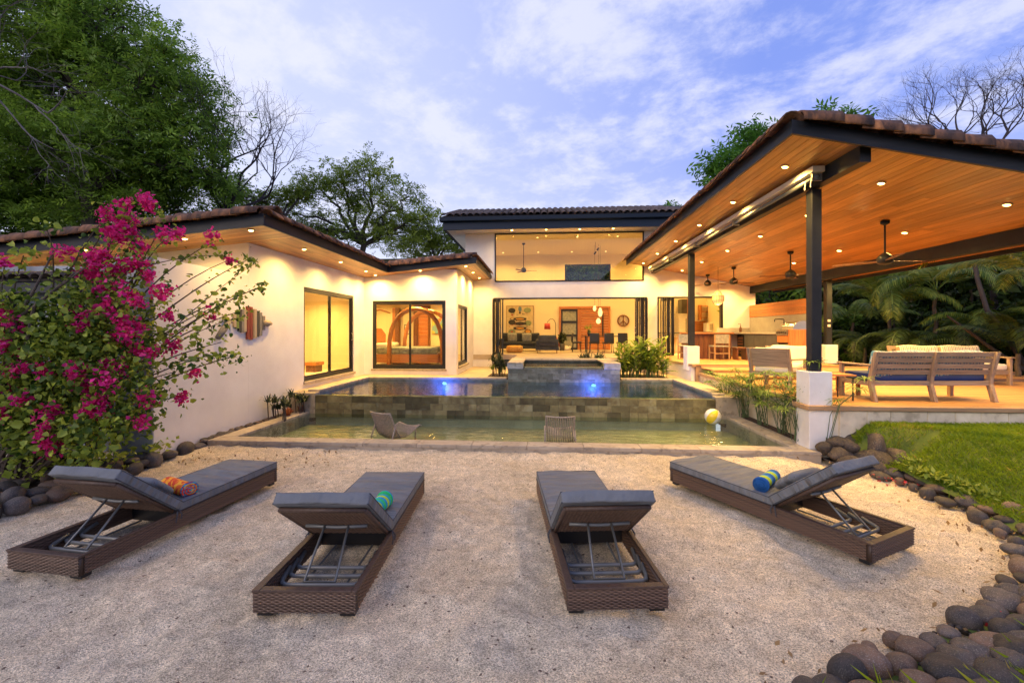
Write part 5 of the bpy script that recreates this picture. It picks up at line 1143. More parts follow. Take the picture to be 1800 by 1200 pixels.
# dining set
dt = thing('dining_table', 'long black dining table under the glowing pendants', 'table', (3.0, 20.3, ZF)); MB().box(1.95, 3.9, 19.9, 20.8, ZF+.72, ZF+.76).build('top', M_['black'], dt)
for x in (2.05, 3.75):
    for y in (20.0, 20.65): bx('leg', M_['black'], dt, x, x+.05, y, y+.05, ZF, ZF+.72)
def dchair(M, label):
    t = bpy.data.objects.new('dining_chair', None); put(t, None, M); tag(t, label, 'chair', 'black chairs round the dining table'); b = M_['black']
    soft('backrest', b, t, M @ T(0, -.2, .68, 0, -.12), .44, .06, .44, r=.03, nz=4); soft('seat', b, t, M @ T(0, 0, .45), .45, .44, .07, r=.03)
    for sx in (-1, 1):
        for sy in (-1, 1): MB().tube([(sx*.17, sy*.16, .43), (sx*.2, sy*.2, 0)], .014, 6).build('leg', b, t, M)
    return t
for (x, y, a, lb) in ((1.62, 20.3, -PI/2, 'black dining chair at the end of the table nearest the teak door'), (2.35, 19.6, 0, 'black dining chair on the pool side, nearest the teak door'), (2.98, 19.55, .05, 'black dining chair at the middle of the pool side'), (3.6, 19.6, 0, 'black dining chair on the pool side beside the folded doors')): dchair(T(x, y, ZF, a), lb)
vs_ = thing('table_vase', 'dark vase with green sprigs on the black dining table', 'vase', (2.2, 20.3, ZF+.76)); MB().lathe([(.05, 0), (.08, .12), (.03, .25), (.04, .3)], 12, (2.2, 20.3, ZF+.76)).build('vase', M_['black'], vs_, smooth=True)
P = np.array([2.2, 20.3, ZF+1.15])+rng.normal(size=(60, 3))*np.array([.08, .08, .08]); V, F = leaves(P, .12, .4); put(bpy.data.objects.new('foliage', arr_mesh('foliage', V, F, M_['l_mid'], rng.random(60))), vs_)
tk = thing('track_light', 'small black twin spotlight hung behind the upper window', 'lamp', (2.45, 19.5, 5.7))
for (x, z) in ((2.35, 5.55), (2.47, 5.72)): MB().tube([(x, 19.5, z), (x+.08, 19.45, z+.12)], .04, 8).build('spot_head', M_['black'], tk)
MB().tube([(2.4, 19.5, 6.1), (2.42, 19.5, 5.7)], .008, 5).build('rod', M_['black'], tk)
# ------------------------------------------------------------------ kitchen
def kx(u, Y): return at(u, 580, Y=Y).x
fr = thing('refrigerator', 'tall stainless refrigerator inside the kitchen', 'refrigerator', (6.2, 21.8, ZF)); a, b = kx(1193, 21.6), kx(1208, 21.6)
MB().box(a, b, 21.6, 22.3, ZF, 2.95).build('body', M_['steelapp'], fr); bx('handle', M_['black'], fr, b-.08, b-.05, 21.55, 21.6, 1.9, 2.7); bx('door', M_['steelapp'], fr, a+.02, b-.02, 21.575, 21.598, ZF+.7, 2.93)
cb = thing('kitchen_cabinet', 'dark cabinet over a teak side panel in the kitchen', 'cabinet', (6.6, 22, ZF)); MB().box(kx(1196, 22.3), kx(1208.5, 22.3), 22.1, 22.7, 3.0, 3.7).build('upper_box', M_['greycab'], cb); MB().box(kx(1209, 22), kx(1216, 22), 21.8, 22.7, ZF, 3.7).build('side_panel', M_['woodz'], cb)
kc = thing('kitchen_counter', 'pale kitchen counter with lit teak backsplash', 'counter', (7.7, 22, ZF)); MB().box(kx(1217, 22), 8.45, 21.9, 22.75, 1.98, 2.04).build('top', M_['counter'], kc); MB().box(kx(1217, 22)+.02, 8.43, 21.95, 22.75, ZF, 1.975).build('carcass', M_['greycab'], kc); MB().box(kx(1217, 22), 8.45, 22.76, 22.79, 2.05, 2.6).build('backsplash', M_['wood'], kc)
mw = thing('microwave', 'white microwave oven on the kitchen counter', 'microwave', (7.8, 22, 2.05)); a, b = kx(1243, 21.9), kx(1268, 21.9); MB().box(a, b, 21.95, 22.4, 2.06, 2.5).build('body', M_['pillar'], mw); MB().box(a+.14, b-.1, 21.935, 21.949, 2.12, 2.44).build('door', M_['steelapp'], mw)
for (u0, u1, lb) in ((1229, 1233, 'narrow teak shelf strip hung left of the microwave'), (1260, 1266, 'teak wall shelf with jars above the microwave')):
    s = thing('wall_shelf', lb, 'shelf', (7.7, 22.6, 2.8)); z0 = at(1260, 562, Y=22.6).z; z1 = at(1260, 536, Y=22.6).z; MB().box(kx(u0, 22.6), kx(u1, 22.6), 22.55, 22.78, z0, z1).build('side_board', M_['woodz'], s)
    for k in range(3): bx('shelf', M_['wood'], s, kx(u1, 22.6)+.002, kx(u1, 22.6)+.3, 22.55, 22.78, z0+.1+k*.3, z0+.13+k*.3)
isl = thing('kitchen_island', 'pale kitchen island behind the folded doors', 'island', (5.6, 19.5, ZF)); MB().box(5.0, 6.3, 19.3, 20.0, 1.98, 2.03).build('top', M_['greycab'], isl); MB().box(5.05, 6.25, 19.5, 19.95, ZF, 1.975).build('base', M_['counter'], isl)
for (x, lb) in ((5.35, 'tall wooden stool nearest the folded kitchen doors'), (5.85, 'tall wooden stool half hidden by the steel post')):
    s = thing('bar_stool', lb, 'stool', (x, 19.0, ZF), 0, 'stools at the kitchen island'); MB().lathe([(.17, .66), (.17, .70)], 16, (x, 19.0, ZF)).build('seat', M_['stool'], s)
    for k in range(4): aa = PI/4+k*PI/2; MB().tube([(x+.1*math.cos(aa), 19+.1*math.sin(aa), ZF+.66), (x+.2*math.cos(aa), 19+.2*math.sin(aa), ZF)], .016, 6).build('leg', M_['stool'], s)
# ------------------------------------------------------------------ bedroom
bd = thing('canopy_bed', 'teak bed with curved arching canopy posts behind the glass', 'bed', (-5.2, 16, .8)); BZ = .80
bw = M_['wood']
def arch(x0, x1, y, z, top, n=14, w=.05):
    pts = []
    for i in range(n+1):
        t = i/n; a = PI*(1-t); pts.append(((x0+x1)/2+(x1-x0)/2*math.cos(a), y, z+(top-z)*math.sin(a)**.55))
    MB().tube(pts, w, 8).build('canopy_arch', bw, bd, smooth=True)
MB().box(-6.35, -3.75, 15.3, 15.36, BZ+.12, BZ+.42).build('side_rail', bw, bd); MB().box(-6.35, -3.75, 16.9, 16.96, BZ+.12, BZ+.42).build('side_rail', bw, bd)
MB().box(-3.80, -3.72, 15.36, 16.9, BZ+.12, BZ+.45).build('foot_board', bw, bd)
MB().prism([(15.3, BZ+.1), (16.96, BZ+.1), (16.96, BZ+1.15), (16.5, BZ+1.38), (15.8, BZ+1.38), (15.3, BZ+1.15)], 'x', -6.42, -6.35).build('head_board', bw, bd)
soft('mattress', M_['cream'], bd, T(-5.05, 16.13, BZ+.52), 2.5, 1.6, .22, r=.06)
soft('blanket', mat('patterned_blanket', (.30, .30, .24), (.12, .13, .10), rough=.9, scale=7), bd, T(-4.95, 16.13, BZ+.56), 2.3, 1.7, .24, r=.07)
for y in (15.75, 16.5): soft('bed_pillow', M_['cream'], bd, T(-5.95, y, BZ+.74), .45, .65, .18, r=.07)
for y in (15.26, 17.0): arch(-5.6, -3.6, y, BZ, BZ+2.08, w=.085)
for y0, x in ((15.26, -3.66), (15.26, -5.5)): MB().tube([(x-.7, 15.26, BZ+2.02), (x-.75, 16.1, BZ+2.1), (x-.7, 17.0, BZ+2.02)], .035, 6).build('canopy_rail', bw, bd, smooth=True)
dr = thing('bedroom_door', 'teak board door in a dark frame inside the bedroom', 'door', (-4.6, 18.3, .8))
def rx(u): return at(u, 580, Y=18.3).x
for k in range(12): bx('door_board', M_['wood'], dr, rx(735), rx(752), 18.33, 18.37, BZ+k*.185, BZ+k*.185+.18)
bx('jamb', M_['darkwood'], dr, rx(727), rx(734.5), 18.28, 18.385, BZ, BZ+2.3); bx('jamb', M_['darkwood'], dr, rx(752.4), rx(756), 18.28, 18.385, BZ, BZ+2.3); bx('header', M_['darkwood'], dr, rx(727), rx(756), 18.28, 18.385, BZ+2.302, BZ+2.38)
d2 = thing('inner_doorway', 'teak lined doorway seen past the bed arch', 'doorway', (-6, 18.3, .8)); bx('jamb', M_['woodz'], d2, rx(690), rx(695), 18.28, 18.385, BZ, BZ+2.3); bx('jamb', M_['darkwood'], d2, rx(696), rx(703), 18.2, 18.385, BZ, BZ+2.3)
pc = thing('framed_picture', 'small black framed sketch on the bedroom wall', 'picture', (-5.4, 18.35, 2.2)); z0 = at(715, 587, Y=18.3).z; z1 = at(715, 570, Y=18.3).z
bx('print', M_['cream'], pc, rx(711), rx(719), 18.36, 18.38, z0+.04, z1-.04)
bx('frame', M_['black'], pc, rx(710), rx(711), 18.35, 18.39, z0, z1); bx('frame', M_['black'], pc, rx(719), rx(720), 18.35, 18.39, z0, z1); bx('frame', M_['black'], pc, rx(711), rx(719), 18.35, 18.39, z1-.03, z1); bx('frame', M_['black'], pc, rx(711), rx(719), 18.35, 18.39, z0, z0+.03)
pn = thing('landscape_painting', 'bright abstract landscape canvas on the bedroom wall', 'painting', (-4, 18.35, 2.3)); z0 = at(768, 586, Y=18.3).z; z1 = at(768, 559, Y=18.3).z
bx('canvas', voromat('abstract_canvas', [(.3, .4, .1), (.6, .2, .05), (.55, .45, .1), (.2, .35, .4), (.1, .12, .05), (.65, .6, .4)], 5), pn, rx(759), rx(782), 18.34, 18.38, z0, z1)
cu = thing('curtain', 'pale gathered curtain inside the near sliding door', 'curtain', (-8.9, 11.5, .8)); mb = MB(); vs = []
for i in range(61):
    y = 10.5+i*.03; o = .05*math.sin(i*.9)
    vs += [(-8.95+o, y, .82), (-8.95+o, y, 3.4)]
mb.add(vs, [(2*i, 2*i+1, 2*i+3, 2*i+2) for i in range(60)]).build('cloth', M_['cream'], cu, smooth=True); MB().tube([(-8.95, 10.4, 3.42), (-8.95, 12.4, 3.42)], .012, 6).build('rail', M_['black'], cu)
bs = thing('wood_stool', 'low wooden block stool behind the near sliding door', 'stool', (-7.0, 11.3, .8)); q = at(552, 640, X=-7.2)
bx('seat', M_['wood'], bs, -7.4, -7.0, q.y-.25, q.y+.25, 1.0, 1.1); bx('base', M_['darkwood'], bs, -7.36, -7.04, q.y-.2, q.y+.2, .79, .999)
# ------------------------------------------------------------------ driftwood fish on the long wall
fs = thing('driftwood_fish', 'fish made of upright driftwood slats on the white wall', 'wall decoration', (-6.05, 8.6, 2.1))
cw5 = [mat('drift_grey', (.26, .24, .21), (.16, .14, .12), rough=.9, scale=8, stretch=(8, 8, 1)), mat('drift_green', (.17, .24, .05), rough=.85), mat('drift_dark', (.05, .05, .045), rough=.9), mat('drift_red', (.22, .045, .03), rough=.8), mat('drift_tan', (.42, .33, .22), rough=.9)]
sl5 = [(413, 552, 575, 4), (417, 549, 577, 1), (421.5, 546, 582, 2), (426, 543, 584, 0), (430.5, 544, 583, 4), (436, 538, 596, 3), (442, 539, 597, 3), (448, 543, 594, 4), (453, 546, 592, 2), (458, 549, 590, 0), (463, 555, 580, 0)]
for i, (u, v0, v1, c) in enumerate(sl5):
    a = at(u-2.1, v0, X=-6.02); b = at(u+2.1, v1, X=-6.02)
    MB().box(-6.045, -6.02+random.uniform(0, .02), min(a.y, b.y), max(a.y, b.y), b.z, a.z).build('slat', cw5[c], fs, T(0, 0, 0))
a = at(383, 594, X=-6.0); b = at(404, 563, X=-6.0); MB().tube([a, (a+b)/2, b], [.05, .06, .035], 8).build('tail', cw5[0], fs, smooth=True)
a = at(394, 556, X=-6.0); b = at(408, 566, X=-6.0); MB().tube([a, b], [.04, .03], 8).build('tail', cw5[4], fs, smooth=True)
a = at(464, 567, X=-6.0); b = at(477, 569, X=-6.0); MB().tube([a, (a+b)/2, b], [.05, .075, .03], 8).build('snout', cw5[4], fs, smooth=True)
# garden hose
a = [at(u, v, Z=.03) for u, v in ((1300, 800), (1340, 803), (1380, 804), (1425, 803), (1470, 806), (1500, 812))]
tag(MB().tube(a, .011, 6).build('garden_hose', M_['black'], None, smooth=True), 'thin black hose lying along the front pool coping', 'hose')
a = [at(u, v, Z=.03) for u, v in ((1448, 806), (1470, 815), (1490, 826))]
tag(MB().tube(a, .012, 6).build('twig', M_['stem'], None), 'short dark stick on the sand by the coping corner', 'stick')
# ------------------------------------------------------------------ stones
def stone_mesh(seed, flat=.6, sub=3, rough=.05):
    bm = bmesh.new(); bmesh.ops.create_icosphere(bm, subdivisions=sub, radius=1); r = np.random.default_rng(seed); ph = r.uniform(0, 6, 6)
    for v in bm.verts:
        p = v.co; k = 1+rough*(math.sin(p.x*2.3+ph[0])+math.sin(p.y*2.7+ph[1])+math.sin(p.z*3.1+ph[2]))+rough*.5*math.sin(p.x*5+p.y*4+ph[3])
        if rough > .09: k += .07*math.sin(p.x*9+ph[4])*math.sin(p.y*8+ph[5])*math.sin(p.z*7)
        v.co = Vector((p.x*k, p.y*k*r.uniform(.999, 1.001), p.z*k*flat))
    me = bpy.data.meshes.new('stone'); bm.to_mesh(me); bm.free(); me.polygons.foreach_set('use_smooth', [True]*len(me.polygons)); return me
ST = []
for i in range(6):
    me = stone_mesh(i, (.5, .6, .75, .55, .45, .65)[i], 3, (.05, .10, .065, .085, .055, .12)[i]); me.materials.append(M_['stone'] if i % 3 else M_['stoneb']); ST.append(me)
RK = []
for i in range(3):
    me = stone_mesh(30+i, .7, 3, .12); me.materials.append(M_['rock']); RK.append(me)
def stone(x, y, z, s, label, group, meshes=ST, name='river_stone', ay=None):
    o = bpy.data.objects.new(name, random.choice(meshes)); a = random.uniform(0, PI) if ay is None else ay
    e = random.uniform(.68, .95); M = T(x, y, z, a, random.uniform(-.12, .12), random.uniform(-.12, .12)) @ Matrix.Diagonal((s, s*e, s*random.uniform(.85, 1.15), 1))
    if label == BORDER:
        tone = 'brown' if o.data.materials[0].name.endswith('brown') else 'dark grey'; size = 'large' if s > .125 else 'middling' if s > .095 else 'small'
        place = 'at the far end of the border by the rock pile' if y > 6.0 else 'in the border beside the lounger nearest the lawn' if y > 4.6 else 'in the border where it bends towards the camera' if y > 3.3 else 'in the heap at the near corner of the lawn'
        label = f'{size} {tone} river stone {place}'
    elif label == BED:
        tone = 'brown' if o.data.materials[0].name.endswith('brown') else 'dark'; size = 'large' if s > .135 else 'small'
        place = 'at the foot of the garden wall' if y > 6.0 else 'under the lowest bougainvillea shoots' if y > 5.0 else 'in the pile beyond the raised lounger back'
        label = f'{size} {tone} rounded stone {place}'
    put(o, None, M); return tag(o, label, 'stone', group)
random.seed(5)
BORDER = 'smooth dark river stone in the border between sand and lawn'; BED = 'rounded brown stone in the border of the bougainvillea bed'
lab = 'smooth dark river stone in the border between sand and lawn'; grp = 'river stones edging the lawn'
def walk(pts, step):
    out = []; acc = 0
    for (a, b) in zip(pts[:-1], pts[1:]):
        d = math.dist(a, b); t = acc
        while t < d: k = t/d; out.append((a[0]+(b[0]-a[0])*k, a[1]+(b[1]-a[1])*k, math.atan2(b[1]-a[1], b[0]-a[0]))); t += step() if callable(step) else step
        acc = t-d
    return out
for row, (off, s0, s1, zz) in enumerate(((-.02, .06, .12, .015), (.17, .08, .15, .05), (.34, .07, .14, .09))):
    for (x, y, a) in walk(EDGE[2:], lambda: random.uniform(.17, .25)):
        if row == 2 and (y > 5.6 or (y > 4.3 and random.random() < .35)): continue
        if row == 1 and y > 6.2 and random.random() < .4: continue
        if y < 4 and row == 2: zz = .08
        nx, ny = -math.sin(a), math.cos(a)   # border runs towards the camera; lawn side is +x
        o = off+random.uniform(-.05, .05); s = random.uniform(s0, s1)*(1.12 if y < 4.2 else 1)
        stone(x+nx*o, y+ny*o, zz+s*.15, s, lab, grp, ay=a+random.uniform(-.6, .6))
for (x, y, s) in ((2.1, 2.9, .085), (2.32, 2.98, .10), (1.55, 2.25, .14), (2.0, 2.35, .16), (2.6, 2.55, .17), (3.1, 2.8, .17), (2.35, 2.05, .15), (2.9, 2.3, .15), (3.5, 3.0, .15), (3.9, 3.35, .16), (4.3, 3.75, .15), (3.3, 2.55, .17), (3.75, 2.85, .16), (4.2, 3.3, .17), (2.5, 1.75, .16), (1.7, 1.9, .15), (4.6, 3.9, .15), (2.75, 2.75, .15)):
    stone(x, y, .02, s*.72, lab, grp)
lab = 'rounded brown stone in the border of the bougainvillea bed'; grp = 'rounded stones edging the bougainvillea bed'
for row, off in enumerate((0, .22)):
    for (x, y, a) in walk([(-5.98, 7.0), (-6.0, 6.4), (-5.95, 5.9), (-5.85, 5.3), (-5.9, 4.7), (-6.1, 4.1), (-6.4, 3.6)], lambda: random.uniform(.2, .3)):
        stone(x-off+random.uniform(-.06, .06), y, .07+row*.05, random.uniform(.10, .165), lab, grp)
for _ in range(26): stone(random.uniform(-7.2, -6.25), random.uniform(4.0, 5.6), .08, random.uniform(.09, .16), lab, grp)
lab = 'small grey pebble between the long white wall and the pool coping'; grp = 'pebbles along the foot of the long wall'
for (x, y, a) in walk([(-5.96, 7.1), (-5.96, 9.8)], .085):
    for k in range(2): stone(-5.955+random.uniform(-.05, .05), y+random.uniform(-.04, .04), .12+.02*k, random.uniform(.045, .075), lab, grp)
for _ in range(14): stone(random.uniform(-5.95, -5.60), random.uniform(9.9, 10.1), .12, random.uniform(.05, .07), lab, grp)
rl = [(4.47, 7.13, .2, .12, 'small rounded rock squeezed between coping and white post base'), (4.64, 7.1, .3, .12, 'small dark rock against the front of the white post base'), (4.55, 6.98, .13, .11, 'low rounded rock touching the end of the front coping'), (4.60, 7.02, .14, .15, 'rounded lava rock right beside the coping corner'), (4.82, 7.12, .22, .2, 'dark lava rock leaning on the white post base'), (5.15, 6.98, .3, .22, 'angular lava rock at the front of the pile'), (4.62, 7.2, .18, .16, 'lava rock wedged under the white post base'), (4.74, 7.28, .2, .20, 'rounded tan boulder at the foot of the white post base'), (5.05, 7.25, .26, .26, 'big dark lava rock beside the lawn corner'), (5.45, 7.25, .28, .24, 'broad dark lava rock under the deck edge'), (5.0, 6.85, .12, .24, 'flat dark lava rock in front of the rock pile'), (5.35, 6.8, .16, .18, 'smaller lava rock at the lawn side of the pile'), (4.72, 7.0, .10, .13, 'small grey rock touching the pool coping corner'), (5.35, 7.5, .42, .17, 'mossy lava rock topmost of the pile'), (4.62, 6.78, .06, .16, 'low brown rock where coping meets sand'), (4.88, 6.55, .05, .13, 'little dark rock leading the stone border')]
for (x, y, z, s, lb) in rl: stone(x, y, z, s, lb, 'lava rocks piled beside the pool corner', RK, 'lava_rock')
# loose bits on the sand
n = 60000; Y_ = 1.5+5.5*rng.random(n)**1.6; X_ = rng.uniform(-6, 5, n); ok_ = X_ < edge_x(Y_)-.05; X_, Y_ = X_[ok_], Y_[ok_]; n = len(X_)
tet = np.array([[1, 0, -.2], [-.5, .86, -.2], [-.5, -.86, -.2], [0, 0, .5]]); s = rng.uniform(.0015, .0055, (n, 1, 1)); an = rng.uniform(0, 6.28, n)
R_ = np.stack([np.stack([np.cos(an), -np.sin(an), 0*an], -1), np.stack([np.sin(an), np.cos(an), 0*an], -1), np.stack([0*an, 0*an, 1+0*an], -1)], 1)
V = (tet[None]*s) @ R_.transpose(0, 2, 1)+np.stack([X_, Y_, sand_z(X_, Y_)+.002], -1)[:, None]; F = (np.array([[0, 1, 3], [1, 2, 3], [2, 0, 3]])[None]+np.arange(n)[:, None, None]*4).reshape(-1, 3)
tag(put(bpy.data.objects.new('gravel', arr_mesh('gravel', V.reshape(-1, 3), F, M_['shell'], np.repeat(rng.random(n)**.8, 3)))), kind='stuff')
# dead leaves and petals near the border
n = 260; i_ = rng.integers(0, len(EDGE)-1, n); t_ = rng.random(n); E_ = np.array(EDGE); P = E_[i_]*(1-t_[:, None])+E_[i_+1]*t_[:, None]; P[:, 0] += rng.normal(-.12, .28, n); P = np.concatenate([P, np.full((n, 1), .035)], 1)
P2 = np.stack([rng.uniform(-5.9, -3.2, 160), rng.uniform(6.2, 7.0, 160), np.full(160, .02)], 1); P = np.concatenate([P, P2]); V, F = leaves(P, .045, .5, up=4)
tag(put(bpy.data.objects.new('leaf_litter', arr_mesh('leaf_litter', V, F, M_['drygrass'], rng.random(len(P))))), kind='stuff')
# ------------------------------------------------------------------ grass
def blades(P, h, w, lean, m, name, kind='stuff'):
    n = len(P); a = rng.uniform(0, 2*PI, n); d = np.stack([np.cos(a), np.sin(a), 0*a], 1); hh = h*rng.uniform(.5, 1.25, (n, 1)); ln = lean*rng.normal(size=(n, 2)); L_ = np.concatenate([ln, np.zeros((n, 1))], 1)
    V = np.stack([P-d*w, P+d*w, P+d*w*.7+L_*hh*.5+np.array([0, 0, 1])*hh*.6, P+L_*hh*1.4+np.array([0, 0, 1])*hh], 1)
    return tag(put(bpy.data.objects.new(name, arr_mesh(name, V.reshape(-1, 3), np.arange(4*n).reshape(n, 4), m, np.clip(.38+.75*vnoise(P[:, 0], P[:, 1], 1.6, 0)+.5*vnoise(P[:, 0], P[:, 1], 5, 1)+.3*rng.random(n)+.3*(rng.random(n) > .9), 0, 1)))), kind=kind)
n = 170000; Y_ = 7.18-(6.1*rng.random(n)**1.15); X_ = lawn_x(Y_)+.13+rng.random(n)**1.1*7.5; k = X_ < 1.45*Y_+2.2; X_, Y_ = X_[k], Y_[k]
P = np.stack([X_, Y_, lawn_z(X_, Y_)], 1); blades(P, .058, .0035, .35, M_['l_grass'], 'lawn_grass')
# tufts by the stones
c = [(1.9, 2.25), (2.5, 2.35), (2.9, 2.6), (3.3, 2.75), (3.9, 3.2), (2.2, 2.0), (3.0, 2.2), (5.35, 5.9), (5.1, 6.5), (5.2, 6.9), (5.15, 5.3), (1.5, 2.15)]
P = np.concatenate([np.stack([rng.normal(x, .11, 130), rng.normal(y, .10, 130), np.full(130, .05)], 1) for x, y in c]); blades(P, .11, .004, .5, M_['l_grass'], 'border_grass')
# yellowing ground cover along the lawn side of the stones
P = []
for (x, y, a) in walk([(5.2, 6.5), (5.02, 6.1), (5.1, 5.7), (5.15, 5.2)], .12): P.append(np.stack([rng.normal(x, .07, 60), rng.normal(y, .08, 60), lawn_z(np.full(60, x), np.full(60, y))+.02+.03*rng.random(60)], 1))
P = np.concatenate(P); V, F = leaves(P, .07, .4, up=.6); tag(put(bpy.data.objects.new('ground_cover', arr_mesh('ground_cover', V, F, M_['l_cane'], rng.random(len(P))))), kind='stuff')
P = np.concatenate([np.stack([rng.normal(x, .12, 30), rng.normal(y, .1, 30), np.full(30, .05)], 1) for x, y in ((4.75, 6.75), (4.78, 6.1), (4.6, 6.5), (3.3, 3.15))]); V, F = leaves(P, .04, .7, up=2); tag(put(bpy.data.objects.new('fallen_petals', arr_mesh('fallen_petals', V, F, mat('petal_red', (.4, .02, .03)), None))), kind='stuff')
# ------------------------------------------------------------------ plants
def parts_plant(name, label, cat, loc, group=None): return thing(name, label, cat, loc, 0, group)
def strap_leaves(base, n, L, w, spread, droop, m, parent, name='leaf', seg=6, up0=.9):
    """long arching leaves from a point; each its own piece if few, else one mesh"""
    Vs, Fs, R_ = [], [], []
    for i in range(n):
        a = random.uniform(0, 2*PI); l = L*random.uniform(.6, 1.1); e = random.uniform(.15, 1)*spread; bx_, by_ = base[0]+random.uniform(-.04, .04), base[1]+random.uniform(-.04, .04)
        d = Vector((math.cos(a), math.sin(a), 0)); s = Vector((-d.y, d.x, 0)); b0 = len(Vs); p = Vector((bx_, by_, base[2])); el = PI/2-e*.5
        for k in range(seg+1):
            t = k/seg; ww = w*(math.sin(PI*min(1, t*.9+.1))**.7)*.5+.001
            Vs += [tuple(p-s*ww), tuple(p+s*ww)]
            p = p+(d*math.cos(el)+Vector((0, 0, 1))*math.sin(el))*l/seg; el -= droop*(.5+t)*e/seg*2
        for k in range(seg): Fs.append((b0+2*k, b0+2*k+1, b0+2*k+3, b0+2*k+2)); R_.append(i)
    r = rng.random(n)[np.array(R_)]
    return put(bpy.data.objects.new(name, arr_mesh(name, np.array(Vs), np.array(Fs), m, r)), parent)
def papyrus(x, y, z, n, H, label):
    t = thing('papyrus', label, 'plant', (x, y, z), 0, 'papyrus clumps between the pool and the deck'); st_ = MB(); Vs, Fs, R_ = [], [], []
    for i in range(n):
        a = random.uniform(0, 2*PI); h = H*random.uniform(.45, 1.1); o = random.uniform(.05, .55)*h; o *= 1.25; p0 = Vector((x+random.uniform(-.08, .08), y+random.uniform(-.08, .08), z)); p1 = p0+Vector((math.cos(a)*o*.35, math.sin(a)*o*.35, h*.62)); p2 = p0+Vector((math.cos(a)*o, math.sin(a)*o, h*(1-.25*o/max(h, .1))))
        st_.tube([p0, p1, p2], [.006, .005, .004], 5, cap=False); q = random.randint(18, 26)
        for k in range(q):
            b = 2*PI*k/q+random.uniform(-.2, .2); l = random.uniform(.16, .30); d = Vector((math.cos(b), math.sin(b), random.uniform(-.1, .45))); s = d.cross(Vector((0, 0, 1))).normalized(); b0 = len(Vs)
            m_ = p2+d*l*.5; e_ = p2+d*l+Vector((0, 0, -.08*random.random()-.02)); w = .010
            Vs += [tuple(p2-s*w*.5), tuple(p2+s*w*.5), tuple(m_+s*w), tuple(m_-s*w), tuple(e_)]; Fs += [(b0, b0+1, b0+2, b0+3), (b0+3, b0+2, b0+4, b0+4)]; R_ += [i, i]
    st_.build('stems', M_['gstem'], t)
    Fa = np.array(Fs); me = bpy.data.meshes.new('umbels'); me.from_pydata(Vs, [], [tuple(f[:3]) if f[2] == f[3] else tuple(f) for f in Fs]); a_ = me.attributes.new('rnd', 'FLOAT', 'FACE'); a_.data.foreach_set('value', rng.random(n)[np.array(R_)].astype(np.float32)); me.materials.append(M_['l_pap'])
    put(bpy.data.objects.new('umbels', me), t); return t
random.seed(9)
for (x, y, z, n, H, lb) in ((4.38, 9.6, .2, 18, 1.0, 'papyrus clump beside the beach ball'), (4.36, 8.8, .2, 20, 1.15, 'papyrus clump leaning over the basin coping'), (4.40, 8.15, .2, 19, 1.1, 'papyrus clump in front of the slatted armchair'), (4.33, 7.62, .2, 14, 1.3, 'tall papyrus clump against the white post base'), (4.36, 10.4, .2, 18, .9, 'papyrus clump at the pool corner by the deck edge'), (4.6, 7.22, .25, 6, 1.25, 'sparse papyrus stems crossing the front of the white post base')):
    papyrus(x, y, z, n, H, lb)
def canna(x, y, z, H, n, label, m='l_cane', name='ginger_plant'):
    t = thing(name, label, 'plant', (x, y, z)); sm = MB(); Vs, Fs, R_ = [], [], []
    for i in range(n):
        a = random.uniform(0, 2*PI); h = H*random.uniform(.55, 1.05); o = random.uniform(.05, .5); b = Vector((x+random.uniform(-.25, .25), y+random.uniform(-.22, .22), z)); d = Vector((math.cos(a), math.sin(a), 0))
        pts = [b+d*o*(k/5)**2*h+Vector((0, 0, h*k/5)) for k in range(6)]; sm.tube(pts, [.012, .011, .01, .008, .006, .004], 5, cap=False)
        for k in range(9):
            t_ = .25+.75*k/8; j = min(4, int(t_*5)); p = pts[j].lerp(pts[j+1], t_*5-j); sd = (1 if k % 2 else -1); q = d.cross(Vector((0, 0, 1)))*sd*random.uniform(.5, 1)+d*random.uniform(-.3, .5)+Vector((0, 0, random.uniform(.5, 1.2))); q.normalize(); s = q.cross(Vector((random.uniform(-.4, .4), random.uniform(-.4, .4), 1))).normalized(); l = .42*random.uniform(.7, 1.15); b0 = len(Vs); w = .048
            for u_ in (0, .35, .7, 1.0):
                c_ = p+q*l*u_-Vector((0, 0, .16*u_*u_*l/.36)); ww = w*(math.sin(PI*min(.98, u_*.85+.1)))
                Vs += [tuple(c_-s*ww), tuple(c_+s*ww)]
            for r in range(3): Fs.append((b0+2*r, b0+2*r+1, b0+2*r+3, b0+2*r+2)); R_.append(i)
    sm.build('stems', M_['gstem'], t); put(bpy.data.objects.new('leaves', arr_mesh('leaves', np.array(Vs), np.array(Fs), M_[m], np.clip(rng.random(n)[np.array(R_)]*.6+rng.random(len(R_))*.4, 0, 1))), t)
canna(2.72, 13.75, .62, 1.05, 26, 'tall leafy ginger clump beside the spa corner'); canna(3.25, 13.9, .62, 1.2, 30, 'tallest leafy ginger clump in the bed right of the spa'); canna(3.65, 13.8, .62, .8, 16, 'shorter ginger clump nearest the stone steps')
def cordy(x, y, z, n, H, label, m='l_cord', L=.34, cat='plant', name='cordyline', w=.03):
    t = thing(name, label, cat, (x, y, z)); sm = MB(); Vs = []
    for i in range(n):
        px, py = x+random.uniform(-.22, .22), y+random.uniform(-.18, .18); h = H*random.uniform(.4, 1); sm.tube([(px, py, z), (px+random.uniform(-.05, .05), py, z+h)], .012, 5)
        strap_leaves((px, py, z+h*.75), 16, L, w, 1.5, 1.1, M_[m], t, 'leaf_rosette')
    sm.build('stems', M_['stem'], t)
cordy(-1.42, 13.7, .62, 12, .75, 'dark cordyline bush left of the spa')
cordy(-1.42, 13.55, .62, 4, .35, 'yellow green low shrub under the dark cordyline', 'l_cane', .25)
cordy(1.55, 15.5, .9, 6, .35, 'small dark round shrub behind the spa'); cordy(2.1, 15.6, .9, 5, .3, 'low dark shrub behind the spa cap')
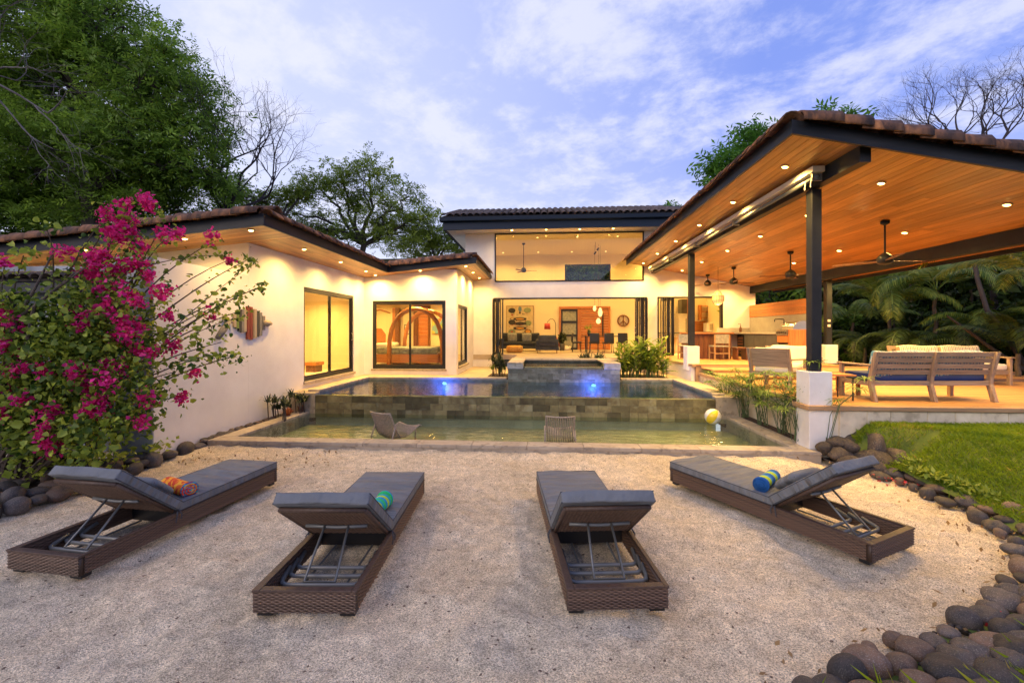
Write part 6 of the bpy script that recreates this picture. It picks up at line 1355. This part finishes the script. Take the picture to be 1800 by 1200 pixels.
cordy(-5.74, 8.95, .12, 9, .62, 'dark upright spiky plant against the long wall', 'l_cord', .22, w=.03); cordy(-5.72, 9.62, .12, 8, .52, 'dark bushy plant nearest the sliding door corner', 'l_cord', .24, w=.03)
bm_ = thing('bromeliad', 'small orange bromeliad between two dark plants by the wall', 'plant', (-5.72, 9.25, .14)); strap_leaves((-5.75, 9.28, .14), 26, .26, .03, 1.2, .7, M_['l_brom'], bm_, 'leaves')
bm_ = thing('bromeliad', 'pale dry tuft at the corner of the patio edge', 'plant', (-5.65, 9.85, .14)); strap_leaves((-5.72, 9.78, .14), 22, .22, .015, 1.4, .9, M_['l_brom'], bm_, 'leaves')
# ------------------------------------------------------------------ bougainvillea
def bougainvillea():
    t = thing('bougainvillea', 'flowering magenta bougainvillea sprawling over the garden wall', 'shrub', (-6.9, 5.6, 0)); sm = MB(); LP, FP_ = [], []
    B0 = Vector((-7.3, 5.7, .05)); random.seed(31)
    # target points read off the photograph, at the depth where the branch hangs
    tips = [(225, 375, 5.9, 1, .2), (270, 370, 5.9, 1, .18), (235, 395, 5.8, 1, .22), (205, 405, 5.7, 1, .2), (235, 425, 5.8, 1, .2), (300, 420, 5.8, 1, .18), (170, 455, 5.6, 1, .22), (150, 460, 5.5, .6, .2), (205, 465, 5.6, 1, .2), (240, 460, 5.7, 1, .2), (255, 470, 5.7, .8, .2), (300, 505, 5.7, 1, .2), (365, 430, 6.3, .25, .12), (410, 460, 6.5, .15, .10), (440, 462, 6.5, 0, .12), (460, 503, 6.5, .1, .10), (415, 525, 6.4, 0, .14), (380, 545, 6.3, .2, .16), (425, 545, 6.3, 0, .14), (230, 545, 5.5, 1, .24), (215, 560, 5.4, .9, .24), (245, 590, 5.4, .6, .22), (290, 575, 5.6, .5, .22), (365, 600, 5.9, .1, .25), (400, 630, 6.0, .05, .2), (350, 640, 5.8, .15, .28), (330, 700, 5.9, .5, .12), (300, 640, 5.6, .3, .25), (100, 555, 5.3, .1, .3), (130, 520, 5.3, .2, .28), (60, 560, 5.2, .15, .3), (20, 600, 5.1, .25, .3), (15, 630, 5.0, .9, .22), (40, 570, 5.2, .1, .3), (80, 610, 5.1, .1, .32), (130, 645, 5.0, 1, .2), (160, 600, 5.2, .2, .3), (190, 640, 5.2, .35, .28), (235, 650, 5.3, .4, .25), (260, 680, 5.3, .2, .25), (190, 710, 5.0, 1, .22), (180, 690, 5.0, .9, .18), (110, 730, 4.9, .6, .22), (110, 755, 4.9, .7, .15), (60, 730, 4.9, .3, .28), (20, 720, 4.9, .2, .3), (90, 700, 5.0, .35, .28), (150, 760, 4.9, .1, .25), (200, 750, 5.0, .1, .25), (240, 740, 5.2, .1, .22), (60, 780, 4.8, .05, .22), (150, 800, 4.7, 0, .16), (10, 680, 4.9, .2, .3), (20, 470, 5.1, .2, .12), (55, 440, 5.2, 0, .14), (90, 405, 5.3, 0, .12), (130, 590, 5.2, .15, .3), (205, 600, 5.3, .5, .28), (270, 540, 5.5, .5, .2), (45, 650, 5.0, .2, .3), (150, 680, 5.0, .25, .3), (230, 720, 5.1, .1, .26), (215, 515, 5.5, .5, .22), (180, 520, 5.4, .15, .22), (10, 530, 5.0, .2, .2), (180, 560, 5.3, .2, .28), (115, 610, 5.1, .1, .3), (0, 760, 4.8, 0, .3), (285, 600, 5.5, .2, .25)]
    for (u, v, Y, fl_, r) in tips:
        e = at(u, v, Y=Y); 
        for k in range(1 if r < .15 or u > 262 else 2):
            e2 = e+Vector((random.uniform(-r, r)*.6, random.uniform(-r, r), random.uniform(-r, r)*.6)); b = B0+Vector((random.uniform(-.35, .35), random.uniform(-.4, .3), 0)); hgt = max(e2.z, 1.0)
            m1 = b.lerp(e2, .35)+Vector((random.uniform(-.25, .25), random.uniform(-.2, .2), .25*hgt)); m2 = b.lerp(e2, .7)+Vector((random.uniform(-.15, .15), random.uniform(-.15, .15), .17*hgt))
            pts = []
            for i in range(11):
                s = i/10; pts.append(b*(1-s)**3+m1*3*s*(1-s)**2+m2*3*s*s*(1-s)+e2*s**3)
            sm.tube(pts, [.018*(1-i/11)+.0035 for i in range(11)], 5, cap=False)
            for i in range(5, 11):   # leaves along the outer half
                for _ in range(2 if u > 262 else 5): LP.append(pts[i]+Vector([random.gauss(0, .05) for _ in range(3)]))
        nl = int((1400*r*r*(.38 if u > 262 else (.5 if v < 500 else 1.9)))*(1-.7*min(1, fl_)))+10
        for _ in range(nl):
            LP.append(e+Vector([random.gauss(0, r*.55), random.gauss(0, r*.7), random.gauss(0, r*.5)]))
        nc = max(1, int(fl_*3.6*max(.5, r/.2))) if fl_ >= .15 else (1 if fl_ >= .05 and random.random() < .4 else 0)
        for _ in range(nc):
            c_ = e+Vector([random.gauss(0, r*.5) for _ in range(3)]); c_.y -= .10
            cr = random.uniform(.03, .06)
            for _ in range(int(34+600*cr)): FP_.append(c_+Vector([random.gauss(0, cr) for _ in range(3)]))
    # long wands over the wall to the right
    for (a, b_) in (((300, 590), (468, 500)), ((280, 600), (450, 462)), ((300, 610), (420, 560)), ((250, 470), (400, 450)), ((300, 640), (418, 628))):
        p, q = at(*a, Y=5.8), at(*b_, Y=6.35); mid = p.lerp(q, .55)+Vector((0, 0, .12)); pts = [p*(1-s)**2+mid*2*s*(1-s)+q*s*s for s in [i/10 for i in range(11)]]; sm.tube(pts, [.008-.0005*i for i in range(11)], 5, cap=False)
        for i in range(3, 11):
            for _ in range(5): LP.append(pts[i]+Vector([random.gauss(0, .025) for _ in range(3)]))
    # bare grey trunk running up to the left
    for (a, b_) in (((20, 580), (95, 440)), ((60, 540), (130, 480)), ((30, 560), (150, 470))):
        p, q = at(*a, Y=5.0), at(*b_, Y=5.2); sm.tube([p+Vector((-.2, 0, -.9)), p, p.lerp(q, .5)+Vector((.03, 0, .02)), q], [.03, .02, .014, .008], 6, cap=False)
    sm.build('stems', M_['stem'], t)
    LP_ = np.array([tuple(p) for p in LP]); V, F = leaves2(LP_, .064, .85); put(bpy.data.objects.new('foliage', arr_mesh('foliage', V, F, M_['l_boug'], np.repeat(rng.random(len(LP_))**1.3, 2))), t)
    FQ = np.array([tuple(p) for p in FP_]); V, F = leaves2(FQ, .044, .95, up=.1); put(bpy.data.objects.new('blossoms', arr_mesh('blossoms', V, F, M_['l_mag'], np.repeat(rng.random(len(FQ)), 2))), t)
bougainvillea()
# low growth under it
c = [(-6.35, 5.35, .12), (-6.2, 5.75, .12), (-6.7, 5.1, .12), (-6.1, 6.3, .12)]
P = np.concatenate([rng.normal(size=(90, 3))*np.array([.15, .15, .08])+np.array(q)+np.array([0, 0, .12]) for q in c]); V, F = leaves(P, .075, .8, up=1)
tag(put(bpy.data.objects.new('undergrowth', arr_mesh('undergrowth', V, F, M_['l_boug'], .4+.6*rng.random(len(P))))), kind='stuff')
# ------------------------------------------------------------------ trees
def limb(mb, a, b, r0, r1, wob=.08, n=5, sides=6):
    a, b = Vector(a), Vector(b); L_ = (b-a).length; pts = []
    for i in range(n+1):
        t = i/n; w = L_*wob*math.sin(PI*t); pts.append(a.lerp(b, t)+Vector((random.uniform(-w, w), random.uniform(-w, w), random.uniform(-w, w)*.6+w*.4)))
    mb.tube(pts, [r0+(r1-r0)*i/n for i in range(n+1)], sides, cap=False); return pts
def tree(name, label, base, fork, blobs, n_cl, per, lsz, m, group=None, clump=.35, r0=.28, bark='bark', cat='tree', flat=.6, aspect=.45, seed=0, up=.4, dens=.25):
    """blobs: (centre, (rx,ry,rz)); leaf clumps near the blob surfaces joined to limbs"""
    random.seed(seed); base, fork = Vector(base), Vector(fork); t = thing(name, label, cat, base, 0, group); mb = MB(); limb(mb, base, fork, r0, r0*.7, .04, 5, 9); LP = []; vols = [b[1][0]*b[1][1]*b[1][2] for b in blobs]
    for (c, rr), vol in zip(blobs, vols):
        c = Vector(c); lp = limb(mb, fork, c, r0*.5, r0*.18, .10, 7, 7); k = max(3, int(n_cl*(vol**.66)/sum(v**.66 for v in vols)))
        subs = []
        for j in range(max(3, k//7)):
            d = Vector([random.gauss(0, 1) for _ in range(3)]).normalized(); e = c+Vector((d.x*rr[0], d.y*rr[1], d.z*rr[2]))*random.uniform(.45, .8); subs.append(limb(mb, lp[random.choice((4, 5, 6, 7))], e, r0*.14, r0*.05, .12, 4, 5))
        for j in range(k):
            d = Vector([random.gauss(0, 1) for _ in range(3)]).normalized(); rad = random.uniform(.55, 1.05); e = c+Vector((d.x*rr[0], d.y*rr[1], d.z*rr[2]))*rad
            sb = min(subs, key=lambda s: (s[-1]-e).length); limb(mb, sb[random.choice((2, 3, 4))], e, r0*.05, .012, .1, 3, 4)
            q = int(per*random.uniform(.5, 1.4)); cs = clump*random.uniform(.6, 1.35)
            LP.append(np.array(e)+rng.normal(size=(q, 3))*np.array([cs, cs, cs*flat]))
    mb.build('trunk', M_[bark], t); LP = np.concatenate(LP); LP = LP[rng.random(len(LP)) < dens]; V, F = sprays(LP, lsz*2.3, aspect*.8)
    r = np.clip(.5+.3*noise2(LP[:, 0]*1.0, LP[:, 2]*1.3+LP[:, 1], 1.6, seed)+rng.normal(size=len(LP))*.2, 0, 1)
    put(bpy.data.objects.new('crown', arr_mesh('crown', V, F, M_[m], np.repeat(r, 7))), t); return t
def bare(name, label, base, dirs, L0, r0, depth, bark, seed, group=None, spread=.55, cat='tree', up=.12, trunk=None):
    random.seed(seed); t = thing(name, label, cat, base); mb = MB(); base = Vector(base)
    if trunk: limb(mb, base, trunk, r0*1.5, r0, .03, 5, 8); base = Vector(trunk)
    def grow(p, d, L_, r, k):
        pts = [p]; n = 4; dd = d.copy()
        for i in range(n):
            dd = (dd+Vector([random.gauss(0, .13) for _ in range(3)])+Vector((0, 0, up*.4))).normalized(); pts.append(pts[-1]+dd*L_/n)
        mb.tube(pts, [r*(1-.45*i/n) for i in range(n+1)], 5 if k > 2 else 3, cap=False)
        if k == 0: return
        for j in range(random.choice((2, 3, 3))):
            q = pts[random.choice((2, 3, 4))] if j else pts[-1]; nd = (dd+Vector([random.gauss(0, spread) for _ in range(3)])+Vector((0, 0, up))).normalized(); grow(q, nd, L_*random.uniform(.62, .85), r*random.uniform(.5, .65), k-1)
    for d in dirs: grow(base, Vector(d).normalized(), L0, r0*.7, depth)
    mb.build('branches', M_[bark], t); return t
A_ = lambda u, v, Y: at(u, v, Y=Y)
def blob(u, v, Y, r, ry=None, rz=None): c = A_(u, v, Y); return (tuple(c), (r, ry or r, rz or r*.7))
Yt = 15.
tree('shade_tree', 'huge dark green shade tree rising behind the bedroom wing', (A_(150, 400, Yt).x, Yt, 0), A_(160, 330, Yt),
     [blob(60, 60, Yt, 2.6), blob(200, 70, Yt, 2.2), blob(130, 150, Yt+1, 2.8), blob(280, 170, Yt, 1.9), blob(340, 220, Yt+.5, 1.5), blob(250, 250, Yt, 2.2), blob(30, 220, Yt+1, 2.8), blob(130, 270, Yt, 2.4), blob(330, 290, Yt, 1.5), blob(60, 330, Yt+1, 2.3, rz=1.3), blob(230, 330, Yt+.5, 1.8, rz=1.1), blob(-80, 150, Yt, 2.6), blob(-40, 320, Yt, 2.2), blob(290, 110, Yt, 1.3), blob(60, 385, Yt+1, 1.8, rz=1.0), blob(180, 390, Yt+1, 1.8, rz=1.0), blob(300, 365, Yt+1, 1.5, rz=.9), blob(370, 330, Yt+1.5, 1.1, rz=.8), blob(80, -60, Yt, 2.4)],
     820, 190, .135, 'l_dark', clump=.42, r0=.42, seed=3, flat=.5, aspect=.4)
tree('garden_tree', 'mid green open crowned tree behind the bedroom roof', (A_(600, 450, 21).x, 21, 0), A_(640, 430, 21),
     [blob(640, 330, 21, 1.5), blob(690, 360, 21, 1.4), blob(600, 340, 21, 1.2), blob(560, 330, 21.5, 1.0), blob(700, 410, 21, 1.4), blob(640, 400, 21, 1.5), blob(580, 400, 22, 1.3), blob(650, 300, 21, 1.0), blob(745, 385, 21, .9), blob(520, 375, 21, .9), blob(555, 400, 21, 1.0), blob(720, 345, 21, .8), blob(600, 305, 21, .8)], 210, 90, .12, 'l_mid', clump=.30, r0=.2, seed=5)
tree('garden_tree', 'low leafy tree touching the main house eave corner', (A_(770, 450, 23).x, 23, 0), A_(765, 460, 23),
     [blob(760, 410, 23, 1.1), blob(790, 430, 23, 1.0), blob(740, 430, 23, 1.2), blob(800, 400, 23.5, .6)], 100, 90, .12, 'l_mid', clump=.3, r0=.15, seed=6)
tree('garden_tree', 'sparse tree filling the gap behind the low roof', (A_(500, 420, 19).x, 19, 0), A_(500, 390, 19),
     [blob(540, 330, 20, .8), blob(510, 345, 20, .8), blob(480, 360, 20, .9), blob(430, 350, 19, 1.0), blob(400, 330, 19, .9)], 80, 80, .12, 'l_mid', clump=.28, r0=.13, seed=8)
bare('bare_tree', 'leafless grey tree behind the bedroom roof', (A_(400, 420, 17).x, 17, 0), [(-.4, 0, 1), (.1, .1, 1), (.55, 0, .9), (.9, .1, .6), (.3, -.1, 1)], 1.9, .11, 6, 'barkdark', 11, trunk=A_(395, 380, 17))
bare('bare_tree', 'pale leafless branches reaching in at the top left', (A_(-260, 140, 9).x, 9, 0), [(1, 0, .1), (1, .1, -.15), (.9, -.1, .45)], 1.7, .08, 5, 'barkpale', 14, spread=.45, up=.0, trunk=A_(-170, 120, 9))
tree('almond_tree', 'bright green leafy tree showing above the pavilion roof edge', (A_(1330, 400, 22).x, 22, 0), A_(1330, 330, 22),
     [blob(1272, 285, 22, .75), blob(1262, 312, 22, .6), blob(1325, 232, 22, .7), blob(1330, 275, 22, .9), blob(1380, 230, 22, .45), blob(1300, 325, 22, 1.0), blob(1445, 208, 22, .35), blob(1478, 210, 22.5, .25), blob(1400, 280, 22, 1.0)], 120, 70, .24, 'l_bright', clump=.30, r0=.2, seed=15, aspect=.4)
bare('bare_tree', 'leafless dark tree above the tiled pavilion roof', (A_(1740, 300, 14).x, 14, 0), [(-.9, 0, .5), (-.45, 0, 1), (0, 0, 1), (.5, .1, .9), (-.7, .1, .9)], 1.25, .07, 6, 'barkdark', 23, trunk=A_(1735, 285, 14), spread=.5)
tree('garden_tree', 'green tip of a tree peeping over the main roof', (A_(1180, 400, 27).x, 27, 0), A_(1180, 375, 27), [blob(1180, 364, 27, .35)], 7, 30, .2, 'l_bright', clump=.2, r0=.08, seed=17)
# ------------------------------------------------------------------ jungle on the right
def frond(L_, n=34, droop=1.0, w=.36, m='l_palm', lw=.022):
    """one feather palm frond along +x, arching down"""
    pts = []; p = Vector((0, 0, 0)); el = .95
    for i in range(13):
        pts.append(p.copy()); p = p+Vector((math.cos(el), 0, math.sin(el)))*L_/12; el -= droop*2.0/12*(.6+i/12)
    Vs, Fs = [], []
    for i in range(n):
        t = .18+.8*i/(n-1); j = min(11, int(t*12)); q = pts[j].lerp(pts[j+1], t*12-j); tx = (pts[j+1]-pts[j]).normalized(); ll = w*L_/1.6*math.sin(PI*(.15+.8*t))**.6
        for s in (-1, 1):
            d = (Vector((0, s, 0))*1.0+tx*.75+Vector((0, 0, -.30))).normalized(); b0 = len(Vs); mid = q+d*ll*.5; e = q+d*ll+Vector((0, 0, -.25*ll)); wv = tx*lw
            Vs += [tuple(q-wv*.4), tuple(q+wv*.4), tuple(mid+wv), tuple(mid-wv), tuple(e)]; Fs += [(b0, b0+1, b0+2, b0+3), (b0+3, b0+2, b0+4)]
    b0 = len(Vs)
    for q in pts: Vs += [(q.x, -.012, q.z), (q.x, .012, q.z)]
    for i in range(12): Fs.append((b0+2*i, b0+2*i+1, b0+2*i+3, b0+2*i+2))
    me = bpy.data.meshes.new('frond'); me.from_pydata(Vs, [], Fs); a_ = me.attributes.new('rnd', 'FLOAT', 'FACE'); a_.data.foreach_set('value', rng.random(len(Fs)).astype(np.float32)); me.materials.append(M_[m]); return me
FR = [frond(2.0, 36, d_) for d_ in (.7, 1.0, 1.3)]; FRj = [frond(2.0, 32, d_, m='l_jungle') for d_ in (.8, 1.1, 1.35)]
def palm(x, y, z, H, nf, sc, label, meshes=FR, group='palms beside the pavilion', lean=(0, 0)):
    t = thing('palm', label, 'palm tree', (x, y, z), 0, group); mb = MB(); top = Vector((x+lean[0], y+lean[1], z+H)); limb(mb, (x, y, z), top, .06, .045, .03, 5, 8); mb.build('trunk', M_['stem'], t)
    for k in range(nf):
        a = 2*PI*k/nf+random.uniform(-.3, .3); M = Matrix.Translation(top) @ Matrix.Rotation(a, 4, 'Z') @ Matrix.Rotation(random.uniform(-.35, .25), 4, 'Y') @ Matrix.Scale(sc*random.uniform(.8, 1.15), 4); inst('frond', random.choice(meshes), t, M)
random.seed(77)
# ordered from the deck outwards
for (u, Y, H, nf, sc, lb, lean) in (
    (1500, 17.5, 1.7, 9, 1.05, 'small palm directly behind the outdoor kitchen wall', (0, 0)),
    (1563, 15.0, 2.1, 11, 1.1, 'palm with straight brown trunk behind the love seat', (0, 0)),
    (1640, 14.0, 2.6, 11, 1.15, 'tall arching palm behind the tan cushioned seat', (.1, 0)),
    (1745, 13.5, 1.3, 10, 1.0, 'low palm at the outer end of the deck', (0, 0)),
    (1850, 10.0, 2.4, 10, 1.1, 'palm leaning in at the edge of the lawn, golden fronds', (-.2, 0)),
    (1600, 18.5, 3.6, 10, 1.2, 'high palm in the back row under the eave', (0, 0)),
    (1700, 17.0, 3.2, 10, 1.2, 'high palm in the back row over the bench end', (.1, 0)),
    (1530, 19.5, 2.6, 9, 1.1, 'dim palm in the back row by the last post', (0, 0)),
    (1605, 13.6, .7, 10, .95, 'stemless palm filling the gap right behind the love seats', (0, 0)),
    (1690, 13.2, .9, 10, 1.0, 'short palm behind the outer end of the love seats', (0, 0)),
    (1520, 15.5, .8, 9, .95, 'short palm beside the last steel post', (0, 0)),
    (1790, 11.5, .8, 9, .95, 'short palm where lawn and deck meet', (0, 0)),
    (1660, 19.5, 4.4, 10, 1.3, 'highest palm at the back of the garden', (0, 0)),
    (1775, 16.0, 3.6, 11, 1.25, 'high palm in the back row at the outer side', (0, 0))):
    p = at(u, 680, Y=Y); palm(p.x, Y, .7, H, nf, sc, lb, FRj if ('short' in lb or 'stemless' in lb) else FR, lean=lean)
# hanging frond in front of the hedge and leaning grey trunk
tk_ = thing('leaning_tree', 'thin pale trunk leaning through the palms', 'tree', (12.2, 12.2, .6)); mb = MB()
q = [at(1800, 640, Y=12.2), at(1770, 590, Y=12.2), at(1735, 545, Y=12.4), at(1718, 490, Y=12.6), at(1708, 430, Y=12.8), at(1715, 380, Y=13)]
mb.tube([q[0]+Vector((.7, 0, -1.2))]+q, [.07, .065, .06, .055, .05, .045, .04], 8, cap=False); a2 = [at(1800, 650, Y=12), at(1740, 610, Y=12), at(1700, 580, Y=12), at(1665, 555, Y=12)]; mb.tube(a2, [.05, .045, .035, .02], 6, cap=False); mb.build('trunk', M_['bark'], tk_)
# big leafy bushes that close the view, each its own
def bush(label, c, r, n, m='l_jungle', lsz=.26, seed=0, cat='shrub', name='jungle_shrub'):
    t = thing(name, label, cat, (c[0], c[1], .5), 0, 'dark shrubs closing the garden'); mb = MB(); d = rng.normal(size=(n, 3)); d = unit(d)*rng.uniform(.6, 1.03, (n, 1))**.6*np.array(r)+np.array(c)
    d = d[d[:, 2] > .3]; k = 9
    for i in range(k): e = d[rng.integers(len(d))]; limb(mb, (c[0]+random.uniform(-.3, .3), c[1], .3), e, .06, .015, .1, 4, 5)
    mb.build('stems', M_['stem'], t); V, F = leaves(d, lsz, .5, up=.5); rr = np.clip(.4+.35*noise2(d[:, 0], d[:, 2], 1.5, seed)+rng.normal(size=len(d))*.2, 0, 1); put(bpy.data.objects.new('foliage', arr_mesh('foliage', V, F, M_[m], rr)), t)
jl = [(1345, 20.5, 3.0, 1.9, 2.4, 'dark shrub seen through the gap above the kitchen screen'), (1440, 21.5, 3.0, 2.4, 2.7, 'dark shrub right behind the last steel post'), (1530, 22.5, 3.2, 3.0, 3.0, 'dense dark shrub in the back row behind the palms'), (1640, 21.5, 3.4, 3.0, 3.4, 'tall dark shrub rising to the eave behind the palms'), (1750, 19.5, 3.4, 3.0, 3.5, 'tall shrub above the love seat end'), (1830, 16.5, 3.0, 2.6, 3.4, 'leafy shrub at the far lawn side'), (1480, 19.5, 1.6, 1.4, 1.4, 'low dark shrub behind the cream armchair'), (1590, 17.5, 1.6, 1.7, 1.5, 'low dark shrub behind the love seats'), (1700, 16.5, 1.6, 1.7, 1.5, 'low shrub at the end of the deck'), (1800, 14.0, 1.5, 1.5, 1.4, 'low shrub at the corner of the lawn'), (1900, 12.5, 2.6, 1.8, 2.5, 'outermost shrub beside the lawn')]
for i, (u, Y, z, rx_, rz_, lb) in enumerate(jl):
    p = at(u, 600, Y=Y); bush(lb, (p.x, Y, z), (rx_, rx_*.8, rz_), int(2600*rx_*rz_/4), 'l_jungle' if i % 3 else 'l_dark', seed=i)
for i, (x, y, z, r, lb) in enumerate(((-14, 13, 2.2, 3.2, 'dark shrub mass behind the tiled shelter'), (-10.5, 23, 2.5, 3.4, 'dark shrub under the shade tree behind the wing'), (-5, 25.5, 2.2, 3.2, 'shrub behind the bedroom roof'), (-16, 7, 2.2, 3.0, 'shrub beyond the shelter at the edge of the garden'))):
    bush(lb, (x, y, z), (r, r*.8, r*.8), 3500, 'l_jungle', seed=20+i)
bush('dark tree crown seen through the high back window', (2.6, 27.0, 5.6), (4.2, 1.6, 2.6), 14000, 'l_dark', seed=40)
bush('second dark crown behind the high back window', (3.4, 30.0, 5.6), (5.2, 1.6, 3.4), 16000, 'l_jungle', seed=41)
tag(MB().box(-60, 60, 34, 34.5, -.3, 8.0).box(24, 24.5, -4, 33.9, -.3, 4.2).box(-24.5, -24, -4, 33.9, -.3, 4.2).build('boundary_hedge', M_['ground']), 'tall dark boundary hedge far behind the house', 'hedge')
for o in list(C.objects):
    if o.type == 'EMPTY' and o.get('category') is None and o.parent is None: print('untagged', o.name)
# small pebbles packed between the border stones
n = 700; i_ = rng.integers(2, len(EDGE)-1, n); t_ = rng.random(n); E_ = np.array(EDGE); P = E_[i_]*(1-t_[:, None])+E_[i_+1]*t_[:, None]; P[:, 0] += rng.normal(.12, .07, n); P[:, 1] += rng.normal(-.03, .05, n)
oc = np.array([[1, 0, 0], [0, 1, 0], [-1, 0, 0], [0, -1, 0], [0, 0, .6], [0, 0, -.6]]); s = rng.uniform(.012, .032, (n, 1, 1)); V = oc[None]*s*rng.uniform(.7, 1.1, (n, 6, 1))+np.concatenate([P, rng.uniform(.0, .03, (n, 1))], 1)[:, None]
F = (np.array([[0, 1, 4], [1, 2, 4], [2, 3, 4], [3, 0, 4], [1, 0, 5], [2, 1, 5], [3, 2, 5], [0, 3, 5]])[None]+np.arange(n)[:, None, None]*6).reshape(-1, 3)
tag(put(bpy.data.objects.new('pebbles', arr_mesh('pebbles', V.reshape(-1, 3), F, M_['stone']))), kind='stuff')
